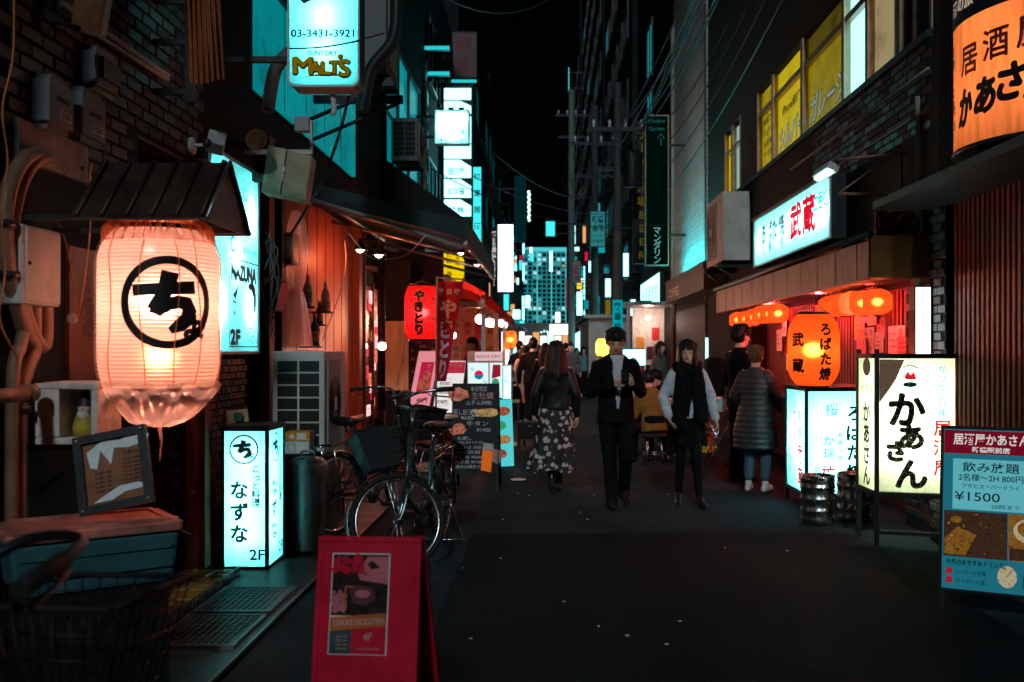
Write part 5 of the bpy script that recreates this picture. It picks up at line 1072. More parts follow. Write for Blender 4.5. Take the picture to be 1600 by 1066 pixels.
# outdoor units
air_con('tall twin air conditioner unit on the wall beyond the white sign', 'outdoor_unit', Fr((2.66, 16.6, 2.86), (0, -1, 0)), 1.5, 1.05, .42, slots=False)
t = thing('unit_bracket', 'steel bracket under the twin air conditioner unit', 'bracket', (2.9, 15.8, 2.4))
for y in (15.23, 16.43): m = MB(); m.box(2.6, XR, y-.03, y+.03, 2.76, 2.83); m.build('arm', 'dark_metal', t); part(t, 'strut', 'dark_metal', 'tube', [(XR, y, 2.4), (2.65, y, 2.76)], .02)
# ---------------------------------------------------------- lanterns under the canopy
for k, (px, py, Y, row) in enumerate([(1371, 472, 8.75, 0), (1349, 474, 9.1, 0), (1333, 474, 9.45, 0), (1319, 476, 9.8, 0), (1306, 478, 10.15, 0), (1297, 480, 10.5, 0), (1216, 490, 11.9, 1), (1203, 491, 12.4, 1), (1190, 492, 12.9, 1), (1178, 496, 13.5, 1), (1166, 499, 14.1, 1), (1153, 500, 14.7, 1)]):
    c = PT(px, py, Y); r_ = .125
    small_lantern(['nearest', 'second', 'third', 'fourth', 'fifth', 'farthest'][k % 6]+' round amber lantern of the '+('near' if row == 0 else 'far')+' row under the right canopy', c, r_, .23, 'amber_paper', 1.7, (1, .3, .09), [], 0, 'round_lantern', 'round amber lanterns under the right canopy', 7, .12, .7)
c = PT(1271, 547, 9.2); az = math.atan2(-c.y, -c.x)
small_lantern('large orange robata lantern with bold black lettering above the lit counter box', c, .232, .66, 'orange_paper', 15, (1, .34, .09),
              [(thick(TV('ろばた焼', .115, .25, .12, .135), .006), 'print_black', 0, 0), (thick(TV('武蔵', -.15, .16, .13, .235), .006), 'print_black', 0, 0)], az, ribs=22, top=.2, pinch=.38)
# back wall of the counter: slats and notices
t = thing('robata_facade', 'red lit counter wall full of paper notices behind the lanterns', 'shop front', (3.34, 11.8, 0))
m = MB(); m.box(3.335, 3.358, 8.62, 15.08, 0, 2.08); m.build('wall_panel', 'maroon_wood', t); mat('maroon_wood', (.16, .03, .025), .5, var=.4, scale=4)
for i in range(60):
    y = 8.65+i*.107
    part(t, 'slat', 'maroon_wood', 'box', 3.312, 3.334, y, y+.05, .1, 2.06)
f = Fr((3.31, 0, 0), (0, -1, 0)); rnd = random.Random(11); cols = ['pap_pink', 'pap_pink', 'pap_red', 'pap_orange', 'pap_white', 'pap_dark']
mat('pap_pink', (.8, .22, .24), .6, var=.1); mat('pap_red', (.7, .03, .05), .6); mat('pap_orange', (.85, .35, .06), .6); mat('pap_white', (.85, .7, .66), .6); mat('pap_dark', (.1, .03, .04), .6)
for k in range(34):
    if k < 20: y = 8.8+1.9*rnd.random(); z = .95+.85*rnd.random()
    else: y = 11.6+2.8*rnd.random(); z = 1.0+.7*rnd.random()
    w_, h_ = .22+.25*rnd.random(), .2+.22*rnd.random(); mt = rnd.choice(cols); n = .002+.0015*k
    no = put(t, 'notice', f, rect(-y, -y+w_, z, z+h_), mt, n); ink = 'pap_white' if mt in ('pap_dark', 'pap_red') else 'print_black'
    s_ = rnd.choice(['生ビール', '焼き魚', '本日入荷', 'ホッピー', '熱燗', '刺身']); it = TV(s_, -y+w_*.75, z+h_*.95, min(h_/len(s_)*.85, w_*.3))+sum([T('¥%d' % rnd.choice([380, 480, 550, 690]), -y+w_*.32, z+h_*(.75-.2*i), h_*.12, w_*.4) for i in range(3)], [])
    put(no, 'lettering', f, it, ink, n+.0007)
part(t, 'counter', 'dark_wood', 'box', 2.95, 3.3, 10.2, 14.8, .9, .96)
for k, (x, Y) in enumerate(((2.98, 9.35), (2.98, 10.9), (2.98, 13.4))):
    p = Vector((x, Y, 1.98)); t = thing('added_counter_lamp', ['added red shaded lamp nearest the notices under the canopy', 'middle added red shaded lamp under the canopy', 'farthest added red shaded lamp under the canopy'][k], 'lamp', p, 0, 'added red lamps over the counter'); part(t, 'lamp_shade', 'added_lamp_red', 'lathe', [(.02, .09), (.03, .08), (.06, .02), (.065, 0), (.055, .0), (.02, .07)], p, 16); part(t, 'bulb', 'added_bulb_red', 'ball', p+Vector((0, 0, .012)), .028, 10, 8); part(t, 'stem', 'cable_black', 'tube', [p+Vector((0, 0, .085)), p+Vector((0, 0, .13))], .006); lamp(t, p-Vector((0, 0, .05)), 48, (1, .07, .07), .03)  # lamps added to brighten and redden the counter wall
mat('added_lamp_red', (.3, .02, .02), .4); em('added_bulb_red', (1, .25, .15), 6)
# upright light strip at the opening's near jamb
t = thing('light_strip', 'upright white lit strip sign at the near jamb of the robata front', 'sign', PT(1442, 560, 7.8)); Y = 7.8
part(t, 'housing', 'dark_metal', 'box', X(1430, Y)-.005, X(1455, Y)+.005, Y+.002, Y+.12, Z(562, Y), Z(446, Y)); m = MB(); m.quad((X(1431, Y), Y, Z(560, Y)), (X(1454, Y), Y, Z(560, Y)), (X(1454, Y), Y, Z(449, Y)), (X(1431, Y), Y, Z(449, Y))); m.build('face', 'sheet_white', t)
# ---------------------------------------------------------- robata lit counter box
def robata_box():
    Y0, x0, x1, d = 9.3, X(1258, 9.3), X(1362, 9.3), .78; z0, z1 = Z(772, 9.3), Z(606, 9.3)
    t = thing('lit_counter_box', 'wide white lit box sign with robata lettering standing behind the beer kegs', 'sign', ((x0+x1)/2, Y0+d/2, 0)); e = .03
    m = MB()
    for x in (x0, x1-e):
        for y in (Y0, Y0+d-e): m.box(x, x+e, y, y+e, 0, z1+(.1 if y == Y0 and x == x0 else 0))
    m.box(x0+e, x1-e, Y0+.002, Y0+e, z0-.03, z0); m.box(x0+e, x1-e, Y0+.002, Y0+e, z1-.035, z1-.002); m.box(x0+.002, x0+e, Y0+e, Y0+d-e, z0-.03, z0); m.box(x0+.002, x0+e, Y0+e, Y0+d-e, z1-.035, z1-.002); m.build('frame', 'black_paint', t)
    part(t, 'top_panel', 'top_glass', 'box', x0-.01, x1+.01, Y0-.01, Y0+d+.01, z1, z1+.012); part(t, 'floor_panel', 'black_paint', 'box', x0+e, x1-e, Y0+e, Y0+d-e, z0-.02, z0-.01)
    part(t, 'back_panel', 'black_paint', 'box', x0+e, x1-e, Y0+d-.02, Y0+d-.01, z0, z1-.03); part(t, 'back_panel', 'black_paint', 'box', x1-.015, x1-.005, Y0+e, Y0+d-e, z0, z1-.03)
    w, h = x1-x0, z1-z0
    f = Fr((x0, Y0+.012, z0)); g = Fr((x0+.012, Y0+d, z0), (0, -1, 0))
    m = MB(); m.quad(f(e, 0), f(w-e, 0), f(w-e, h-.035), f(e, h-.035)); a = m.build('face', 'acrylic', t)
    m = MB(); m.quad(g(e, 0), g(d-e, 0), g(d-e, h-.035), g(e, h-.035)); b = m.build('face', 'acrylic', t); s = w/104.
    put(a, 'lettering', f, thick(TV('ろばた焼', 78*s, 140*s, 27*s, 31*s), .005)+TV('鳥金', 20*s, 42*s, 12*s, 14*s)+TV('浜町店', 70*s, 40*s, 9*s, 11*s), 'print_black', .002)
    put(a, 'lettering', f, TV('か瑞', 38*s, 92*s, 18*s, 20*s)+T('桜', 42*s, 132*s, 22*s)+TV('新鮮一番', 56*s, 96*s, 8*s, 12*s), 'lit_cyan_print', .002); put(a, 'lettering', f, T('武', 37*s, 34*s, 22*s, None, .03)+T('蔵', 37*s, 12*s, 22*s, None, .03), 'lit_red_print', .002)
    put(b, 'lettering', g, TV('武蔵', d*.72, h*.45, .2, .22, None, .03), 'lit_red_print', .002); put(b, 'lettering', g, circ(d*.42, h*.83, .1, .014)+TC('福', d*.42, h*.83, .1)+TV('立喰寿司', d*.22, h*.52, .085, .1)+TV('鮮魚', d*.72, h*.78, .13, .15), 'lit_cyan_print', .002)
    for u, v in ((.16, .25), (.16, .7), (.38, .25), (.38, .7)): lamp(t, (x0+u*w/.55, Y0+.24, z0+v), 9, (.24, 1, 1), .015, 'tube_light')
    lamp(t, (x0+.24, Y0+.55, z0+.5), 26, (.14, 1, 1), .015, 'tube_light')
mat('top_glass', (.5, .42, .42), .2); robata_box()
def keg(x, y, label):
    t = thing('beer_keg', label, 'keg', (x, y, 0), 0, 'steel beer kegs'); r = .15; h = .42
    pr = [(0, .0), (r*.9, 0), (r*.97, .01), (r*.97, .05), (r*.92, .07)]
    for z in (.1, .2, .3): pr += [(r*.95, z), (r, z+.012), (r, z+.028), (r*.95, z+.04)]
    pr += [(r*.93, .36), (r*.96, .375), (r*.96, h), (r*.9, h), (r*.88, .37), (r*.5, .385), (0, .39)]
    m = MB(); m.lathe(pr, (x, y, 0), 40); m.build('shell', 'keg_steel', t)
    m = MB(); m.lathe([(.03, .385), (.03, .41), (0, .41)], (x, y, 0), 14); m.build('valve', 'steel', t)
    for a in (R(-100), R(80)): m = MB(); c = Vector((x+r*.965*math.cos(a), y+r*.965*math.sin(a), .397)); m.obox(c, (.006, .09, .02), (0, 0, a)); m.build('hand_hole', 'print_black', t)
mat('keg_steel', (.5, .5, .5), .25, 1, var=.3, scale=9, bump=.12)
keg(X(1277, 8.62), 8.62, 'steel beer keg standing clear in front of the lit box'); keg(X(1337, 8.7), 8.75, 'steel beer keg half hidden behind the yellowish sign stand')
# ---------------------------------------------------------- kaasan stand
def kaasan():
    O = PT(1370, 768, 7.62); t = thing('sign_stand', 'black framed lit sign stand with brush lettering and yellowed corners', 'sign', (O.x+.3, 7.7, 0)); h = Z(560, 7.62)-O.z
    U = Vector((.61, -.17, 0)).normalized(); w = .585; f = Fr(O, U); d = .43; g = Fr(Vector((O.x-.02, O.y+d, O.z)), (.02, -1, 0))
    e = .035; m = MB(); up = 1.02
    for u in (0, w): bx(m, f, u-e/2, u+e/2, -O.z, h+.07, -e, .004)
    bx(m, g, -e/2, e/2, -O.z, h+.07, -e, .004); bx(m, f, e/2, w-e/2, -.04, -.004, -e, .003); bx(m, f, e/2-.06, w-e/2+.06, h, h+.035, -e, .006); bx(m, g, e/2-.05, d-.02, -.04, -.004, -e, .003); bx(m, g, e/2-.05, d-.03, h, h+.035, -e, .003)
    bx(m, f, e/2, w-e/2, -O.z+.09, -O.z+.12, -e, 0); m.build('frame', 'black_wood', t, bevel=.003)
    m = MB(); m.quad(f(e/2, 0, -.01), f(w-e/2, 0, -.01), f(w-e/2, h, -.01), f(e/2, h, -.01)); a = m.build('face', 'cream_acrylic', t)
    m = MB(); m.quad(g(e/2, 0, -.01), g(d-e/2, 0, -.01), g(d-e/2, h, -.01), g(e/2, h, -.01)); b = m.build('face', 'cream_acrylic', t)
    bk = MB(); fb = Fr(f(w, 0, -.45), -U); bx(bk, fb, 0, w, 0, h, 0, .01); bx(bk, Fr(f(w, 0, 0), -f.N), 0.02, .45, 0, h, .0, .01); bk.build('back_panel', 'black_paint', t)
    put(a, 'lettering', f, thick(TC('か', .22, .63, .23)+TC('あ', .25, .42, .17)+TC('さ', .14, .31, .14)+TC('ん', .25, .14, .2), .011), 'print_black', -.007)
    put(a, 'lettering', f, TV('なつかしい味', .47, .97, .065, .066, None, .012), 'lit_cyan_print', -.007); put(a, 'lettering', f, TV('居酒屋', .47, .56, .13, .15, None, .02), 'lit_red_print', -.007)
    put(a, 'emblem', f, poly([(.2, .88), (.225, .92), (.245, .89), (.27, .92), (.285, .86), (.21, .86)]), 'lit_red_print', -.006); put(a, 'emblem', f, disc(.24, .82, .05, .02)+stroke([(.18, .95), (.24, .97), (.3, .945)], .008), 'lit_black_print', -.006)
    put(a, 'red_corner', f, poly([(.02, h-.01), (.2, h-.01), (.14, .86), (.09, .78), (.02, .68)]), 'smoky_print', -.0065)
    put(b, 'lettering', g, TV('かあさん', d*.5, .68, .17, .165, .16, .035), 'print_black', -.007); put(b, 'emblem', g, disc(d*.5, .95, .09, .07)+T('居酒屋', d*.5, .78, .06, .3), 'smoky_print', -.007)
    # hexagon wire guard over the face
    m = MB(); s_ = .033
    for j in range(int(h/(s_*1.5))):
        for i in range(int(w/(s_*1.732))):
            cx_, cz = .03+(i+.5*(j % 2))*s_*1.732, .02+j*s_*1.5
            p = [(cx_+s_*math.sin(k*math.pi/3), cz+s_*math.cos(k*math.pi/3)) for k in (5, 0, 1, 2)]
            if max(q_[0] for q_ in p) > w-.03 or max(q_[1] for q_ in p) > h-.01 or min(q_[0] for q_ in p) < .02: continue
            m.tube([f(*q_, .0) for q_ in p], .0011, 3, False)
    m.build('wire_guard', 'wire_gold', t)
    for u, v in ((.18, .25), (.18, .55), (.2, .84), (.42, .25), (.42, .55), (.42, .84)): lamp(t, f(u, v, -.15), 3.4, (.75, 1, .72), .012, 'tube_light')
    for v in (.3, .75): lamp(t, f(.1, v, -.3), 1.6, (.8, 1, .8), .012, 'tube_light')
translucent('cream_acrylic', (.9, .86, .6), .12, .08, 4); mat('black_wood', (.012, .011, .01), .5, var=.4); em('smoky_print', (.16, .1, .07), .6); mat('wire_gold', (.4, .3, .1), .4, .8, bump=0); kaasan()
# ---------------------------------------------------------- near right A-board
O = Vector((X(1463, 5.72)+.01, 5.72, .12)); w, h = .62, .95
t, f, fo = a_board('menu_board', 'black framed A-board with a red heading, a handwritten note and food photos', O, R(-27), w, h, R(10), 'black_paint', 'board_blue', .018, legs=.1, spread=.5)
em('board_blue', (.02, .24, .33), .55); em('board_head', (.3, .006, .025), .5); em('note_paper', (.16, .62, .7), .62); printed('photo_amber', [(.02, .008, .004), (.3, .13, .01), (.5, .3, .04), (.16, .04, .01)], .5, 26); printed('photo_dark', [(.01, .005, .003), (.05, .02, .008), (.3, .12, .02), (.03, .01, .005)], .6, 30); printed('photo_white', [(.5, .36, .2), (.62, .52, .34), (.25, .14, .05)], .5, 40); em('ink_white', (.8, .75, .72), .8); em('ink_red', (.5, .02, .04), .6); em('bottle_ink', (.01, .12, .04), .6)  # board and prints emit, standing in for street light falling on them
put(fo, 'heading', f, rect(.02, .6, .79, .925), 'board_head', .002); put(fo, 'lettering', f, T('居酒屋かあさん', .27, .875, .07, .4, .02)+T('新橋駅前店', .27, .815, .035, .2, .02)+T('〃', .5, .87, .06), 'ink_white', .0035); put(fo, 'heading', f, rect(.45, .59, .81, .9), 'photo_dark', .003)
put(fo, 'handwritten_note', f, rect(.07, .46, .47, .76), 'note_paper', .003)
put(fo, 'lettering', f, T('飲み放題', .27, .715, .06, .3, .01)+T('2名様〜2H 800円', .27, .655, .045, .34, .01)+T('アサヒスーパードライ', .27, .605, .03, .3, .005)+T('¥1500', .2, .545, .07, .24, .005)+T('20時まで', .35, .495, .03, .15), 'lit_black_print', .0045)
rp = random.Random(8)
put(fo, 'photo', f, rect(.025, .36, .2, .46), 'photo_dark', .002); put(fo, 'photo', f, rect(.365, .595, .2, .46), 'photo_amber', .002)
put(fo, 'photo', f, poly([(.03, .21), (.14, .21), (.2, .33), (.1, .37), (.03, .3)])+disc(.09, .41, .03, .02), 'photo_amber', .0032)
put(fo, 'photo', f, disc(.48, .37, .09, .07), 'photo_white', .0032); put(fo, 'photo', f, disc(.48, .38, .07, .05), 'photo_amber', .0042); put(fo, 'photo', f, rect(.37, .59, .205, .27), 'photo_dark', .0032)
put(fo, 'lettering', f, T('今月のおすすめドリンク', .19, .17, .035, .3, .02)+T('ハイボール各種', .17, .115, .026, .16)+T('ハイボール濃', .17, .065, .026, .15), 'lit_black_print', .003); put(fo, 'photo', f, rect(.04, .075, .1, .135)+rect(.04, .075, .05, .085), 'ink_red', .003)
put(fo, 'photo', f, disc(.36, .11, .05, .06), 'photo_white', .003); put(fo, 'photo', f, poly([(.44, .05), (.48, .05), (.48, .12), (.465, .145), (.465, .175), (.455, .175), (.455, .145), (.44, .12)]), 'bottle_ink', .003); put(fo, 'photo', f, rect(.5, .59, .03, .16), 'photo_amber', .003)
# ============================================================ further up the street
def front_sign(name, label, px0, px1, py0, py1, Y, face, prints=(), frame='dark_metal', d=.15, group=None, b=.02, inner=None, arm=None):
    """sign box facing down the street towards the reader"""
    x0, x1, z0, z1 = X(px0, Y), X(px1, Y), Z(py1, Y), Z(py0, Y); f = Fr((x0, Y, z0))
    t = box_sign(name, label, f, x1-x0, z1-z0, d, face, frame, prints, group, b=b, inner=inner)
    if arm is not None:
        for z in (z0+(z1-z0)*.2, z0+(z1-z0)*.8): part(t, 'arm', 'dark_metal', 'box', min(arm, x0 if arm < x0 else x1), max(arm, x0 if arm < x0 else x1), Y+d*.4, Y+d*.4+.05, z, z+.05)
    return t
# ---------------------------------------------------------- left row
def block(name, label, side, y0, y1, h, wins=(), x=None, deep=6, wm='dark_wall', base=0.):
    xx = x if x is not None else (XL if side < 0 else XR); t = thing(name, label, 'building', (xx, (y0+y1)/2, base))
    m = MB(); m.box(*((xx-deep, xx) if side < 0 else (xx, xx+deep)), y0, y1, base, h); m.build('wall', wm, t); f = FL(xx) if side < 0 else FR(xx)
    for (a, b, z0, z1, mt) in wins:
        u0, u1 = (a, b) if side < 0 else (-b, -a); m = MB(); bx(m, f, u0, u1, z0, z1, -.02, .012); w = m.build('window', mt, t)
        m = MB(); bx(m, f, u0-.07, u1+.07, z0-.08, z0-.003, 0, .07); bx(m, f, u0-.07, u1+.07, z1+.003, z1+.07, 0, .05); bx(m, f, u0-.07, u0-.003, z0, z1, 0, .05); bx(m, f, u1+.003, u1+.07, z0, z1, 0, .05); bx(m, f, (u0+u1)/2-.025, (u0+u1)/2+.025, z0, z1, .0125, .04); m.build('frame', 'dark_metal', w)
    return t
em('win_dim', (0., .12, .14), .5); em('win_mid', (.02, .35, .4), .6); em('win_warm', (.5, .22, .1), .5)
def wins(y0, y1, z0, n, fl, seed, lit=.35, hh=1.3, step=2.9):
    r = random.Random(seed); o = []; p = (y1-y0)/n
    for k in range(fl):
        for i in range(n): o.append((y0+p*i+p*.18, y0+p*(i+1)-p*.18, z0+k*step, z0+k*step+hh, 'dark_glass' if r.random() > lit else r.choice(['win_dim', 'win_dim', 'win_mid'])))
    return o
block('plain_house', 'dark narrow house behind the tall stack of lit signs', -1, 19.002, 28, 9.5, wins(19.5, 27.5, 4.0, 4, 2, 4))
block('plain_house', 'dark block behind the white hanging brush sign on the left', -1, 28.002, 45, 13, wins(28.5, 44.5, 3.6, 6, 3, 5), x=-2.5)
block('plain_house', 'far dark block on the left with a vertical name sign', -1, 45.002, 75, 14, wins(46, 74, 3.6, 9, 3, 6, .5), x=-2.6)
block('plain_house', 'farthest dark block on the left of the street', -1, 75.002, 118, 11, wins(76, 117, 3.6, 10, 2, 7, .6), x=-2.8)
block('stall_house', 'dark ground floor beyond the wooden izakaya', -1, 14.402, 19, 3.6)
# horizontal cyan tube lamps on the left upper floors
for k, (a, b, py, Y) in enumerate(((644, 703, 75, 19.5), (652, 703, 115, 19.5), (703, 745, 127, 24.5))):
    t = thing('tube_lamp', ['upper of two thin cyan tube lamps high on the left', 'lower of two thin cyan tube lamps high on the left', 'cyan tube lamp under the dark red sign'][k], 'lamp', PT((a+b)/2, py, Y), 0, 'cyan tube lamps on the left upper floors')
    x0, x1, z = X(a, Y), X(b, Y), Z(py, Y); part(t, 'housing', 'dark_metal', 'box', x0, x1, Y+.01, Y+.1, z-.04, z+.06); part(t, 'tube', 'tube_cyan', 'box', x0+.01, x1-.01, Y-.012, Y+.009, z-.035, z+.035)
    part(t, 'arm', 'dark_metal', 'box', XL-.3, x0, Y+.03, Y+.08, z-.02, z+.03)
em('tube_cyan', (.02, .6, .64), 1.0)
t = front_sign('hanging_sign', 'unlit dark red vertical sign above a cyan tube lamp', 706, 745, 50, 121, 25, 'maroon_sign', [(TV('麻雀', .3, 1.05, .42, .48), 'print_maroon')], arm=XL-.2); mat('maroon_sign', (.1, .02, .035), .4, bump=0)
# stack of lit tenant signs
t = thing('sign_stack', 'tall stack of white lit tenant signs on the left side', 'sign', (X(714, 22), 22.1, Z(350, 22))); Y = 22.
x0, x1 = X(694, Y), X(736, Y); W = x1-x0
part(t, 'mast', 'dark_metal', 'box', x0-.03, x1+.03, Y+.02, Y+.25, Z(345, Y), Z(133, Y)); part(t, 'arm', 'dark_metal', 'box', XL-.2, x0-.03, Y+.05, Y+.15, Z(300, Y), Z(296, Y)); part(t, 'arm', 'dark_metal', 'box', XL-.2, x0-.03, Y+.05, Y+.15, Z(160, Y), Z(156, Y))
for k, (a, b, s_, cut) in enumerate(((138, 156, '', 0), (158, 178, 'II', 1), (182, 224, '', 0), (226, 248, '', 0), (250, 278, '居酒屋', 1), (280, 309, 'とり福', 1), (312, 338, '焼鳥', 1))):
    z0, z1 = Z(b, Y), Z(a, Y); f = Fr((x0, Y, z0)); h = z1-z0; m = MB()
    pts = [f(0, 0), f(W, 0), f(W, h*.62 if cut else h), f(W*.6, h), f(0, h)]; m.add(pts, [tuple(range(5))]); fo = m.build('sign_panel', 'sheet_cyan', t)
    if s_: put(fo, 'lettering', f, T(s_, W*.45, h*.36, h*.42, W*.6, .02), 'lit_cyan_print' if k == 4 else 'lit_black_print', .004)
# square sign
em('sheet_cyan_soft', (.42, 1, 1), 2.2)
Y = 18; s = Y/F
front_sign('hanging_sign', 'square white lit sign marked II sticking out in front of the tenant sign stack', 679, 733, 172, 225, Y, 'acrylic', [(T('II', 44*s, 19*s, 10*s, None, .05)+T('庄司ビル2F', 26*s, 5*s, 7*s, 40*s, .02), 'print_black')], inner=(17, CYAN, [(.16, .42), (.46, .42), (.3, .2)]), frame='white_plastic', arm=XL, d=.22)
# vertical cyan sign, white brush sign, black sign with white letters
s = 26/F
front_sign('hanging_sign', 'narrow cyan vertical sign beyond the tenant sign stack', 738, 753, 260, 382, 26, 'sheet_cyan_mid', [(TV('個室居酒', 7.5*s, 112*s, 11*s, 26*s, None, .02), 'lit_black_print')], arm=XL-.2)
s = 28/F
front_sign('hanging_sign', 'white vertical lit sign with sparse brush strokes', 777, 803, 350, 457, 28, 'sheet_white', [(TV('命全蔵庵八', 10*s, 99*s, 13*s, 18*s), 'ink_thin'), (stroke([(19*s, 78*s), (21*s, 76*s)], .03)+stroke([(17*s, 56*s), (20*s, 54*s)], .03)+stroke([(18*s, 40*s), (21*s, 38*s)], .03), 'ink_thin')], arm=XL-.3); em('ink_thin', (.12, .14, .15), .6)
front_sign('hanging_sign', 'narrow black sign with white lettering beside the white brush sign', 767, 776.5, 355, 445, 28.4, 'print_black', [(TV('焼きとり居酒屋', 5*s, 85*s, 7*s, 6.4*s, None, .03)+TV('新橋本店ビル地下10', 5*s, 40*s, 4.6*s, 4.2*s, None, .03), 'ink_white')], arm=XL-.3)
s = 45/F
front_sign('hanging_sign', 'tall dark vertical name sign far down on the left', 804, 822, 275, 378, 45, 'sign_teal_dark', [(TV('LOUNGE', 9*s, 96*s, 15*s, 15.5*s, None, .03), 'lit_black_print')], arm=XL-.3); em('sign_teal_dark', (0., .03, .037), .6)
t = thing('bulb_sign', 'vertical row of small white bulbs beside the dark name sign', 'sign', PT(826, 345, 47)); part(t, 'backing', 'dark_metal', 'box', X(823, 47), X(830, 47), 47.05, 47.2, Z(347, 47), Z(297, 47))
for i in range(12): part(t, 'bulb', 'bulb_dim', 'ball', PT(826+(i % 2), 300+4*i, 47), .06, 8, 6)
em('bulb_dim', (.5, 1, 1), 4)
FAR = [('small amber lit sign under the black and white sign', 762, 768, 440, 468, 30, 'sheet_amber'), ('rounded cyan lit sign below the white brush sign', 785, 797, 458, 487, 32, 'sheet_cyan_mid'), ('small white sign with a green mark far down on the left', 800, 814, 483, 500, 50, 'sheet_cyan'),
       ('pair of cyan pennant shaped signs far down on the left', 806, 812, 433, 446, 46, 'sheet_cyan_soft'), ('thin bright strip sign left of the far tower', 816, 820, 380, 440, 90, 'sheet_cyan'), ('lower bright strip sign left of the far tower', 815, 820, 462, 505, 95, 'sheet_cyan_soft'),
       ('round white sign before the far tower', 820, 829, 461, 482, 80, 'sheet_cyan'), ('cyan lit sign on the far right block above the red strips', 852, 868, 345, 370, 60, 'sheet_cyan_mid'), ('white lit panel right of the far tower', 889, 900, 352, 382, 70, 'sheet_cyan_soft'),
       ('bright white panel right of the far tower top', 858, 864, 392, 425, 120, 'sheet_cyan'), ('white sign with a pale face right of the tower', 867, 876, 487, 505, 70, 'sheet_white'), ('white wide sign at the street end', 858, 888, 506, 524, 85, 'sheet_pinkwhite'),
       ('tall white lit sign with a yellow cap on the right', 900, 911, 455, 494, 48, 'sheet_cyan'), ('small yellow lit cap over the tall white sign', 900, 911, 441, 453, 48, 'sheet_yellow'), ('left of two thin red vertical signs', 884, 887, 435, 484, 52, 'sheet_red'), ('right of two thin red vertical signs', 890, 896, 428, 484, 50, 'sheet_red'),
       ('slender cyan strip sign by the right pole', 911, 915, 415, 500, 52, 'sheet_cyan'), ('white square sign above the yellow one by the pole', 944, 956, 434, 466, 34, 'sheet_cyan'), ('dull yellow square sign by the pole', 944, 956, 467, 494, 34, 'sheet_yellow_dim'),
       ('cyan lit sign high on the right, far down', 972, 984, 394, 434, 33, 'sheet_cyan_soft'), ('cyan sign low on the right between two shopfronts', 983, 995, 466, 496, 28, 'sheet_cyan_soft'), ('thin cyan sign high against the sky on the right', 887.5, 890, 105, 146, 75, 'sheet_cyan_mid')]
em('sheet_amber', (1, .45, .15), .9); em('sheet_red', (.9, .01, .06), .8); em('sheet_yellow', (1, .75, .05), 1); em('sheet_yellow_dim', (.4, .28, .02), .4); em('sheet_pinkwhite', (1, .8, .78), 2.2)
for lb, a, b, c, d, Y, mt in FAR:
    xx = XL-.6 if a < 840 else XR+.6
    front_sign('far_sign', lb, a, b, c, d, Y, mt, b=.04, d=.25, group='small lit signs far down the street', arm=xx)
rs = random.Random(31)
for k in range(46):
    side = -1 if k % 2 else 1; Y = 34+70*rs.random(); z = 2.3+(1.5+.075*Y)*rs.random(); w_, h_ = .14+.4*rs.random()**2, .2+.9*rs.random()**2; x = (-2.3+.9*rs.random()) if side < 0 else (1.6+1.0*rs.random()); mt = rs.choice(['sheet_cyan', 'sheet_teal', 'sheet_cyan_mid', 'sheet_cyan_dim', 'sheet_teal2', 'sheet_teal2', 'win_mid', 'sheet_white', 'sheet_red', 'sheet_amber', 'sheet_pinkwhite'])
    lb = 'tiny lit sign in the far cluster on the '+('left' if side < 0 else 'right'); t = thing('far_sign', lb, 'sign', (x, Y, z), 0, lb); part(t, 'housing', 'dark_metal', 'box', x-w_/2-.03, x+w_/2+.03, Y+.01, Y+.15, z-.03, z+h_+.03); part(t, 'face', mt, 'box', x-w_/2, x+w_/2, Y, Y+.009, z, z+h_); part(t, 'arm', 'dark_metal', 'box', *((-2.9, x-w_/2-.03) if side < 0 else (x+w_/2+.03, 3.2)), Y+.05, Y+.1, z+h_*.5, z+h_*.5+.05)
# ---------------------------------------------------------- red awning stall
t = thing('food_stall', 'warm lit food stall under a red awning on the left', 'stall', (-1.8, 23, 0))
m = MB(); m.box(-2.38, -2.3, 16.5, 31, 0, 2.7); m.build('back_wall', 'stall_wood', t); mat('stall_wood', (.68, .4, .26), .6, var=.3)
m = MB(); nu = 8; vs = []
for j, y in enumerate((16.4, 31)):
    for i in range(nu+1): s = i/nu; vs.append((-2.38+1.36*s, y, 2.95-.5*s**1.7))
m.smooth = True; m.add(vs, [(i, i+1, nu+2+i, nu+1+i) for i in range(nu)]); m.add([Vector(v)-Vector((0, 0, .01)) for v in vs], [(nu+1+i, nu+2+i, i+1, i) for i in range(nu)]); m.build('red_awning', 'awning_red', t); translucent('awning_red', (.75, .06, .06), .5, .1)
m = MB(); m.box(-1.03, -1.02, 16.4, 31, 2.25, 2.45); m.build('valance', 'awning_red', t)
part(t, 'counter', 'stall_wood', 'box', -2.2, -1.35, 16.8, 24, .85, .92); part(t, 'counter_front', 'stall_wood', 'box', -1.4, -1.36, 16.8, 24, .05, .85)
for y in (16.6, 20.5, 24.5, 30): part(t, 'post', 'post_grey', 'box', -1.1, -1.03, y, y+.08, 0, 2.42)
mat('post_grey', (.4, .4, .4), .5); part(t, 'beam', 'stall_wood', 'box', -2.3, -1.03, 16.42, 16.5, 2.2, 2.3); pw_ = MB().box(-2.28, -1.12, 23, 23.08, .0, 2.5).build('partition', 'stall_wood', t)
for i in range(8): f = Fr((-2.2+.26*(i % 4), 22.99, 1.2+.55*(i//4))); po = put(pw_, 'menu_sheet', f, rect(0, .2, 0, .42), ['pap_white', 'pap_orange', 'pap_red', 'pap_pink'][(i*3) % 4], .002); put(po, 'lettering', f, TV('焼鳥', .1, .4, .15), 'print_black', .004)
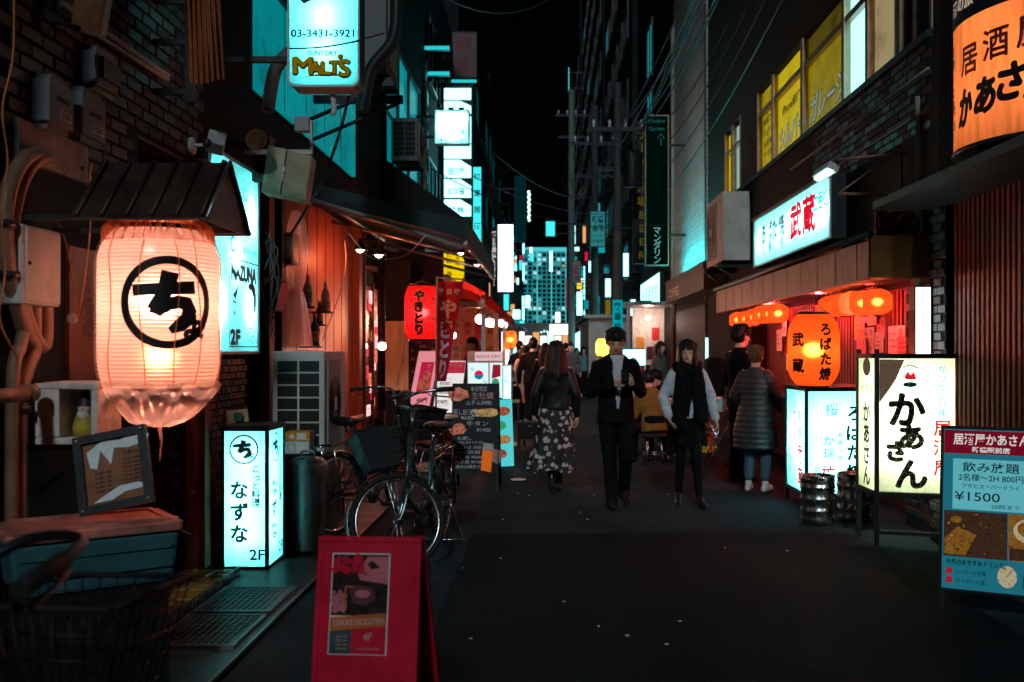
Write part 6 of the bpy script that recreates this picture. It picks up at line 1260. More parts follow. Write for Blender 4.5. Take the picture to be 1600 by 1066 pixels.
for i in range(5): part(t, 'shelf_jar', ['pap_orange', 'pap_white', 'bottle_green', 'pap_red', 'bottle_white'][i], 'lathe', [(0, 0), (.07, 0), (.075, .18), (.04, .22), (.04, .26), (0, .26)], (-2.1+.17*i, 17.2, .925), 14)
for i in range(5):
    f = FL(-2.3); po = put(t, 'menu_sheet', f, rect(17+1.3*i, 17.9+1.3*i, 1.5, 2.1), ['pap_white', 'pap_orange', 'pap_red', 'pap_white', 'pap_pink'][i], .004); put(po, 'lettering', f, TV('焼鳥', 17.3+1.3*i, 2.05, .22)+TV('串', 17.65+1.3*i, 2.0, .22), 'print_black', .006)
for k, (px, py, Y) in enumerate(((750, 499, 17.5), (764, 504, 19.5), (769, 505, 21), (782, 505, 24), (788, 508, 27))):
    bare_bulb(['nearest bulb under the red awning', 'second bulb under the red awning', 'third bulb under the red awning', 'fourth bulb under the red awning', 'farthest bulb under the red awning'][k], px, py, Y, .085, 80, (1, .36, .18))
part(t, 'crate_stack', 'pap_orange', 'box', -2.25, -1.95, 17.4, 18.2, .92, 1.25)
small_lantern('small orange lantern at the far end of the red awning', PT(797, 531, 25), .17, .46, 'orange_paper', 14, (1, .4, .12), [(TV('うどん', 0, .17, .1, .11, None, .03), 'print_black', 0, 0)], math.atan2(-25, .9), ribs=10)
# flat awning of a far shop
m = MB(); m.prism([(-2.6, 40, 3.0), (-1.0, 40, 2.5), (-1.0, 40, 2.4), (-2.6, 40, 2.4)], (0, 9, 0)); o = m.top('far_awning', 'concrete', 'pale grey sloping awning far down on the left', 'awning'); part(o, 'front_rail', 'steel_dull', 'tube', [(-.99, 40, 2.42), (-.99, 49, 2.42)], .03)
# lit shopfronts at the street end: boxes with windows
for k, (s_, y0, y1, x, z1, mt) in enumerate(((-1, 50, 60, -2.3, 2.6, 'sheet_pinkwhite'), (-1, 62, 74, -2.3, 2.6, 'sheet_cyan_soft'), (-1, 78, 95, -2.2, 3.2, 'sheet_pinkwhite'), (1, 60, 72, 2.6, 2.8, 'sheet_pink'), (1, 75, 92, 2.6, 3.0, 'sheet_cyan_soft'), (1, 40, 48, 2.7, 2.5, 'sheet_cyan_soft'))):
    t = thing('lit_store', ['pinkish lit shopfront far down on the left', 'white lit shopfront beyond the pinkish one on the left', 'farthest bright shopfront on the left', 'pink lit shopfront far down on the right', 'farthest bright shopfront on the right', 'white lit shopfront behind the tarp stall'][k], 'shop front', (x, (y0+y1)/2, 0))
    a, b = (x-.4, x) if s_ < 0 else (x, x+.4); m = MB(); m.box(a, b, y0, y1, 0, z1+.3); m.build('surround', 'dark_metal', t); f = FL(x) if s_ < 0 else FR(x); n = 4
    for i in range(n):
        u0, u1 = y0+(y1-y0)*(i+.06)/n, y0+(y1-y0)*(i+.94)/n
        if s_ > 0: u0, u1 = -u1, -u0
        m = MB(); bx(m, f, u0, u1, .5, z1, -.01, .012); m.build('window', mt, t)
# street end: bright low arcade below the tower
t = thing('end_arcade', 'bright low shop row closing the street below the tower', 'shop front', (1, 135, 0)); m = MB(); m.box(-14, 18, 135, 140, 0, 5.2); m.build('wall', 'concrete', t)
for i in range(16):
    x = -7+i*1.0; part(t, 'window', ['sheet_pinkwhite', 'sheet_cyan_soft', 'sheet_pinkwhite', 'sheet_amber'][(i*7) % 4], 'box', x+.06, x+.9, 134.95, 134.99, .6+(i % 3)*.4, 3.4+(i % 2)*.5)
for i in range(9): part(t, 'garland_bulb', 'bulb_dim', 'ball', (-.8+.4*i, 134.5, 3.9+.12*math.sin(i*1.3)), .1, 8, 6)
# ---------------------------------------------------------- far tower with its window grid
def tower():
    Y = 400; x0, x1 = X(817, Y), X(884, Y); z1 = Z(393, Y)
    t = thing('office_tower', 'pale teal office tower with a grid of dark windows closing the street', 'building', ((x0+x1)/2, Y+8, 0)); m = MB(); m.box(x0, x1, Y+.3, Y+16, 0, z1); m.build('wall', 'tower_wall', t)
    cols = 9; rows = 19; pw = (x1-x0)/cols; ph = (z1-7)/rows
    mm = {}
    for mt in ('tower_glass', 'win_far1', 'win_far2'): b = MB(); b.box(-pw*.36, pw*.36, -.02, .05, -ph*.36, ph*.36); mm[mt] = b.mesh('window', mt)
    r = random.Random(2); bs = base_of(t)
    for i in range(cols):
        for j in range(rows):
            o = bpy.data.objects.new('window', mm[r.choice(['tower_glass']*7+['win_far1', 'win_far2'])]); COL.objects.link(o); o.parent = t; o.location = Vector((x0+pw*(i+.5), Y+.29, 6.5+ph*(j+.5)))-bs
    for i in range(cols+1):
        if i in (0, 3, 6, 9): part(t, 'pier', 'tower_pier', 'box', x0+pw*i-.22, x0+pw*i+.22, Y-.1, Y+.28, 5.5, z1+.4)
    part(t, 'parapet', 'tower_pier', 'box', x0-.3, x1+.3, Y-.2, Y+16.2, z1, z1+1.6)
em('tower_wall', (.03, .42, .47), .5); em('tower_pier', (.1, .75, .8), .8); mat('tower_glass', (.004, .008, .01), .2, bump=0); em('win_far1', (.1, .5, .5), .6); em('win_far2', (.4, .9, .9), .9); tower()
# ---------------------------------------------------------- right row
t = thing('siding_house', 'narrow house clad in horizontal corrugated siding lit teal', 'building', (XR, 21.7, 0)); m = MB(); m.box(XR, 9, 19.202, 24.2, 0, 10.5); m.build('wall', 'dark_wall', t)
b = MB(); b.rbox(-.03, .0, -2.5, 2.5, -.05, .05, .024, 'y', 3); me = b.mesh('siding_board', 'siding_tin')
for i in range(66):
    o = bpy.data.objects.new('siding_board', me); COL.objects.link(o); o.parent = t; o.location = Vector((XR, 21.7, 3.05+i*.105))-base_of(t)
mat('siding_tin', (.45, .5, .51), .5, .0, var=.2, scale=3, bump=.05)
part(t, 'shop_opening', 'print_black', 'box', XR-.02, XR, 19.4, 24, .0, 2.4)
part(t, 'corner_pipe', 'pipe_pale', 'tube', [(XR-.06, 24.1, .2), (XR-.06, 24.1, 9.3)], .05); part(t, 'corner_trim', 'tile_brown', 'box', XR-.05, XR, 19.21, 19.34, 2.5, 10.4)
t = thing('shop_canopy', 'boxy greenish shop canopy below the corrugated siding', 'canopy', (2.9, 20, 2.55)); m = MB(); m.box(2.7, XR-.035, 17.2, 22.7, 2.55, 2.92); cb = m.build('box', 'canopy_green', t); mat('canopy_green', (.12, .15, .14), .5, var=.4, scale=3)
put(cb, 'lettering', FR(2.7), T('COFFEE', -21.3, 2.73, .26, 1.8, .02), 'chalk', .004); part(t, 'end_cap', 'end_tin', 'box', 2.7, XR-.035, 17.19, 17.2, 2.55, 2.92); part(t, 'added_tube_screen', 'canopy_green', 'box', 2.69, 2.702, 17.2, 22.7, 2.92, 3.04); part(t, 'added_tube_screen', 'canopy_green', 'box', 2.702, XR-.035, 17.2, 17.212, 2.921, 3.04)  # lip added to hide the lamp tube from below
t = thing('added_strip_lamp', 'added slim strip lamp lying on the greenish canopy, washing the siding', 'lamp', (2.75, 20.0, 2.92)); part(t, 'housing', 'dark_metal', 'box', 2.71, 2.79, 17.6, 22.4, 2.925, 2.95); part(t, 'tube', 'added_tube_wash', 'tube', [(2.75, 17.7, 2.985), (2.75, 22.35, 2.985)], .025); em('added_tube_wash', (.0, .8, .85), 170)  # added lamp for the teal wash, no fixture known there
block('tall_house', 'tall dark house on the right with two lit stairwell windows', 1, 24.202, 34, 30, [(29.2, 30.6, 7.9, 9.2, 'win_mid'), (29.2, 30.6, 9.6, 11.2, 'win_mid'), (25, 27, 4, 6, 'dark_glass'), (31.5, 33.2, 5, 7, 'win_dim')], deep=10)
block('tall_house', 'tall dark block on the right behind the utility poles', 1, 34.002, 50, 30, wins(35, 49, 4, 5, 6, 21, .25), x=2.9, deep=10)
block('tall_house', 'very tall black block on the right against the sky', 1, 50.002, 80, 40, wins(51, 79, 4, 8, 8, 22, .2), x=2.8, deep=10)
block('tall_house', 'farthest tall block on the right of the street', 1, 80.002, 125, 42, wins(81, 124, 4, 9, 8, 23, .25), x=2.6, deep=10)
# vertical signs on the right
s = 22/F
t = front_sign('hanging_sign', 'tall dark green vertical sign with outlined katakana at its foot', 1008, 1045, 180, 415, 22, 'sign_green', [(TV('マンダリン', 19*s, 62*s, 14*s, 11.5*s, 13*s, .005), 'katakana_ink'), (T('Mandarin', 18*s, 226*s, 9*s, 26*s)+T('Garden', 18*s, 214*s, 9*s, 24*s), 'ink_teal'), (stroke([(20*s, 198*s), (25*s, 206*s), (30*s, 198*s)], .02)+stroke([(25*s, 198*s), (25*s, 188*s)], .02), 'ink_teal'), (rect(1*s, 36*s, 63*s, 63.6*s), 'print_black')], frame='sign_frame', arm=XR, d=.25)
em('sign_green', (.0, .012, .007), .35); em('katakana_ink', (.25, .7, .7), .6); em('ink_teal', (.02, .15, .16), .6); mat('sign_frame', (.3, .2, .15), .4, .6)
s = 26/F
front_sign('hanging_sign', 'black vertical sign with dim yellow characters behind the green one', 989, 1009, 190, 412, 26, 'print_black', [(TV('ラーメン酒場BEER', 14*s, 210*s, 16*s, 21*s, None, .02), 'ink_yellow')], arm=XR); em('ink_yellow', (.22, .16, .01), .35)
s = 30/F
front_sign('hanging_sign', 'white rounded sign with a building name hung on the right pole', 922, 946, 330, 386, 30, 'sign_pale', [(T('新橋', 12*s, 43*s, 12*s, 18*s, .02)+T('会館', 12*s, 30*s, 12*s, 18*s, .02)+T('←バル', 12*s, 18*s, 6*s, 16*s)+T('営業中', 12*s, 9*s, 6*s, 18*s), 'lit_black_print')]); em('sign_pale', (.04, .3, .33), .6)
front_sign('hanging_sign', 'small grey vertical sign with dark letters on a far pole', 894, 908, 407, 441, 40, 'sign_grey', [(TV('小料理', .18, .75, .22, .24), 'print_black')]); em('sign_grey', (.12, .1, .1), .6)
# wall sign, light stall wall, tarp stall
f = Fr((2.95, 31.4, Z(492, 31.4)), (0, -1, 0)); box_sign('wall_sign', 'bright cyan lit wall sign low on the right, beyond the corrugated house', f, 5.3, .95, .2, 'sheet_cyan', 'white_plastic', [(sum([T(c, .8+.9*i, .5, .5, .6) for i, c in enumerate('居酒屋魚金')], []), 'lit_cyan_print')])
t = thing('lit_kiosk', 'small kiosk with a warm white lit wall on the right', 'kiosk', (2.9, 26.3, 0)); part(t, 'side_wall', 'kiosk_wall', 'box', 2.25, 3.08, 26.2, 26.3, 0, 2.6); part(t, 'roof', 'steel_dull', 'box', 1.9, 3.08, 24.3, 26.4, 2.6, 2.68); part(t, 'corner_post', 'post_grey', 'box', 1.95, 2.02, 24.35, 24.42, 0, 2.6)
for i, (x_, z_, mt) in enumerate(((2.35, 1.5, 'pap_orange'), (2.62, 1.25, 'pap_dark'), (2.36, .9, 'pap_pink'), (2.75, 1.75, 'pap_red'))): part(t, 'notice', mt, 'box', x_, x_+.2, 26.19, 26.199, z_, z_+.34)
part(t, 'serving_hatch', 'print_black', 'box', 2.6, 3.0, 26.18, 26.199, .2, 1.1)
lamp(t, (2.6, 25.6, 2.2), 22, (1, .7, .55), .06); m = MB(); m.ball((2.6, 25.6, 2.32), .06, 10, 8); m.build('ceiling_bulb', 'bulb_pink', t); mat('kiosk_wall', (.75, .7, .68), .6)
t = thing('tarp_stall', 'grey tarp covered stall on the right of the street', 'stall', (2, 33, 0)); part(t, 'tarp', 'tarp_grey', 'box', 1.25, 2.8, 30, 38, .6, 2.45); part(t, 'tarp_roof', 'tarp_grey', 'box', 1.1, 2.85, 29.8, 38.2, 2.46, 2.56); part(t, 'base', 'dark_metal', 'box', 1.3, 2.8, 30.05, 37.95, .0, .59); mat('tarp_grey', (.3, .32, .33), .6, var=.3, scale=1.5, bump=.4, bscale=6)
small_lantern('small yellow lit lantern at the tarp stall', PT(941, 543, 29), .19, .5, 'yellow_paper', 22, (1, .62, .15), [(TV('そば', 0, .18, .16, .17, None, .03), 'print_black', 0, 0)], math.atan2(-29, -1.6), ribs=10); translucent('yellow_paper', (.95, .7, .25), .25)
# white board signs beyond the walkers
Y = 24; front_sign('floor_sign', 'white lit floor sign half hidden behind the man with the phone', 972, 1010, 545, 572, Y, 'sheet_cyan', d=.2, frame='black_paint'); 
m = MB(); m.box(X(976, Y), X(979, Y), Y+.05, Y+.1, 0, Z(572, Y)); m.box(X(1003, Y), X(1006, Y), Y+.05, Y+.1, 0, Z(572, Y)); m.box(X(979, Y), X(1003, Y), Y+.06, Y+.09, .3, .34); m.top('sign_trestle', 'dark_metal', 'dark trestle under the white floor sign', 'trestle')
t, f, fo = a_board('menu_board', 'dark framed standing menu board behind the woman with the scarf', (X(1066, 15), 15, .1), 0, X(1102, 15)-X(1066, 15), 1.0, R(6), 'board_brown', 'chalkboard', .025, legs=.1, spread=.4); mat('board_brown', (.2, .12, .07), .5); put(fo, 'lettering', f, sum([T('本日の酒', .17, .9-.12*i, .05, .22) for i in range(6)], []), 'chalk', .003)
t = thing('light_strip', 'thin upright cyan strip light behind the woman with the scarf', 'lamp', (X(1104, 15.4), 15.4, 0)); part(t, 'post', 'dark_metal', 'box', X(1102, 15.4), X(1107, 15.4), 15.41, 15.5, 0, 1.75); part(t, 'tube', 'sheet_cyan_soft', 'box', X(1102.5, 15.4), X(1106.5, 15.4), 15.39, 15.409, Z(575, 15.4), Z(528, 15.4))
# ---------------------------------------------------------- left: flag poster board, small cyan floor sign, wooden table
Y = 13.4; t = thing('poster_case', 'white lit display case with a red and blue roundel poster', 'display case', (X(757, Y), Y+.1, 0)); x0, x1, z0, z1 = X(730, Y), X(786, Y), Z(622, Y), Z(549, Y); xm = X(764, Y)
part(t, 'case', 'white_plastic', 'box', x0, x1, Y+.02, Y+.2, z0, z1)
for a in (x0+.02, x1-.05): part(t, 'leg', 'black_paint', 'box', a, a+.04, Y+.05, Y+.12, 0, z0)
f = Fr((x0, Y+.018, z0)); s = Y/F; a = put(t, 'poster', f, rect(1*s, 33*s, 0, 55*s), 'sheet_white_soft', .002); b = put(t, 'poster', f, rect(35*s, 55*s, 0, 55*s), 'sheet_white_soft', .002); c = put(t, 'header', f, rect(12*s, 55*s, 58*s, 72*s), 'header_pink', .002); em('sheet_white_soft', (.75, .95, .95), 1); em('header_pink', (.9, .6, .62), .8)
put(a, 'roundel', f, disc(18*s, 36*s, 7*s, None, 24, 0, 180), 'sheet_red', .004); put(a, 'roundel', f, disc(18*s, 36*s, 7*s, None, 24, 180, 360), 'roundel_blue', .004); put(a, 'lettering', f, T('三', 8*s, 45*s, 6*s, None, .03, .6)+T('三', 28*s, 25*s, 6*s, None, .03, .6), 'lit_cyan_print', .004); em('roundel_blue', (0, .25, .5), .7); put(b, 'picture', f, poly([(38*s, 30*s), (52*s, 34*s), (52*s, 52*s), (40*s, 52*s)]), 'ink_red', .004); put(b, 'picture', f, disc(44*s, 22*s, 6*s, 9*s), 'win_green', .004); em('win_green', (.05, .5, .2), .6)
put(c, 'lettering', f, T('韓国料理 営業中', 33*s, 65*s, 6*s, 38*s), 'ink_red', .004)
Y = 12.6; t, f, fo = a_board('menu_board', 'cyan framed menu board with colour dish photos behind the chalk board', (X(768, Y), Y, .02), R(20), .3, .85, R(6), 'board_cyan', 'board_cyan', .02, spread=.35); em('board_cyan', (.1, .75, .8), .8)
for i, mt in enumerate(('food_red', 'win_green', 'food_yellow', 'food_red')): put(fo, 'dish_picture', f, disc(.15+.03*(-1)**i, .7-.18*i, .09, .06), mt, .004)
Y = 14.4; front_sign('floor_sign', 'small cyan lit box sign standing on a low wooden table', 781, 800, 570, 625, Y, 'sheet_cyan', [(TV('一品', .08, .38, .07), 'lit_cyan_print')], frame='white_plastic', d=.15)
t = thing('low_table', 'low wooden table carrying the small cyan box sign', 'table', (X(797, Y), Y+.2, 0)); zt = Z(626, Y); part(t, 'tabletop', 'pale_wood', 'box', X(778, Y), X(812, Y), Y-.05, Y+.5, zt-.03, zt-.004)
for px in (780, 809):
    for y in (Y-.03, Y+.44): part(t, 'leg', 'dark_metal', 'box', X(px, Y)-.012, X(px, Y)+.02, y, y+.03, 0, zt-.03)
part(t, 'foot_rail', 'stall_wood', 'box', X(782, Y), X(808, Y), Y-.02, Y+.01, .12, .17)
# ---------------------------------------------------------- poles and overhead cables
def pole(label, px, Y, r, h, mt='concrete_pole', extra=None):
    c = (X(px, Y), Y, 0); t = thing('utility_pole', label, 'utility pole', c, 0, 'utility poles on the right'); m = MB(); m.lathe([(r, 0), (r*.92, h*.4), (r*.8, h)], c, 20, cap=True); m.build('shaft', mt, t)
    for z, w_ in ((h-1.2, 1.5), (h-2.2, 1.2)): part(t, 'cross_arm', 'dark_metal', 'box', c[0]-w_/2, c[0]+w_/2, Y-.05, Y+.05, z, z+.09)
    for k in range(4): part(t, 'insulator', 'white_plastic', 'lathe', [(.0, h-1.11), (.05, h-1.11), (.03, h-1.03), (.05, h-.97), (0, h-.9)], (c[0]-.6+.4*k, Y, 0), 10)
    if extra: extra(t, c)
mat('concrete_pole', (.05, .055, .058), .7, var=.3); mat('pole_pale', (.16, .18, .18), .6)
def sticker(t, c):
    m = MB(); m.lathe([(.126, 1.9), (.128, 1.9), (.128, 2.75), (.126, 2.75)], c, 20); o = m.build('wrapped_sign', 'sheet_cyan_mid2', t); put(o, 'lettering', lathe_fr(c, lambda v: .132, R(-95)), TV('交番前', 0, 2.7, .2, .26, None, .02), 'lit_black_print', 0, .05)
em('sheet_cyan_mid2', (0., .55, .62), .55)
pole('nearest dark utility pole on the right, wrapped by a cyan sign', 965, 25, .12, 8.2, extra=sticker); pole('middle utility pole on the right carrying a white name sign', 929, 30.6, .13, 9); pole('tall pale utility pole in front of the sky on the right', 893, 46, .17, 13.5, 'pole_pale')
m = MB(); p = PT(962, 90, 25.1)
t = thing('transformer', 'dark transformer drum on the nearest utility pole', 'transformer', (X(965, 25)+.35, 25, 5.6)); c = (X(965, 25)+.38, 25, 0); part(t, 'drum', 'dark_metal', 'lathe', [(0, 5.6), (.22, 5.6), (.24, 5.7), (.24, 6.4), (.2, 6.5), (0, 6.5)], c, 20); part(t, 'bracket', 'dark_metal', 'box', X(965, 25), c[0], 24.95, 25.05, 6.0, 6.1)
def sag(a, b, d, n=14):
    a, b = Vector(a), Vector(b); return [a.lerp(b, i/n)-Vector((0, 0, d*4*(i/n)*(1-i/n))) for i in range(n+1)]
WL = []
rw = random.Random(4)
hub1, hub2, hub3 = (X(965, 25), 25, 7.0), (X(929, 30.6), 30.6, 7.6), (X(893, 46), 46, 12)
for k in range(9):
    a = (2.2+.25*rw.random(), 6+6*rw.random(), 6.0+2.2*rw.random()); WL.append((a, (hub1[0]-.5+rw.random(), 25, 6.0+rw.random()), .35+.3*rw.random(), .012, 'dark overhead cable running from the right houses to the nearest pole'))
for k in range(6): WL.append(((hub1[0]-.4+.8*rw.random(), 25, 6.2+rw.random()), (hub2[0]-.5+rw.random(), 30.6, 6.6+1.6*rw.random()), .2+.2*rw.random(), .012, 'dark overhead cable between the two nearest poles'))
for k in range(6): WL.append(((hub2[0]-.5+rw.random(), 30.6, 6.6+1.6*rw.random()), (hub3[0]-.5+rw.random(), 46, 9+3*rw.random()), .5+.3*rw.random(), .014, 'dark overhead cable from the middle pole to the tall pole'))
for k in range(5): z = 3+1.5*rw.random(); WL.append(((XL, 20+5*k, z+2), (2.9, 24+5*k+4*rw.random(), z+1.6), .5, .012, 'dark overhead cable crossing above the street'))
for k in range(4): WL.append(((XR-.02, 12+1.5*k, 6.2+.3*k), (XR-.3, 24, 5.2+.6*k), .25, .012, 'thin dark cable in front of the corrugated siding'))
WL += [(PT(745, 215, 18.2), (2.9, 34, 7.6), 1.0, .014, 'long cable sagging from the square white sign across the sky'), ((XL, 14, 7.2), PT(895, -30, 20), .8, .014, 'cable arching high across the black sky')]
for a, b, d, r_, lb in WL:
    m = MB(); m.tube(sag(a, b, d), r_, 5); m.top('overhead_cable', 'cable_black', lb, 'cable', lb)
# crinkled wrapped pipe on the left upper wall
m = MB(); m.smooth = True; n = 14; vs = []; c = (X(659, 19.4), 19.4)
for i in range(50):
    z = Z(330, 19.4)+(Z(95, 19.4)-Z(330, 19.4))*i/49
    for j in range(n): a = 2*math.pi*j/n; r_ = .12+.035*noise.noise((math.cos(a)*3, math.sin(a)*3, z*5)); vs.append((c[0]+r_*math.cos(a), c[1]+r_*math.sin(a), z))
m.add(vs, [(i*n+j, i*n+(j+1) % n, (i+1)*n+(j+1) % n, (i+1)*n+j) for i in range(49) for j in range(n)]); m.top('wrapped_pipe', 'foil', 'crinkled foil wrapped pipe high on the left wall', 'pipe'); mat('foil', (.6, .65, .65), .25, 1, bump=.3)
# litter
t = MB().lathe([(0, .012), (.08, .012), (.09, .02), (.085, .022), (.07, .016), (0, .016)], (X(810, 11.4), 11.4, .0), 20).top('white_disc', 'litter_white', 'small round white disc lying on the asphalt left of the walking woman', 'litter'); mat('litter_white', (.8, .85, .85), .5)  # plain white disc with a low rim
rl = random.Random(9)
for k in range(22):
    y = 5+9*rl.random(); x = -.6+2.4*rl.random(); s_ = .008+.012*rl.random(); m = MB(); m.obox((x, y, .006), (s_, s_*.7, .004), (0, 0, rl.random()*3)); m.top('paper_scrap', 'litter_white', 'tiny pale paper scrap on the dark asphalt', 'litter', 'tiny paper scraps on the asphalt')
# ============================================================ bicycles
def bicycle(label, loc, rz, steer=0., frame='bike_teal', basket='solid', dark=False, rear_rack=True, guard='chrome', stand=True, metal='bike_steel'):
    """a city bicycle; local +X is forward, rear wheel at x=0"""
    t = thing('bicycle', label, 'bicycle', loc, rz, None, local=True); WR = .33; wb = 1.06
    def wheel(root, c, ax, nm):
        m = MB(); m.torus(c, ax, WR-.016, .017, 44, 8); w = m.build(nm, 'black_rubber', root)
        m = MB(); m.torus(c, ax, WR-.042, .011, 44, 6); m.build('rim', 'steel', w)
        m = MB(); ax = Vector(ax).normalized(); a = ax.orthogonal().normalized(); b = ax.cross(a); c = Vector(c)
        for k in range(28):
            q = 2*math.pi*k/28; d = a*math.cos(q)+b*math.sin(q); q2 = q+(.35 if k % 2 else -.35); d2 = a*math.cos(q2)+b*math.sin(q2)
            m.tube([c+d2*.022+ax*(.025 if k % 4 < 2 else -.025), c+d*(WR-.05)], .0013, 3, False)
        o = m.build('spokes', 'chrome', w); o['kind'] = 'stuff'
        m = MB(); m.tube([c-ax*.05, c+ax*.05], .02, 12); m.tube([c-ax*.075, c+ax*.075], .006, 8); m.tube([c-ax*.035, c-ax*.03], .03, 14); m.tube([c+ax*.03, c+ax*.035], .03, 14); m.build('hub', 'chrome', w)
        return w
    wheel(t, (0, 0, WR), (0, 1, 0), 'rear_wheel')
    # front assembly turns about the head tube
    H0, H1 = Vector((wb-.24, 0, .93)), Vector((wb-.07, 0, .44)); ax = (H0-H1).normalized(); piv = H1; Mx = Matrix.Translation(piv)@Matrix.Rotation(steer, 4, ax)@Matrix.Translation(-piv)
    fw = Vector((wb, 0, WR)); n2 = Mx.to_3x3()@Vector((0, 1, 0)); wheel(t, Mx@fw, n2, 'front_wheel')
    def P(m, nm, mt): m.xf(Mx); return m.build(nm, mt, t)
    m = MB()
    for s in (-1, 1): m.tube(smooth_path([(wb-.095, s*.05, .5), (wb-.07, s*.055, .44), (wb-.03, s*.055, .37), fw+Vector((0, s*.055, 0))], 4), .011, 8)
    m.tube([(wb-.1, -.055, .515), (wb-.1, .055, .515)], .014, 8); P(m, 'fork', metal)
    m = MB(); m.smooth = True; vs = []; n = 26
    for i in range(n):
        a = R(-35+175*i/(n-1))
        for j in range(5): w_ = -.026+.013*j; rr = WR+.016+.008*(1-(w_/.026)**2); vs.append(fw+Vector((rr*math.cos(a), w_, rr*math.sin(a))))
    m.add(vs, [(i*5+j, i*5+j+1, (i+1)*5+j+1, (i+1)*5+j) for i in range(n-1) for j in range(4)]); P(m, 'mudguard', guard)
    st = H0+ax*.16
    m = MB(); m.tube([H0, st], .014, 10)
    for s in (-1, 1): m.tube(smooth_path([st, st+Vector((.05, s*.09, .05)), st+Vector((.02, s*.22, .06)), st+Vector((-.12, s*.28, .045)), st+Vector((-.22, s*.29, .03))], 5), .011, 8)
    P(m, 'handlebar', metal)
    for s in (-1, 1): m = MB(); m.tube([st+Vector((-.11, s*.276, .046)), st+Vector((-.24, s*.292, .028))], .017, 10); P(m, 'grip', 'black_rubber'); m = MB(); m.tube(smooth_path([st+Vector((-.06, s*.25, .03)), st+Vector((-.1, s*.262, .01)), st+Vector((-.2, s*.268, -.02))], 4), .006, 6); P(m, 'brake_lever', 'chrome')
    m = MB(); m.tube(smooth_path([st+Vector((-.06, .2, .02)), st+Vector((.1, .1, -.05)), st+Vector((.05, .03, -.25)), (wb-.05, .06, .5)], 5), .004, 5); P(m, 'brake_cable', 'cable_black')
    m = MB(); m.ball(Vector((wb+.02, 0, .72)), .04, 14, 9, (1.2, 1, 1)); P(m, 'head_lamp', 'chrome')
    if basket:
        b0, b1, z0, z1 = wb-.12, wb+.18, .70, .97; m = MB()
        lo = [(b0+.03, -.11, z0), (b1-.05, -.11, z0), (b1-.05, .11, z0), (b0+.03, .11, z0)]; hi = [(b0, -.18, z1), (b1, -.18, z1), (b1, .18, z1), (b0, .18, z1)]
        if basket == 'solid':
            m.add(lo+hi, [(0, 1, 2, 3), (0, 4, 5, 1), (1, 5, 6, 2), (2, 6, 7, 3), (3, 7, 4, 0)]); o = P(m, 'basket', 'basket_black')
            for q in (.33, .66):
                m = MB(); p = [Vector(a).lerp(Vector(b), q) for a, b in zip(lo, hi)]; m.tube(p+[p[0]], .006, 6); m.xf(Mx); m.build('basket_rib', 'basket_black', o)
        else:
            for q in (.0, .2, .4, .6, .8, 1): p = [Vector(a).lerp(Vector(b), q) for a, b in zip(lo, hi)]; m.tube(p+[p[0]], .0025 if 0 < q < 1 else .005, 5)
            for k in range(4):
                for i in range(9): q = i/8; m.tube([Vector(lo[k]).lerp(Vector(lo[(k+1) % 4]), q), Vector(hi[k]).lerp(Vector(hi[(k+1) % 4]), q)], .0022, 4)
            for i in range(7): q = i/6; m.tube([Vector(lo[0]).lerp(Vector(lo[1]), q), Vector(lo[3]).lerp(Vector(lo[2]), q)], .0022, 4)
            o = P(m, 'basket', metal)
        m = MB(); m.tube(hi_ := [Vector(v) for v in hi]+[Vector(hi[0])], .008, 6); P(m, 'basket_rim', 'black_rubber')
        m = MB(); m.tube([(b0+.1, .0, z0), (wb, .06, WR)], .004, 5); m.tube([(b0+.1, 0, z0), (wb, -.06, WR)], .004, 5); P(m, 'basket_stay', 'chrome')
    # frame
    bb = Vector((.42, 0, .29)); sc = Vector((.26, 0, .78)); m = MB()
    m.tube([H0-ax*.02, H1], .019, 10); m.tube(smooth_path([H1+ax*.06, (.72, 0, .36), (.55, 0, .3), bb], 5), .019, 10); m.tube(smooth_path([H0-ax*.12, (.62, 0, .52), (.38, 0, .46)], 5), .014, 10); m.tube([bb, sc], .016, 10)
    for s in (-1, 1): m.tube([bb+Vector((0, s*.03, 0)), (0, s*.06, WR)], .009, 8); m.tube([(.3, s*.02, .66), (0, s*.06, WR)], .008, 8)
    m.tube([bb-Vector((0, .04, 0)), bb+Vector((0, .04, 0))], .022, 12); m.build('frame', frame, t)
    m = MB(); m.tube([sc, sc+Vector((-.035, 0, .12))], .013, 10); m.build('seat_post', 'chrome', t)
    s0 = sc+Vector((-.04, 0, .14)); m = MB(); m.smooth = True; vs = []; n = 12
    for i in range(10):
        q = i/9; x = s0.x-.13+.27*q; w_ = .105*(1-q**1.4)+.022; th = .05*(1-q*.35); z = s0.z+.02*q-.012*math.sin(q*3)
        for j in range(n): a = 2*math.pi*j/n; vs.append((x, w_*math.cos(a), z+th*math.sin(a)*(.6 if math.sin(a) > 0 else 1)))
    m.add(vs, [(i*n+j, i*n+(j+1) % n, (i+1)*n+(j+1) % n, (i+1)*n+j) for i in range(9) for j in range(n)]+[tuple(reversed(range(n))), tuple(range(9*n, 10*n))]); sd = m.build('saddle', 'saddle_black', t)
    m = MB(); m.tube([s0+Vector((-.06, .03, -.045)), s0+Vector((-.05, .03, -.1))], .012, 8); m.tube([s0+Vector((-.06, -.03, -.045)), s0+Vector((-.05, -.03, -.1))], .012, 8); m.tube([s0+Vector((-.05, -.035, -.1)), s0+Vector((-.05, .035, -.1))], .006, 6); m.build('saddle_spring', 'chrome', sd)
    m = MB(); m.smooth = True; vs = []; n = 28
    for i in range(n):
        a = R(5+190*i/(n-1))
        for j in range(5): w_ = -.028+.014*j; rr = WR+.018+.008*(1-(w_/.028)**2); vs.append(Vector((rr*math.cos(a), w_, WR+rr*math.sin(a))))
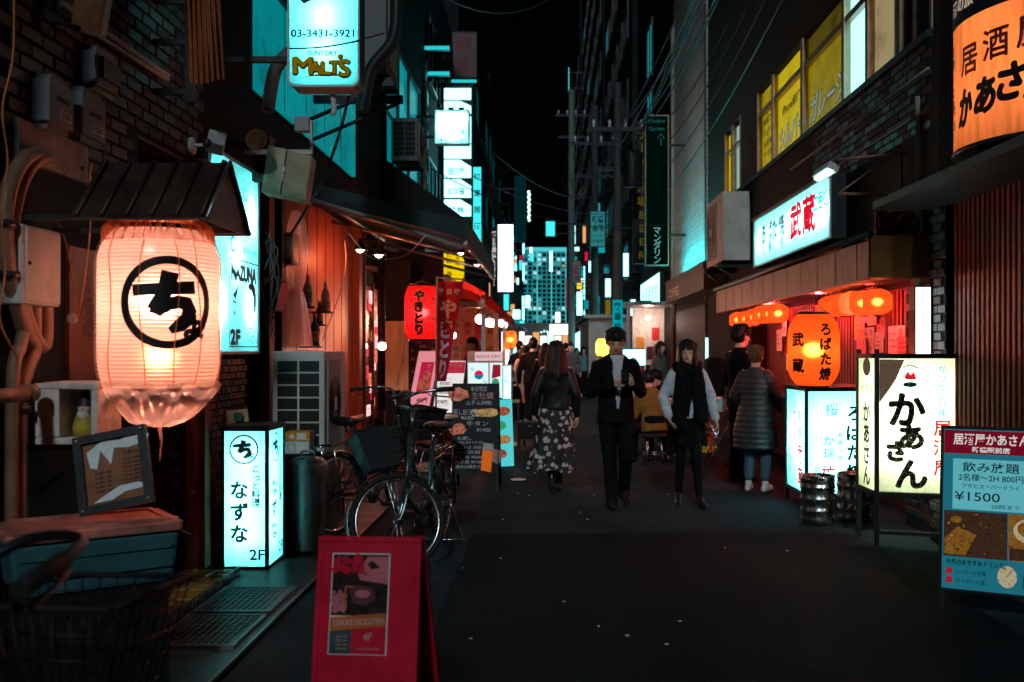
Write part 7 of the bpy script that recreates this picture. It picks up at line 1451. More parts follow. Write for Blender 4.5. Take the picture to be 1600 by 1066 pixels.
    m.add(vs, [(i*5+j, i*5+j+1, (i+1)*5+j+1, (i+1)*5+j) for i in range(n-1) for j in range(4)]); m.build('mudguard', guard, t)
    if rear_rack:
        m = MB()
        for s in (-.06, 0, .06): m.tube([(.2, s, .73), (-.22, s, .73)], .006, 6)
        m.tube([(.2, -.06, .73), (.2, .06, .73)], .006, 6); m.tube([(-.22, -.06, .73), (-.22, .06, .73)], .006, 6)
        for s in (-.065, .065): m.tube([(-.1, s, .73), (0, s, WR)], .006, 6)
        m.build('rear_rack', 'chrome', t)
    m = MB(); m.lathe([(.0, -.003), (.085, -.003), (.085, .003), (0, .003)], bb+Vector((0, -.05, 0)), 26, 'y'); m.build('chainring', 'steel', t)
    m = MB(); m.tube([bb+Vector((0, -.06, 0)), bb+Vector((.12, -.065, -.1))], .009, 6); m.tube([bb+Vector((0, .06, 0)), bb+Vector((-.12, .065, .1))], .009, 6); m.tube([bb+Vector((0, -.06, 0)), bb+Vector((0, .06, 0))], .008, 6); m.build('crank', 'chrome', t)
    for s, d in ((-1, Vector((.12, -.11, -.1))), (1, Vector((-.12, .11, .1)))): m = MB(); m.obox(bb+d, (.09, .08, .022)); m.build('pedal', 'black_rubber', t)
    m = MB(); m.smooth = True; m.tube([(0, -.058, WR+.04), bb+Vector((0, -.058, .075))], .005, 5); m.tube([(0, -.058, WR-.03), bb+Vector((0, -.058, -.075))], .005, 5); m.tube([bb+Vector((0, -.058, .075)), bb+Vector((.07, -.058, 0)), bb+Vector((0, -.058, -.075))], .005, 5); m.build('chain', 'dark_metal', t)
    m = MB(); m.obox((-.34, 0, .62), (.012, .05, .05)); m.tube([(-.33, 0, .62), (-.3, 0, .58)], .008, 6); m.build('reflector', 'reflector_red', t)
    if stand:
        m = MB(); m.tube(smooth_path([(.02, .07, WR-.02), (-.05, .15, .02), (-.02, .15, .008), (.03, -.15, .008), (-.05, -.15, .02), (.02, -.07, WR-.02)], 3), .009, 8); m.build('kick_stand', 'chrome', t)
    return t
mat('bike_teal', (.05, .09, .1), .3, .5, bump=0); mat('bike_dark', (.01, .01, .011), .4, .2, bump=0); mat('bike_steel', (.3, .36, .38), .25, .9, bump=0); mat('basket_black', (.02, .025, .027), .5, bump=.1); mat('saddle_black', (.015, .015, .016), .4, bump=.05); mat('reflector_red', (.5, .02, .02), .2, bump=0); mat('guard_dark', (.03, .03, .032), .3, .6, bump=0)
# city bicycle with the turned front wheel: frame points towards the camera
rear = Vector((X(690, 7.85), 7.85, .0)); head = Vector((X(640, 7.0), 7.0, .0)); d = (head-rear); ang = math.atan2(d.y, d.x)
bicycle('city bicycle with a black basket and its front wheel turned, beside the trash can', rear, ang, R(-62))
rear2 = Vector((X(524, 7.95), 7.95, .015)); bicycle('dark bicycle parked behind the trash can, saddle towards the camera', rear2, R(62), R(-15), 'bike_dark', 'solid', guard='guard_dark')
bicycle('out of focus bicycle with a wire basket at the bottom left corner', (-1.24, 1.08, .012), R(77), R(4), 'bike_dark', 'wire', guard='guard_dark', stand=True, metal='bike_dark')
# ============================================================ people
from mathutils.bvhtree import BVHTree
TMP = bpy.data.scenes.new('remesh_tmp')
class Flesh(MB):
    """closed pieces that are fused into one skin"""
    def cap(s, p0, p1, r0, r1, n=12):
        p0, p1 = Vector(p0), Vector(p1); d = (p1-p0).normalized(); P = []; Q = []
        for k in (90, 60, 30): P.append(p0-d*r0*math.sin(R(k))); Q.append(r0*max(.06, math.cos(R(k))))
        for k in range(5): P.append(p0.lerp(p1, k/4)); Q.append(r0+(r1-r0)*k/4)
        for k in (30, 60, 90): P.append(p1+d*r1*math.sin(R(k))); Q.append(r1*max(.06, math.cos(R(k))))
        return s.tube(P, Q, n)
    def loft(s, rings, n=24, M=None):
        vs = []
        for (x, y, z, rx, ry) in rings:
            for j in range(n): a = 2*math.pi*j/n; vs.append(Vector((x+rx*math.cos(a), y+ry*math.sin(a), z)))
        if M: vs = [M@v for v in vs]
        k = len(rings); return s.add(vs, [(i*n+j, i*n+(j+1) % n, (i+1)*n+(j+1) % n, (i+1)*n+j) for i in range(k-1) for j in range(n)]+[tuple(reversed(range(n))), tuple(range((k-1)*n, k*n))])
    def fuse(s, name, mats, parent, vox, smooth=3, fold=0., fscale=9., sub=None):
        me = bpy.data.meshes.new('raw'); me.from_pydata(s.v, [], s.f); me.update(); o = bpy.data.objects.new('raw', me); TMP.collection.objects.link(o)
        md = o.modifiers.new('r', 'REMESH'); md.mode = 'VOXEL'; md.voxel_size = vox; vl = TMP.view_layers[0]; vl.update(); dg = vl.depsgraph; dg.update()
        r = bpy.data.meshes.new_from_object(o.evaluated_get(dg)); bvh = BVHTree.FromPolygons(s.v, s.f)
        bm = bmesh.new(); bm.from_mesh(r)
        for _ in range(smooth): bmesh.ops.smooth_vert(bm, verts=bm.verts, factor=.5, use_axis_x=True, use_axis_y=True, use_axis_z=True)
        if fold:
            bm.normal_update()
            for v in bm.verts: c = v.co; q = noise.noise((c.x*fscale, c.y*fscale, c.z*fscale*.55))*.7+noise.noise((c.x*fscale*2.3, c.y*fscale*2.3, c.z*fscale*1.4+7))*.4; v.co += v.normal*fold*(1-abs(q)*2)
        bm.to_mesh(r); bm.free()
        mi = []
        for p in r.polygons:
            h = bvh.find_nearest(p.center); mi.append(s.m[h[2]] if h[2] is not None else 0)
        r.materials.clear()
        for mt in (mats if isinstance(mats, (list, tuple)) else [mats]): r.materials.append(MATS[mt])
        r.polygons.foreach_set('material_index', mi); r.polygons.foreach_set('use_smooth', [True]*len(r.polygons)); r.update()
        bpy.data.objects.remove(o); bpy.data.meshes.remove(me)
        ob = bpy.data.objects.new(name, r); COL.objects.link(ob); ob.parent = parent; return ob
    def ell(s, c, r, M=None, n=14, m=10):
        k = len(s.v); s.ball((0, 0, 0), 1, n, m)
        for i in range(k, len(s.v)): v = s.v[i]; v = Vector((v.x*r[0], v.y*r[1], v.z*r[2]))+Vector(c); s.v[i] = M@v if M else v
        return s
for nm, c, ro in (('cl_black', (.006, .006, .007), .8), ('cl_leather', (.009, .009, .01), .42), ('cl_suit', (.006, .0065, .008), .75), ('cl_white', (.62, .64, .66), .7), ('cl_denim', (.6, .68, .74), .75), ('cl_jeans', (.07, .13, .18), .75), ('cl_grey', (.1, .1, .1), .75), ('cl_olive', (.22, .13, .03), .7), ('cl_beige', (.4, .3, .25), .7), ('cl_navy', (.015, .02, .035), .7), ('cl_teal', (.1, .3, .32), .7), ('hair_black', (.008, .007, .007), .42), ('hair_brown', (.03, .014, .01), .4), ('hair_ash', (.16, .075, .03), .5), ('shoe_white', (.7, .66, .62), .5), ('shoe_black', (.01, .01, .01), .3), ('cl_puffer', (.035, .04, .042), .42), ('cl_brown', (.08, .045, .03), .6)):
    mat(nm, c, ro, var=.25, scale=14, bump=.2 if nm.startswith('cl') else .05, bscale=160, spec=.3 if ro < .5 else .06)
mat('lip', (.35, .08, .07), .4, bump=0); mat('eye_dark', (.01, .008, .008), .2, bump=0)
def floral():
    m, nt, b, out = _new('cl_floral'); MATS['cl_floral'] = m
    tc = nt.nodes.new('ShaderNodeTexCoord'); n1 = nt.nodes.new('ShaderNodeTexNoise'); n1.inputs['Scale'].default_value = 30
    mx = nt.nodes.new('ShaderNodeMix'); mx.data_type = 'VECTOR'; mx.inputs['Factor'].default_value = .035; nt.links.new(tc.outputs['Object'], n1.inputs[0]); nt.links.new(tc.outputs['Object'], mx.inputs[4]); nt.links.new(n1.outputs['Color'], mx.inputs[5])
    v = nt.nodes.new('ShaderNodeTexVoronoi'); v.inputs['Scale'].default_value = 16; nt.links.new(mx.outputs[1], v.inputs['Vector'])
    r = nt.nodes.new('ShaderNodeValToRGB'); e = r.color_ramp.elements; e[0].position = 0; e[0].color = (.5, .25, .2, 1); e[1].position = .1; e[1].color = (.12, .06, .06, 1)
    for p, c in ((.14, (.72, .55, .55, 1)), (.36, (.6, .5, .52, 1)), (.42, (.015, .014, .017, 1)), (1, (.012, .012, .014, 1))): q = e.new(p); q.color = c
    nt.links.new(v.outputs['Distance'], r.inputs[0]); nt.links.new(r.outputs[0], b.inputs['Base Color']); b.inputs['Roughness'].default_value = .7
floral()
def hand(fl, w, d, palm, side, s, curl=.5, simple=False, mi=0):
    """w wrist, d pointing out of the forearm, palm the way the palm faces, side +1/-1 where the thumb lies along d x palm"""
    fl.cur = mi; w = Vector(w); d = Vector(d).normalized(); pn = Vector(palm); pn = (pn-d*pn.dot(d)).normalized(); sd = d.cross(pn)*side
    if simple: fl.cap(w, w+d*.11*s+pn*.02*s, .03*s, .022*s, 8); return
    fl.cap(w-d*.02*s, w+d*.02*s, .026*s, .027*s, 8)
    for k in (-1, 0, 1): fl.cap(w+d*.025*s+sd*.018*k*s, w+d*.078*s+sd*.024*k*s, .017*s, .0135*s, 8)
    for k, L in enumerate((.068, .076, .07, .055)):   # fingers from the thumb side
        b = w+d*.082*s+sd*(.031-.0205*k)*s; c1 = curl*(.9+.08*k); d1 = (d*math.cos(c1*.7)+pn*math.sin(c1*.7)); d2 = (d*math.cos(c1*1.7)+pn*math.sin(c1*1.7)); m = b+d1*L*.55*s
        fl.cap(b, m, .0098*s, .009*s, 8); fl.cap(m, m+d2*L*.5*s, .009*s, .0075*s, 8)
    tb = w+d*.03*s+sd*.03*s; td = (d*.62+sd*.6+pn*.45).normalized(); fl.cap(tb, tb+td*.04*s, .013*s, .0105*s, 8); fl.cap(tb+td*.04*s, tb+td*.04*s+(td*.5+d*.6+pn*.3*curl).normalized()*.03*s, .0105*s, .008*s, 8)
def person(label, loc, rz, H=1.65, female=False, hz=.9, lean=0., head=(0, 0), arms=None, legs=None, top='cl_black', hem=None, sleeve=None, inner=None, bottom=('trousers', 'cl_black'), shoes='shoe_black', hair=('short', 'hair_black'), vox=.02, group=None, neck_dx=0., curl=(.5, .5), palms=None, bulk=1., socks=None, puffer=False, open_front=None):
    s = H/1.7; t = thing('person', label, 'person', loc, rz, group, local=True); near = vox < .012; sw = (.165 if female else .19)
    V3 = lambda p: Vector(p)*s
    piv = Matrix.Translation((0, 0, hz*s))@Matrix.Rotation(lean, 4, 'X')@Matrix.Translation((0, 0, -hz*s)); up = lambda p: piv@(Vector((p[0], p[1], p[2]-.9+hz))*s)
    if legs is None: legs = (((.09, -.01, .48), (.09, .02, .08), (.05, -1, 0)), ((-.09, -.01, .48), (-.09, .02, .08), (-.05, -1, 0)))
    if arms is None: arms = (((sw+.06, .03, 1.11), (sw+.07, -.03, .87)), ((-sw-.06, .03, 1.11), (-sw-.07, -.03, .87)))
    zc = 1.565; hm = piv@Matrix.Translation(Vector((neck_dx, -.01, 1.47-.9+hz))*s)@Matrix.Rotation(head[0], 4, 'Z')@Matrix.Rotation(head[1], 4, 'X')@Matrix.Scale(s, 4)@Matrix.Translation((0, 0, -1.47))
    b = Flesh()
    # ---- body
    b.cur = 0
    b.ell((0, .005, zc+.012), (.073, .093, .106), hm); b.ell((0, -.022, zc-.05), (.056, .066, .068), hm); b.ell((0, -.045, zc-.088), (.03, .035, .025), hm)
    for x in (-1, 1): b.ell((x*.077, .01, zc-.012), (.012, .02, .032), hm, 8, 6)
    b.cap(hm@Vector((0, -.082, zc+.012)), hm@Vector((0, -.106, zc-.03)), .009*s, .014*s, 8)
    b.cap(hm@Vector((0, .012, zc-.07)), up((0, .015, 1.38)), .05*s, .058*s, 12)
    if near:
        b.cur = 2
        for x in (-1, 1): b.ell((x*.031, -.084, zc+.0), (.0125, .008, .0045), hm, 8, 6); b.ell((x*.032, -.089, zc+.024), (.019, .006, .003), hm, 8, 6)
        b.cur = 1; b.ell((0, -.086, zc-.063), (.023, .012, .0085), hm, 8, 6)
    b.cur = 0
    b.loft([(0, 0, z, rx*.9, ry*.9) for z, rx, ry in ((.86, .14, .1), (.95, .15, .1), (1.05, .125, .09), (1.2, .14, .1), (1.35, .15, .09), (1.42, .07, .06))], 16, piv@Matrix.Scale(s, 4)@Matrix.Translation((0, 0, hz-.9)))
    for k, (e, w) in enumerate(arms):
        sg = 1 if k == 0 else -1; S, E, W = up((sg*(sw-.02), .01, 1.37)), up(e), up(w); b.cap(S, E, .042*s, .035*s, 8); b.cap(E, W, .035*s, .025*s, 8)
        hand(b, W, W-E, (up(palms[k])-up((0, 0, 0))) if palms else (-sg, -.2, 0), sg*(1 if palms is None else palms[k+2]), s, curl[k], not near, 0)
    for k, (kn, an, toe) in enumerate(legs):
        sg = 1 if k == 0 else -1; Hp = V3((sg*.085, 0, hz)); b.cap(Hp, V3(kn), .07*s, .05*s, 8); b.cap(V3(kn), V3(an), .048*s, .033*s, 8)
    b.fuse('body', ['skin', 'lip', 'eye_dark'], t, vox*(.62 if near else .8), 2 if near else 1)
    # ---- clothes for the legs
    if bottom[0] == 'trousers':
        g = Flesh(); cut = bottom[2] if len(bottom) > 2 else .0
        for k, (kn, an, toe) in enumerate(legs):
            sg = 1 if k == 0 else -1; K, A = V3(kn), V3(an); A2 = A+(K-A).normalized()*(cut*s) if cut else A-(K-A).normalized()*.03*s; g.cap(V3((sg*.085, 0, hz-.02)), K, .092*s, .066*s); g.cap(K, A2, .066*s, .055*s)
        g.loft([(0, 0, z+hz-.9, rx, ry) for z, rx, ry in ((.8, .14, .105), (.9, .17, .12), (1.0, .16, .11), (1.06, .145, .1))], 18, Matrix.Scale(s, 4)); g.fuse('trousers', bottom[1], t, vox, 2, .006*s)
    else:
        z1, flare, dx = bottom[2], bottom[3], bottom[4]; g = MB(); g.smooth = True; n = 72; ks = 22; vs = []
        for i in range(ks+1):
            q = i/ks; z = 1.06+(z1-1.06)*q; rx = .145+(flare-.145)*q**.85+(.03*math.sin(min(1, q*2.6)*math.pi) if q < .38 else 0); ry = .105+(flare*.8-.105)*q
            for j in range(n): a = 2*math.pi*j/n; w_ = 1+.085*q*math.sin(a*9+1.3*math.sin(a*2))+.03*q*noise.noise((math.cos(a)*3, math.sin(a)*3, z*4)); vs.append(Vector((rx*w_*math.cos(a)+dx*q**2*(1 if math.cos(a)*dx > 0 else .3), ry*w_*math.sin(a)+.03*q, z+(.02*math.sin(a*5) if i == ks else 0)))*s)
        g.add(vs, [(i*n+j, (i+1)*n+j, (i+1)*n+(j+1) % n, i*n+(j+1) % n) for i in range(ks) for j in range(n)]); g.add(vs[:n], [tuple(range(n))]); g.build('skirt', bottom[1], t)
        g = Flesh()
        for k, (kn, an, toe) in enumerate(legs): g.cap(V3((.08 if k == 0 else -.08, 0, hz-.1)), V3(kn), .075*s, .053*s); g.cap(V3(kn), V3(an)-Vector((0, 0, .02*s)), .052*s, .038*s)
        g.fuse('leggings', 'cl_black', t, vox, 1)
    for k, (kn, an, toe) in enumerate(legs):
        g = Flesh(); A = V3(an); td = Vector(toe).normalized(); pit = td.z; h2 = Vector((td.x, td.y, 0)).normalized()
        g.cap(A-h2*.04*s-Vector((0, 0, .035*s)), A+td*.15*s-Vector((0, 0, .042*s)), .036*s, .032*s); g.cap(A+Vector((0, 0, .02*s)), A+td*.06*s-Vector((0, 0, .03*s)), .042*s, .038*s)
        if shoes == 'shoe_white': g.cap(A-h2*.05*s-Vector((0, 0, .05*s)), A+td*.17*s-Vector((0, 0, .055*s)), .034*s, .03*s)
        lo = min(v.z for v in g.v)
        if socks: g.cap(A, A+(V3(kn)-A).normalized()*.06*s, .036*s, .038*s)
        g.fuse('shoe', shoes, t, max(.008, vox*.8), 2)
    # ---- top
    g = Flesh(); hm_ = hem if hem is not None else .86; MM = piv@Matrix.Scale(s, 4)@Matrix.Translation((0, 0, hz-.9)); fx = .012*bulk; bw = bulk
    pr = [(hm_, .175, .125), (.98, .165, .118), (1.08, .148, .11), (1.2, .165 if female else .175, .12), (1.3, .175 if female else .188, .115), (1.36, .15 if female else .165, .1), (1.405, .1 if female else .11, .08), (1.44, .07, .065)]
    if hm_ < .8: pr = [(hm_, .19*bw, .145*bw), ((hm_+.95)/2, .19*bw, .14*bw)]+pr[1:]
    g.loft([(0, .0, z, rx*(bw if z < 1.3 else 1)+.004, ry*(bw if z < 1.3 else 1)+.004) for z, rx, ry in pr], 26, MM)
    for k, (e, w) in enumerate(arms):
        sg = 1 if k == 0 else -1; S, E, W = up((sg*(sw-.028), .01, 1.335)), up(e), up(w); q = sleeve if sleeve else 1.; g.cap(S, E, .064*s*bw, .052*s*bw); g.cap(E, E.lerp(W, .93), .052*s*bw, .042*s*bw)
    ob = g.fuse('puffer_coat' if puffer else 'jacket', top, t, vox, 2, 0 if puffer else .007*s)
    if puffer:   # quilted rows
        for v in ob.data.vertices: r_ = abs(math.sin(v.co.z/s*math.pi/.062)); d = Vector((v.co.x, v.co.y, 0)); v.co += d.normalized()*(.014*s*(r_**.5)-.006*s) if d.length > .02 else Vector()
    if inner:
        w_, z0, z1, mt = inner; g = Flesh(); g.loft([(0, -.03, z, ww, ry) for z, ww, ry in ((z0, w_*.55, .1), (1.02, w_*.62, .1), (1.15, w_*.85, .108), (1.27, w_*1.15, .108), (1.36, w_*1.1, .088), (z1, w_*.95, .06))], 20, MM); g.fuse('shirt', mt, t, vox, 1, .003)
        if near: b2 = Flesh(); [b2.cap(up((sg*.055, -.035, 1.425)), up((sg*.022, -.098, 1.385)), .015*s, .012*s) for sg in (-1, 1)]; b2.fuse('collar', mt, t, .008, 1)
    # ---- hair
    kind, hmat = hair[0], hair[1]; g = MB(); g.smooth = True; n, m_ = 40, 22; vs = []
    for i in range(m_+1):
        th = math.pi*.86*i/m_
        for j in range(n):
            a = 2*math.pi*j/n; x, y, z = math.sin(th)*math.cos(a), math.sin(th)*math.sin(a), math.cos(th); k_ = 1+.045*noise.noise((x*4, y*4, z*3))+.03*math.sin(a*17+z*5)*(.4+.6*(z < .6))
            front = y < -.25; lim = .06 if kind != 'long' else .1
            if front and z < lim+.12*noise.noise((x*7, 3, 1)): k_ *= .80
            if not front and kind == 'short' and y < .05 and z < -.25: k_ *= .84
            vs.append(hm@Vector((x*.086*k_, .012+y*.108*k_, zc+.022+z*.112*k_)))
    g.add(vs, [(i*n+j, (i+1)*n+j, (i+1)*n+(j+1) % n, i*n+(j+1) % n) for i in range(m_) for j in range(n)])
    if kind == 'long':
        ze = hair[2]; vs = []; n = 56; ks = 16
        for i in range(ks+1):
            q = i/ks; z = zc+.07+(ze-zc-.07)*q; rx = .088+.035*math.sin(q*2.2)*(1 if q < .8 else 1-.8*(q-.8)); ry = .085+.0*q
            for j in range(n):
                a = 2*math.pi*j/n; k_ = 1+.05*math.sin(a*13+q*3)+.05*noise.noise((math.cos(a)*4, math.sin(a)*4, q*3)); y = .035+.03*q+ry*k_*math.sin(a)
                if math.sin(a) < -.1 and abs(math.cos(a)) < .86: y = max(y, .01)
                zz = z+(.05*noise.noise((a*3, 2, 5)) if i == ks else 0)
                vs.append(up((rx*k_*math.cos(a)+neck_dx, y, zz)))
        g.add(vs, [(i*n+j, (i+1)*n+j, (i+1)*n+(j+1) % n, i*n+(j+1) % n) for i in range(ks) for j in range(n)]); g.add(vs[-n:], [tuple(range(n))])
        for sg in (-1, 1):   # locks framing the face
            for q in range(3): g.tube([hm@Vector((sg*(.07+.006*q), -.045+.02*q, zc+.05)), hm@Vector((sg*(.08+.005*q), -.05+.02*q, zc-.05)), up((sg*(.085+.01*q), -.075+.02*q, 1.38)), up((sg*(.08+.012*q), -.1+.02*q, max(ze, 1.2)))], [.014, .018, .02, .006], 7)
    rh = random.Random(len(label)); near_h = vox < .02
    if near_h:   # locks of uneven length over the cap
        for k in range(150 if vox < .012 else 70):
            u = rh.random(); th = math.acos(1-u*(1.15 if kind != 'long' else .8)); a = rh.random()*2*math.pi; d = Vector((math.sin(th)*math.cos(a), math.sin(th)*math.sin(a), math.cos(th)))
            if d.y < -.35 and d.z < .32: continue
            C = Vector((0, .012, zc+.022)); p0 = C+Vector((d.x*.083, d.y*.104, d.z*.108)); L = .05+.04*rh.random(); sl = Vector((d.x*.5+.25*(rh.random()-.5), d.y*.5+(-.45 if d.y < .1 else .2)*max(0, d.z), -.55-.5*(1-d.z))); sl = (sl-d*sl.dot(d)).normalized(); L *= .55 if d.y < -.15 else (.7 if abs(d.x) > .6 else 1)
            p1 = p0+sl*L*.55+d*.007; p2 = p0+sl*L-d*(.004+.012*(1-d.z)-.012*rh.random()); g.tube([hm@p0, hm@p1, hm@p2], [.011*s, .0095*s, .002*s], 5)
        if kind == 'long':
            for k in range(70):
                a = R(-25)+R(230)*rh.random(); x, y = math.cos(a), math.sin(a); w_ = .1+.03*rh.random(); e_ = ze+.02-.1*rh.random()*(rh.random() < .5); ph = rh.random()*6
                g.tube([hm@Vector((x*.085, .012+y*.1, zc+.04)), hm@Vector((x*.094, .02+y*.105, zc-.05)), up((x*w_+neck_dx+.006*math.sin(ph), .05+y*.085, 1.36)), up((x*w_*1.02+neck_dx+.012*math.sin(ph*2), .065+y*.075, (1.3+e_)/2)), up((x*w_*.9+neck_dx+.02*math.sin(ph*3), .07+y*.06, e_))], [.009*s, .011*s, .012*s, .01*s, .002*s], 5)
    g.build('hair', hmat, t)
    return t, up, s
# ---- the walking woman seen from behind
A0 = Vector((X(869, 10.5), 10.5, 0))
person('woman in a black leather jacket and long floral skirt walking away', A0, R(180), 1.6, True, arms=(((.235, .05, 1.1), (.25, -.02, .88)), ((-.22, .06, 1.1), (-.235, .0, .86))), legs=(((.06, -.02, .47), (.05, .12, .12), (.02, -1, -.25)), ((-.05, -.05, .48), (-.03, -.06, .08), (-.02, -1, 0))), top='cl_leather', hem=.93, bottom=('skirt', 'cl_floral', .25, .235, .1), hair=('long', 'hair_brown', 1.3), vox=.011, curl=(1.2, .6))
# her bag
p = A0+Vector((-.27, .02, 0)); t = thing('handbag', 'black leather handbag hanging from the hand of the woman in the floral skirt', 'handbag', (p.x, p.y, .58)); m = MB(); m.rbox(p.x-.13, p.x+.1, p.y-.05, p.y+.05, .56, .75, .03, 'y'); m.build('bag_body', 'cl_leather', t, bevel=.015)
m = MB(); m.tube(smooth_path([(p.x-.08, p.y, .74), (p.x-.05, p.y, .83), (p.x+.02, p.y, .83), (p.x+.05, p.y, .74)], 6), .007); m.build('handle', 'cl_leather', t); part(t, 'clasp', 'brass', 'obox', (p.x-.01, p.y-.052, .7), (.03, .008, .02))
# ---- man looking at his phone
B0 = Vector((X(962, 9.5), 9.5, 0))
_, up, s = person('man in a dark suit walking while looking down at his phone', B0, R(6), 1.72, False, head=(R(-8), R(16)), arms=(((.245, .0, 1.08), (.11, -.25, 1.17)), ((-.245, .0, 1.08), (-.05, -.25, 1.16))), legs=(((.09, -.03, .48), (.1, .12, .14), (.05, -1, -.35)), ((-.07, -.07, .49), (-.05, -.09, .075), (-.03, -1, 0))), top='cl_suit', hem=.8, inner=(.075, .93, 1.435, 'cl_white'), bottom=('trousers', 'cl_suit'), hair=('short', 'hair_black'), vox=.010, curl=(1.3, 1.2), palms=((-.8, -.2, .45), (.8, -.2, .45), -1, -1))
R6 = Matrix.Rotation(R(6), 3, 'Z'); c = B0+R6@up((.03, -.325, 1.25)); t = thing('phone', 'dark smartphone held in both hands of the man in the suit', 'phone', c); m = MB(); m.obox(c, (.074, .009, .15), (R(-48), R(8), R(6))); m.build('phone_body', 'black_paint', t, bevel=.003)
m = MB(); m.obox(c+Vector((0, .0045, .004)), (.066, .002, .135), (R(-48), R(8), R(6))); m.build('screen', 'phone_screen', t); em('phone_screen', (.5, .8, 1), 2.0)
# ---- woman with scarf
C0 = Vector((X(1074, 9.6), 9.6, 0))
t, up, s = person('woman in a pale denim jacket and big black scarf walking towards the camera', C0, R(-4), 1.6, True, head=(R(-6), R(-4)), arms=(((.24, .02, 1.12), (.28, -.05, .89)), ((-.25, -.02, 1.11), (-.2, -.19, .92))), legs=(((.08, -.06, .48), (.12, -.1, .075), (.25, -1, .0)), ((-.07, -.02, .48), (-.09, .08, .1), (-.1, -1, -.2))), top='cl_denim', hem=.9, inner=(.085, .9, 1.4, 'cl_black'), bottom=('skirt', 'cl_black', .62, .2, 0.), hair=('long', 'hair_black', 1.18), vox=.010, curl=(.7, .5))
g = Flesh(); N_ = 18; ring = [up((.1*math.cos(2*math.pi*i/N_), .0+.105*math.sin(2*math.pi*i/N_), 1.43+.02*math.sin(4*math.pi*i/N_)-.03*(math.sin(2*math.pi*i/N_) < 0))) for i in range(N_)]
for i in range(N_): g.cap(ring[i], ring[(i+1) % N_], .055*s, .055*s, 10)
for x, z in ((-.06, .78), (.085, .86)): g.loft([(x*.9, -.135, 1.42, .06, .04), (x*1.2, -.15, 1.25, .065, .035), (x*1.4, -.16, 1.05, .07, .03), (x*1.5, -.155, z, .075, .028)], 16, Matrix.Scale(s, 4))
g.fuse('scarf', 'cl_black', t, .011, 2, .008, 14)
# ---- couple at the robata counter
D0 = Vector((X(1157, 11.3), 11.3, 0)); person('tall man in a black jacket standing at the robata counter', D0, R(112), 1.8, False, head=(R(10), R(4)), arms=(((.25, .02, 1.1), (.2, -.14, .93)), ((-.25, .02, 1.1), (-.22, -.14, .93))), top='cl_black', hem=.8, inner=(.05, 1.0, 1.44, 'cl_white'), bottom=('trousers', 'cl_black'), vox=.012)
bp = D0+Vector((-.3, -.02, 0)); t = thing('backpack', 'black backpack on the tall man at the counter', 'backpack', (bp.x, bp.y, 1.0)); m = MB(); m.rbox(bp.x-.1, bp.x+.1, bp.y-.16, bp.y+.14, .98, 1.42, .07, 'y'); m.build('bag_body', 'cl_black', t, bevel=.03); m = MB(); m.rbox(bp.x-.145, bp.x-.1, bp.y-.12, bp.y+.1, 1.02, 1.24, .03, 'x'); m.build('pocket', 'cl_black', t, bevel=.012)
E0 = Vector((X(1181, 10.5), 10.5, 0)); person('short haired woman in a long quilted coat and white sneakers at the counter', E0, R(148), 1.56, True, head=(R(8), 0), arms=(((.27, .0, 1.1), (.25, -.16, .98)), ((-.26, .02, 1.1), (-.22, -.16, .95))), legs=(((.08, -.01, .47), (.09, .0, .09), (.15, -1, 0)), ((-.1, -.05, .47), (-.1, -.03, .09), (-.05, -1, 0))), top='cl_puffer', hem=.5, bottom=('trousers', 'cl_jeans', .09), shoes='shoe_white', hair=('bob', 'hair_ash'), vox=.012, bulk=1.16, puffer=True)
# ---- seated drinkers on stools at a folding table
SIT = (((.12, -.38, .5), (.12, -.4, .08), (0, -1, 0)), ((-.12, -.38, .5), (-.12, -.4, .08), (0, -1, 0)))
for k, (px, py, Y, rz, tp, hr, lb) in enumerate(((1003, 556, 13.6, 60, 'cl_black', 'short', 'seated drinker in black behind the man with the phone'), (1022, 566, 13.0, 200, 'cl_olive', 'short', 'seated drinker in a mustard jacket with his back turned'), (1106, 562, 14.2, 250, 'cl_brown', 'short', 'seated drinker half hidden behind the woman with the scarf'))):
    x = X(px, Y); person(lb, (x, Y, 0), R(rz), 1.66, False, .5, lean=R(14), head=(0, R(14)), arms=(((.22, -.1, 1.08), (.12, -.33, 1.1)), ((-.22, -.1, 1.08), (-.12, -.33, 1.1))), legs=SIT, top=tp, hem=.84, bottom=('trousers', 'cl_black'), hair=(hr, 'hair_black'), vox=.016)
    t = thing('bar_stool', ['metal stool under the seated drinker in black', 'metal stool under the drinker in the mustard jacket', 'metal stool behind the woman with the scarf'][k], 'stool', (x, Y, 0)); part(t, 'seat', 'black_rubber', 'lathe', [(0, .36), (.16, .36), (.17, .39), (.15, .415), (0, .42)], (x, Y, 0), 20)
    for i in range(4): a = R(45+90*i); part(t, 'leg', 'steel', 'tube', [(x+.1*math.cos(a), Y+.1*math.sin(a), .37), (x+.17*math.cos(a), Y+.17*math.sin(a), 0)], .012)
    part(t, 'foot_ring', 'steel', 'torus', (x, Y, .15), (0, 0, 1), .145, .008, 20, 6)
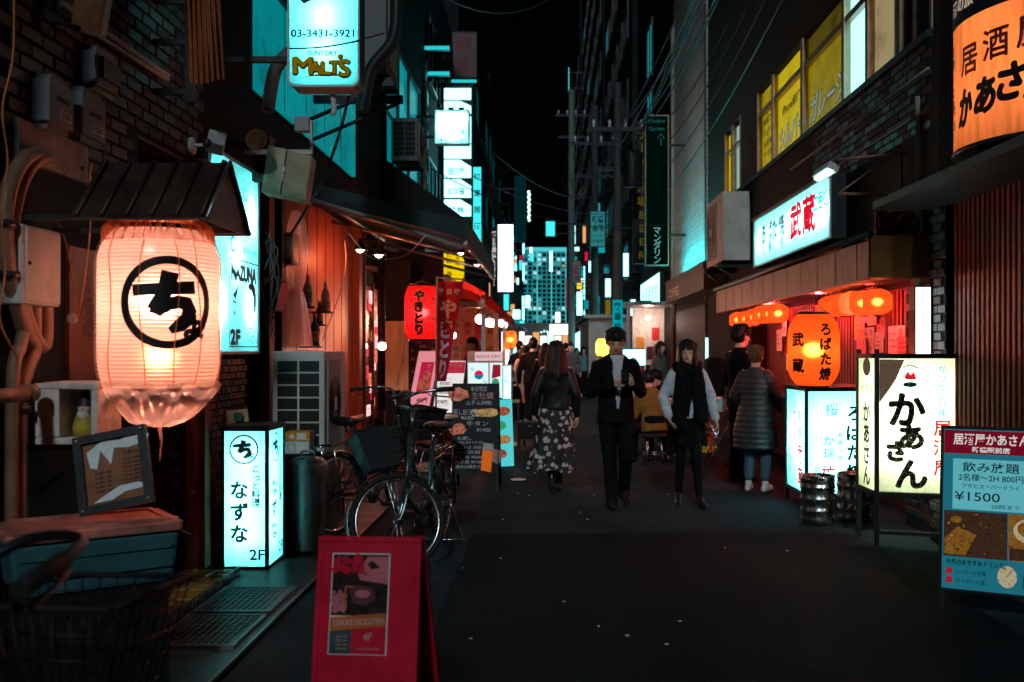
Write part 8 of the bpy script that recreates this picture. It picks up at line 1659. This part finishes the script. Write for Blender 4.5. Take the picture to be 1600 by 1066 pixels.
def fold_table(label, x, y, w=.55, d=.5, z=.7, mt='table_white'):
    t = thing('folding_table', label, 'table', (x, y, 0)); part(t, 'tabletop', mt, 'rbox', x-w/2, x+w/2, y-d/2, y+d/2, z-.025, z, .03, 'z')
    for sy in (-1, 1): part(t, 'leg', 'steel', 'tube', [(x-w*.42, y+sy*d*.4, 0), (x+w*.36, y+sy*d*.4, z-.026)], .012); part(t, 'leg', 'steel', 'tube', [(x+w*.42, y+sy*d*.36, 0), (x-w*.36, y+sy*d*.36, z-.026)], .012)
    part(t, 'brace', 'steel', 'tube', [(x-w*.42, y-d*.4, .02), (x-w*.42, y+d*.4, .02)], .009); part(t, 'brace', 'steel', 'tube', [(x+w*.42, y-d*.36, .02), (x+w*.42, y+d*.36, .02)], .009)
mat('table_white', (.55, .58, .58), .35); fold_table('white folding table with crossed steel legs behind the woman with the scarf', X(1120, 11.9), 11.9, .5, .45, .8); fold_table('low white folding table between the seated drinkers', X(1042, 13.8), 13.9)
Y = 11.85; t = thing('napkin_box', 'pale cyan box standing on the white folding table', 'box', (X(1124, Y), Y, .8)); part(t, 'box_body', 'box_cyan', 'rbox', X(1114, Y), X(1134, Y), Y-.06, Y+.06, .802, .92, .01); part(t, 'paper', 'print_white', 'box', X(1119, Y), X(1129, Y), Y-.01, Y+.01, .92, .945); mat('box_cyan', (.15, .55, .58), .4)
Y = 14; t = thing('beer_crate', 'yellow plastic beer crate stack behind the woman with the scarf', 'crate', (X(1106, Y), Y+.6, 0))
for k in range(3): m = MB(); m.box(X(1096, Y), X(1128, Y), Y+.5, Y+.85, .34*k+.003, .34*k+.33); m.build('crate', 'crate_yellow', t, bevel=.01); part(t, 'grip_slot', 'print_black', 'box', X(1107, Y), X(1117, Y), Y+.497, Y+.5, .34*k+.24, .34*k+.28)
mat('crate_yellow', (.7, .5, .02), .4)
for k, (x, y, z) in enumerate(((X(1036, 13.8), 13.75, .7), (X(1048, 13.8), 13.9, .7))):
    t = thing('beer_mug', ['beer mug nearer the mustard jacket on the low table', 'beer mug on the right side of the low table'][k], 'mug', (x, y, z)); part(t, 'beer', 'beer_amber', 'lathe', [(0, z+.002), (.033, z+.002), (.036, z+.1), (0, z+.1)], (x, y, 0), 16); part(t, 'foam', 'foam', 'lathe', [(0, z+.1), (.037, z+.1), (.037, z+.125), (0, z+.13)], (x, y, 0), 16); part(t, 'handle', 'chrome', 'torus', (x+.05, y, z+.06), (0, 1, 0), .025, .006, 14, 6)
mat('beer_amber', (.6, .25, .03), .15)
# ---- bystanders and the far crowd
CROWD = [(912, 31.5, 20, 'woman in a long black skirt and white shoes beside the lit stall', 1.62, True, 'cl_teal', ('skirt', 'cl_black', .2, .2, 0), 'shoe_white', ('long', 'hair_black', 1.3)),
         (1032, 19.5, 40, 'dark haired woman standing before the warm lit kiosk wall', 1.68, True, 'cl_grey', ('trousers', 'cl_black'), 'shoe_black', ('long', 'hair_black', 1.3)),
         (738, 16.2, -60, 'stall cook in a pale shirt under the red awning', 1.72, False, 'cl_teal', ('trousers', 'cl_black'), 'shoe_black', ('short', 'hair_black')),
         (819, 19.5, 200, 'woman in a cream coat, leftmost of the far crowd', 1.6, True, 'cl_beige', ('skirt', 'cl_beige', .5, .19, 0), 'shoe_black', ('long', 'hair_black', 1.25)),
         (833, 18.2, 170, 'man in a black suit walking away beside the woman in the cream coat', 1.74, False, 'cl_suit', ('trousers', 'cl_suit'), 'shoe_black', ('short', 'hair_black')),
         (846, 24, 185, 'person in a pale top half hidden in the far crowd', 1.62, True, 'cl_white', ('trousers', 'cl_black'), 'shoe_black', ('long', 'hair_brown', 1.3)),
         (852, 17.2, 175, 'woman in black just behind the leather jacket, partly hidden', 1.63, True, 'cl_black', ('trousers', 'cl_black'), 'shoe_black', ('long', 'hair_black', 1.25)),
         (892, 27, 10, 'man in a grey coat walking towards the camera far off', 1.72, False, 'cl_grey', ('trousers', 'cl_black'), 'shoe_black', ('short', 'hair_black')),
         (841, 36, 0, 'small dark figure in the middle of the far crowd', 1.7, False, 'cl_navy', ('trousers', 'cl_black'), 'shoe_black', ('short', 'hair_black')),
         (858, 42, 180, 'small figure in brown near the street end', 1.68, False, 'cl_brown', ('trousers', 'cl_black'), 'shoe_black', ('short', 'hair_black')),
         (826, 30, 190, 'small dark figure near the orange lantern', 1.7, False, 'cl_black', ('trousers', 'cl_black'), 'shoe_black', ('short', 'hair_black')),
         (812, 23, 175, 'dark haired man in a navy coat near the cyan box sign', 1.72, False, 'cl_navy', ('trousers', 'cl_black'), 'shoe_black', ('short', 'hair_black')),
         (841, 21, 190, 'woman in a black coat between the suited man and the leather jacket', 1.6, True, 'cl_black', ('skirt', 'cl_black', .45, .19, 0), 'shoe_black', ('long', 'hair_black', 1.25)),
         (884, 33, 170, 'man in black right of the leather jacket, far off', 1.75, False, 'cl_black', ('trousers', 'cl_black'), 'shoe_black', ('short', 'hair_black')),
         (901, 38, 20, 'small woman in a teal top right of the far crowd', 1.6, True, 'cl_teal', ('trousers', 'cl_black'), 'shoe_black', ('long', 'hair_black', 1.3)),
         (835, 27, 180, 'man in a brown jacket behind the suited man', 1.7, False, 'cl_brown', ('trousers', 'cl_black'), 'shoe_black', ('short', 'hair_black')),
         (874, 48, 180, 'farthest tiny figure on the right of the crowd', 1.7, False, 'cl_black', ('trousers', 'cl_black'), 'shoe_black', ('short', 'hair_black'))]
for px, Y, rz, lb, H, fe, tp, bo, sh, hr in CROWD:
    k = .035; person(lb, (X(px, Y), Y, 0), R(rz), H, fe, legs=(((.08, -.05, .48), (.09, -.06, .08), (.05, -1, 0)), ((-.08, .0, .48), (-.08, .1, .1), (-.05, -1, -.1))), top=tp, bottom=bo, shoes=sh, hair=hr, vox=.022 if Y < 22 else .03, group='passers-by and staff further up the street')
Y = 15.6; x = X(808, Y); person('seated man in a pale scarf at the low wooden table', (x, Y, 0), R(-70), 1.66, False, .5, lean=R(12), head=(0, R(10)), arms=(((.22, -.1, 1.08), (.12, -.33, 1.1)), ((-.22, -.1, 1.08), (-.12, -.33, 1.1))), legs=SIT, top='cl_black', inner=(.06, .95, 1.42, 'cl_beige'), hem=.84, vox=.02)
t = thing('bar_stool', 'low stool under the man in the pale scarf', 'stool', (x, Y, 0)); part(t, 'seat', 'stall_wood', 'lathe', [(0, .36), (.16, .36), (.17, .39), (.15, .415), (0, .42)], (x, Y, 0), 18)
for i in range(4): a = R(45+90*i); part(t, 'leg', 'dark_metal', 'tube', [(x+.1*math.cos(a), Y+.1*math.sin(a), .37), (x+.17*math.cos(a), Y+.17*math.sin(a), 0)], .014)
bpy.data.scenes.remove(TMP)
for me, k, nm in LATE: me.materials[k] = MATS[nm]
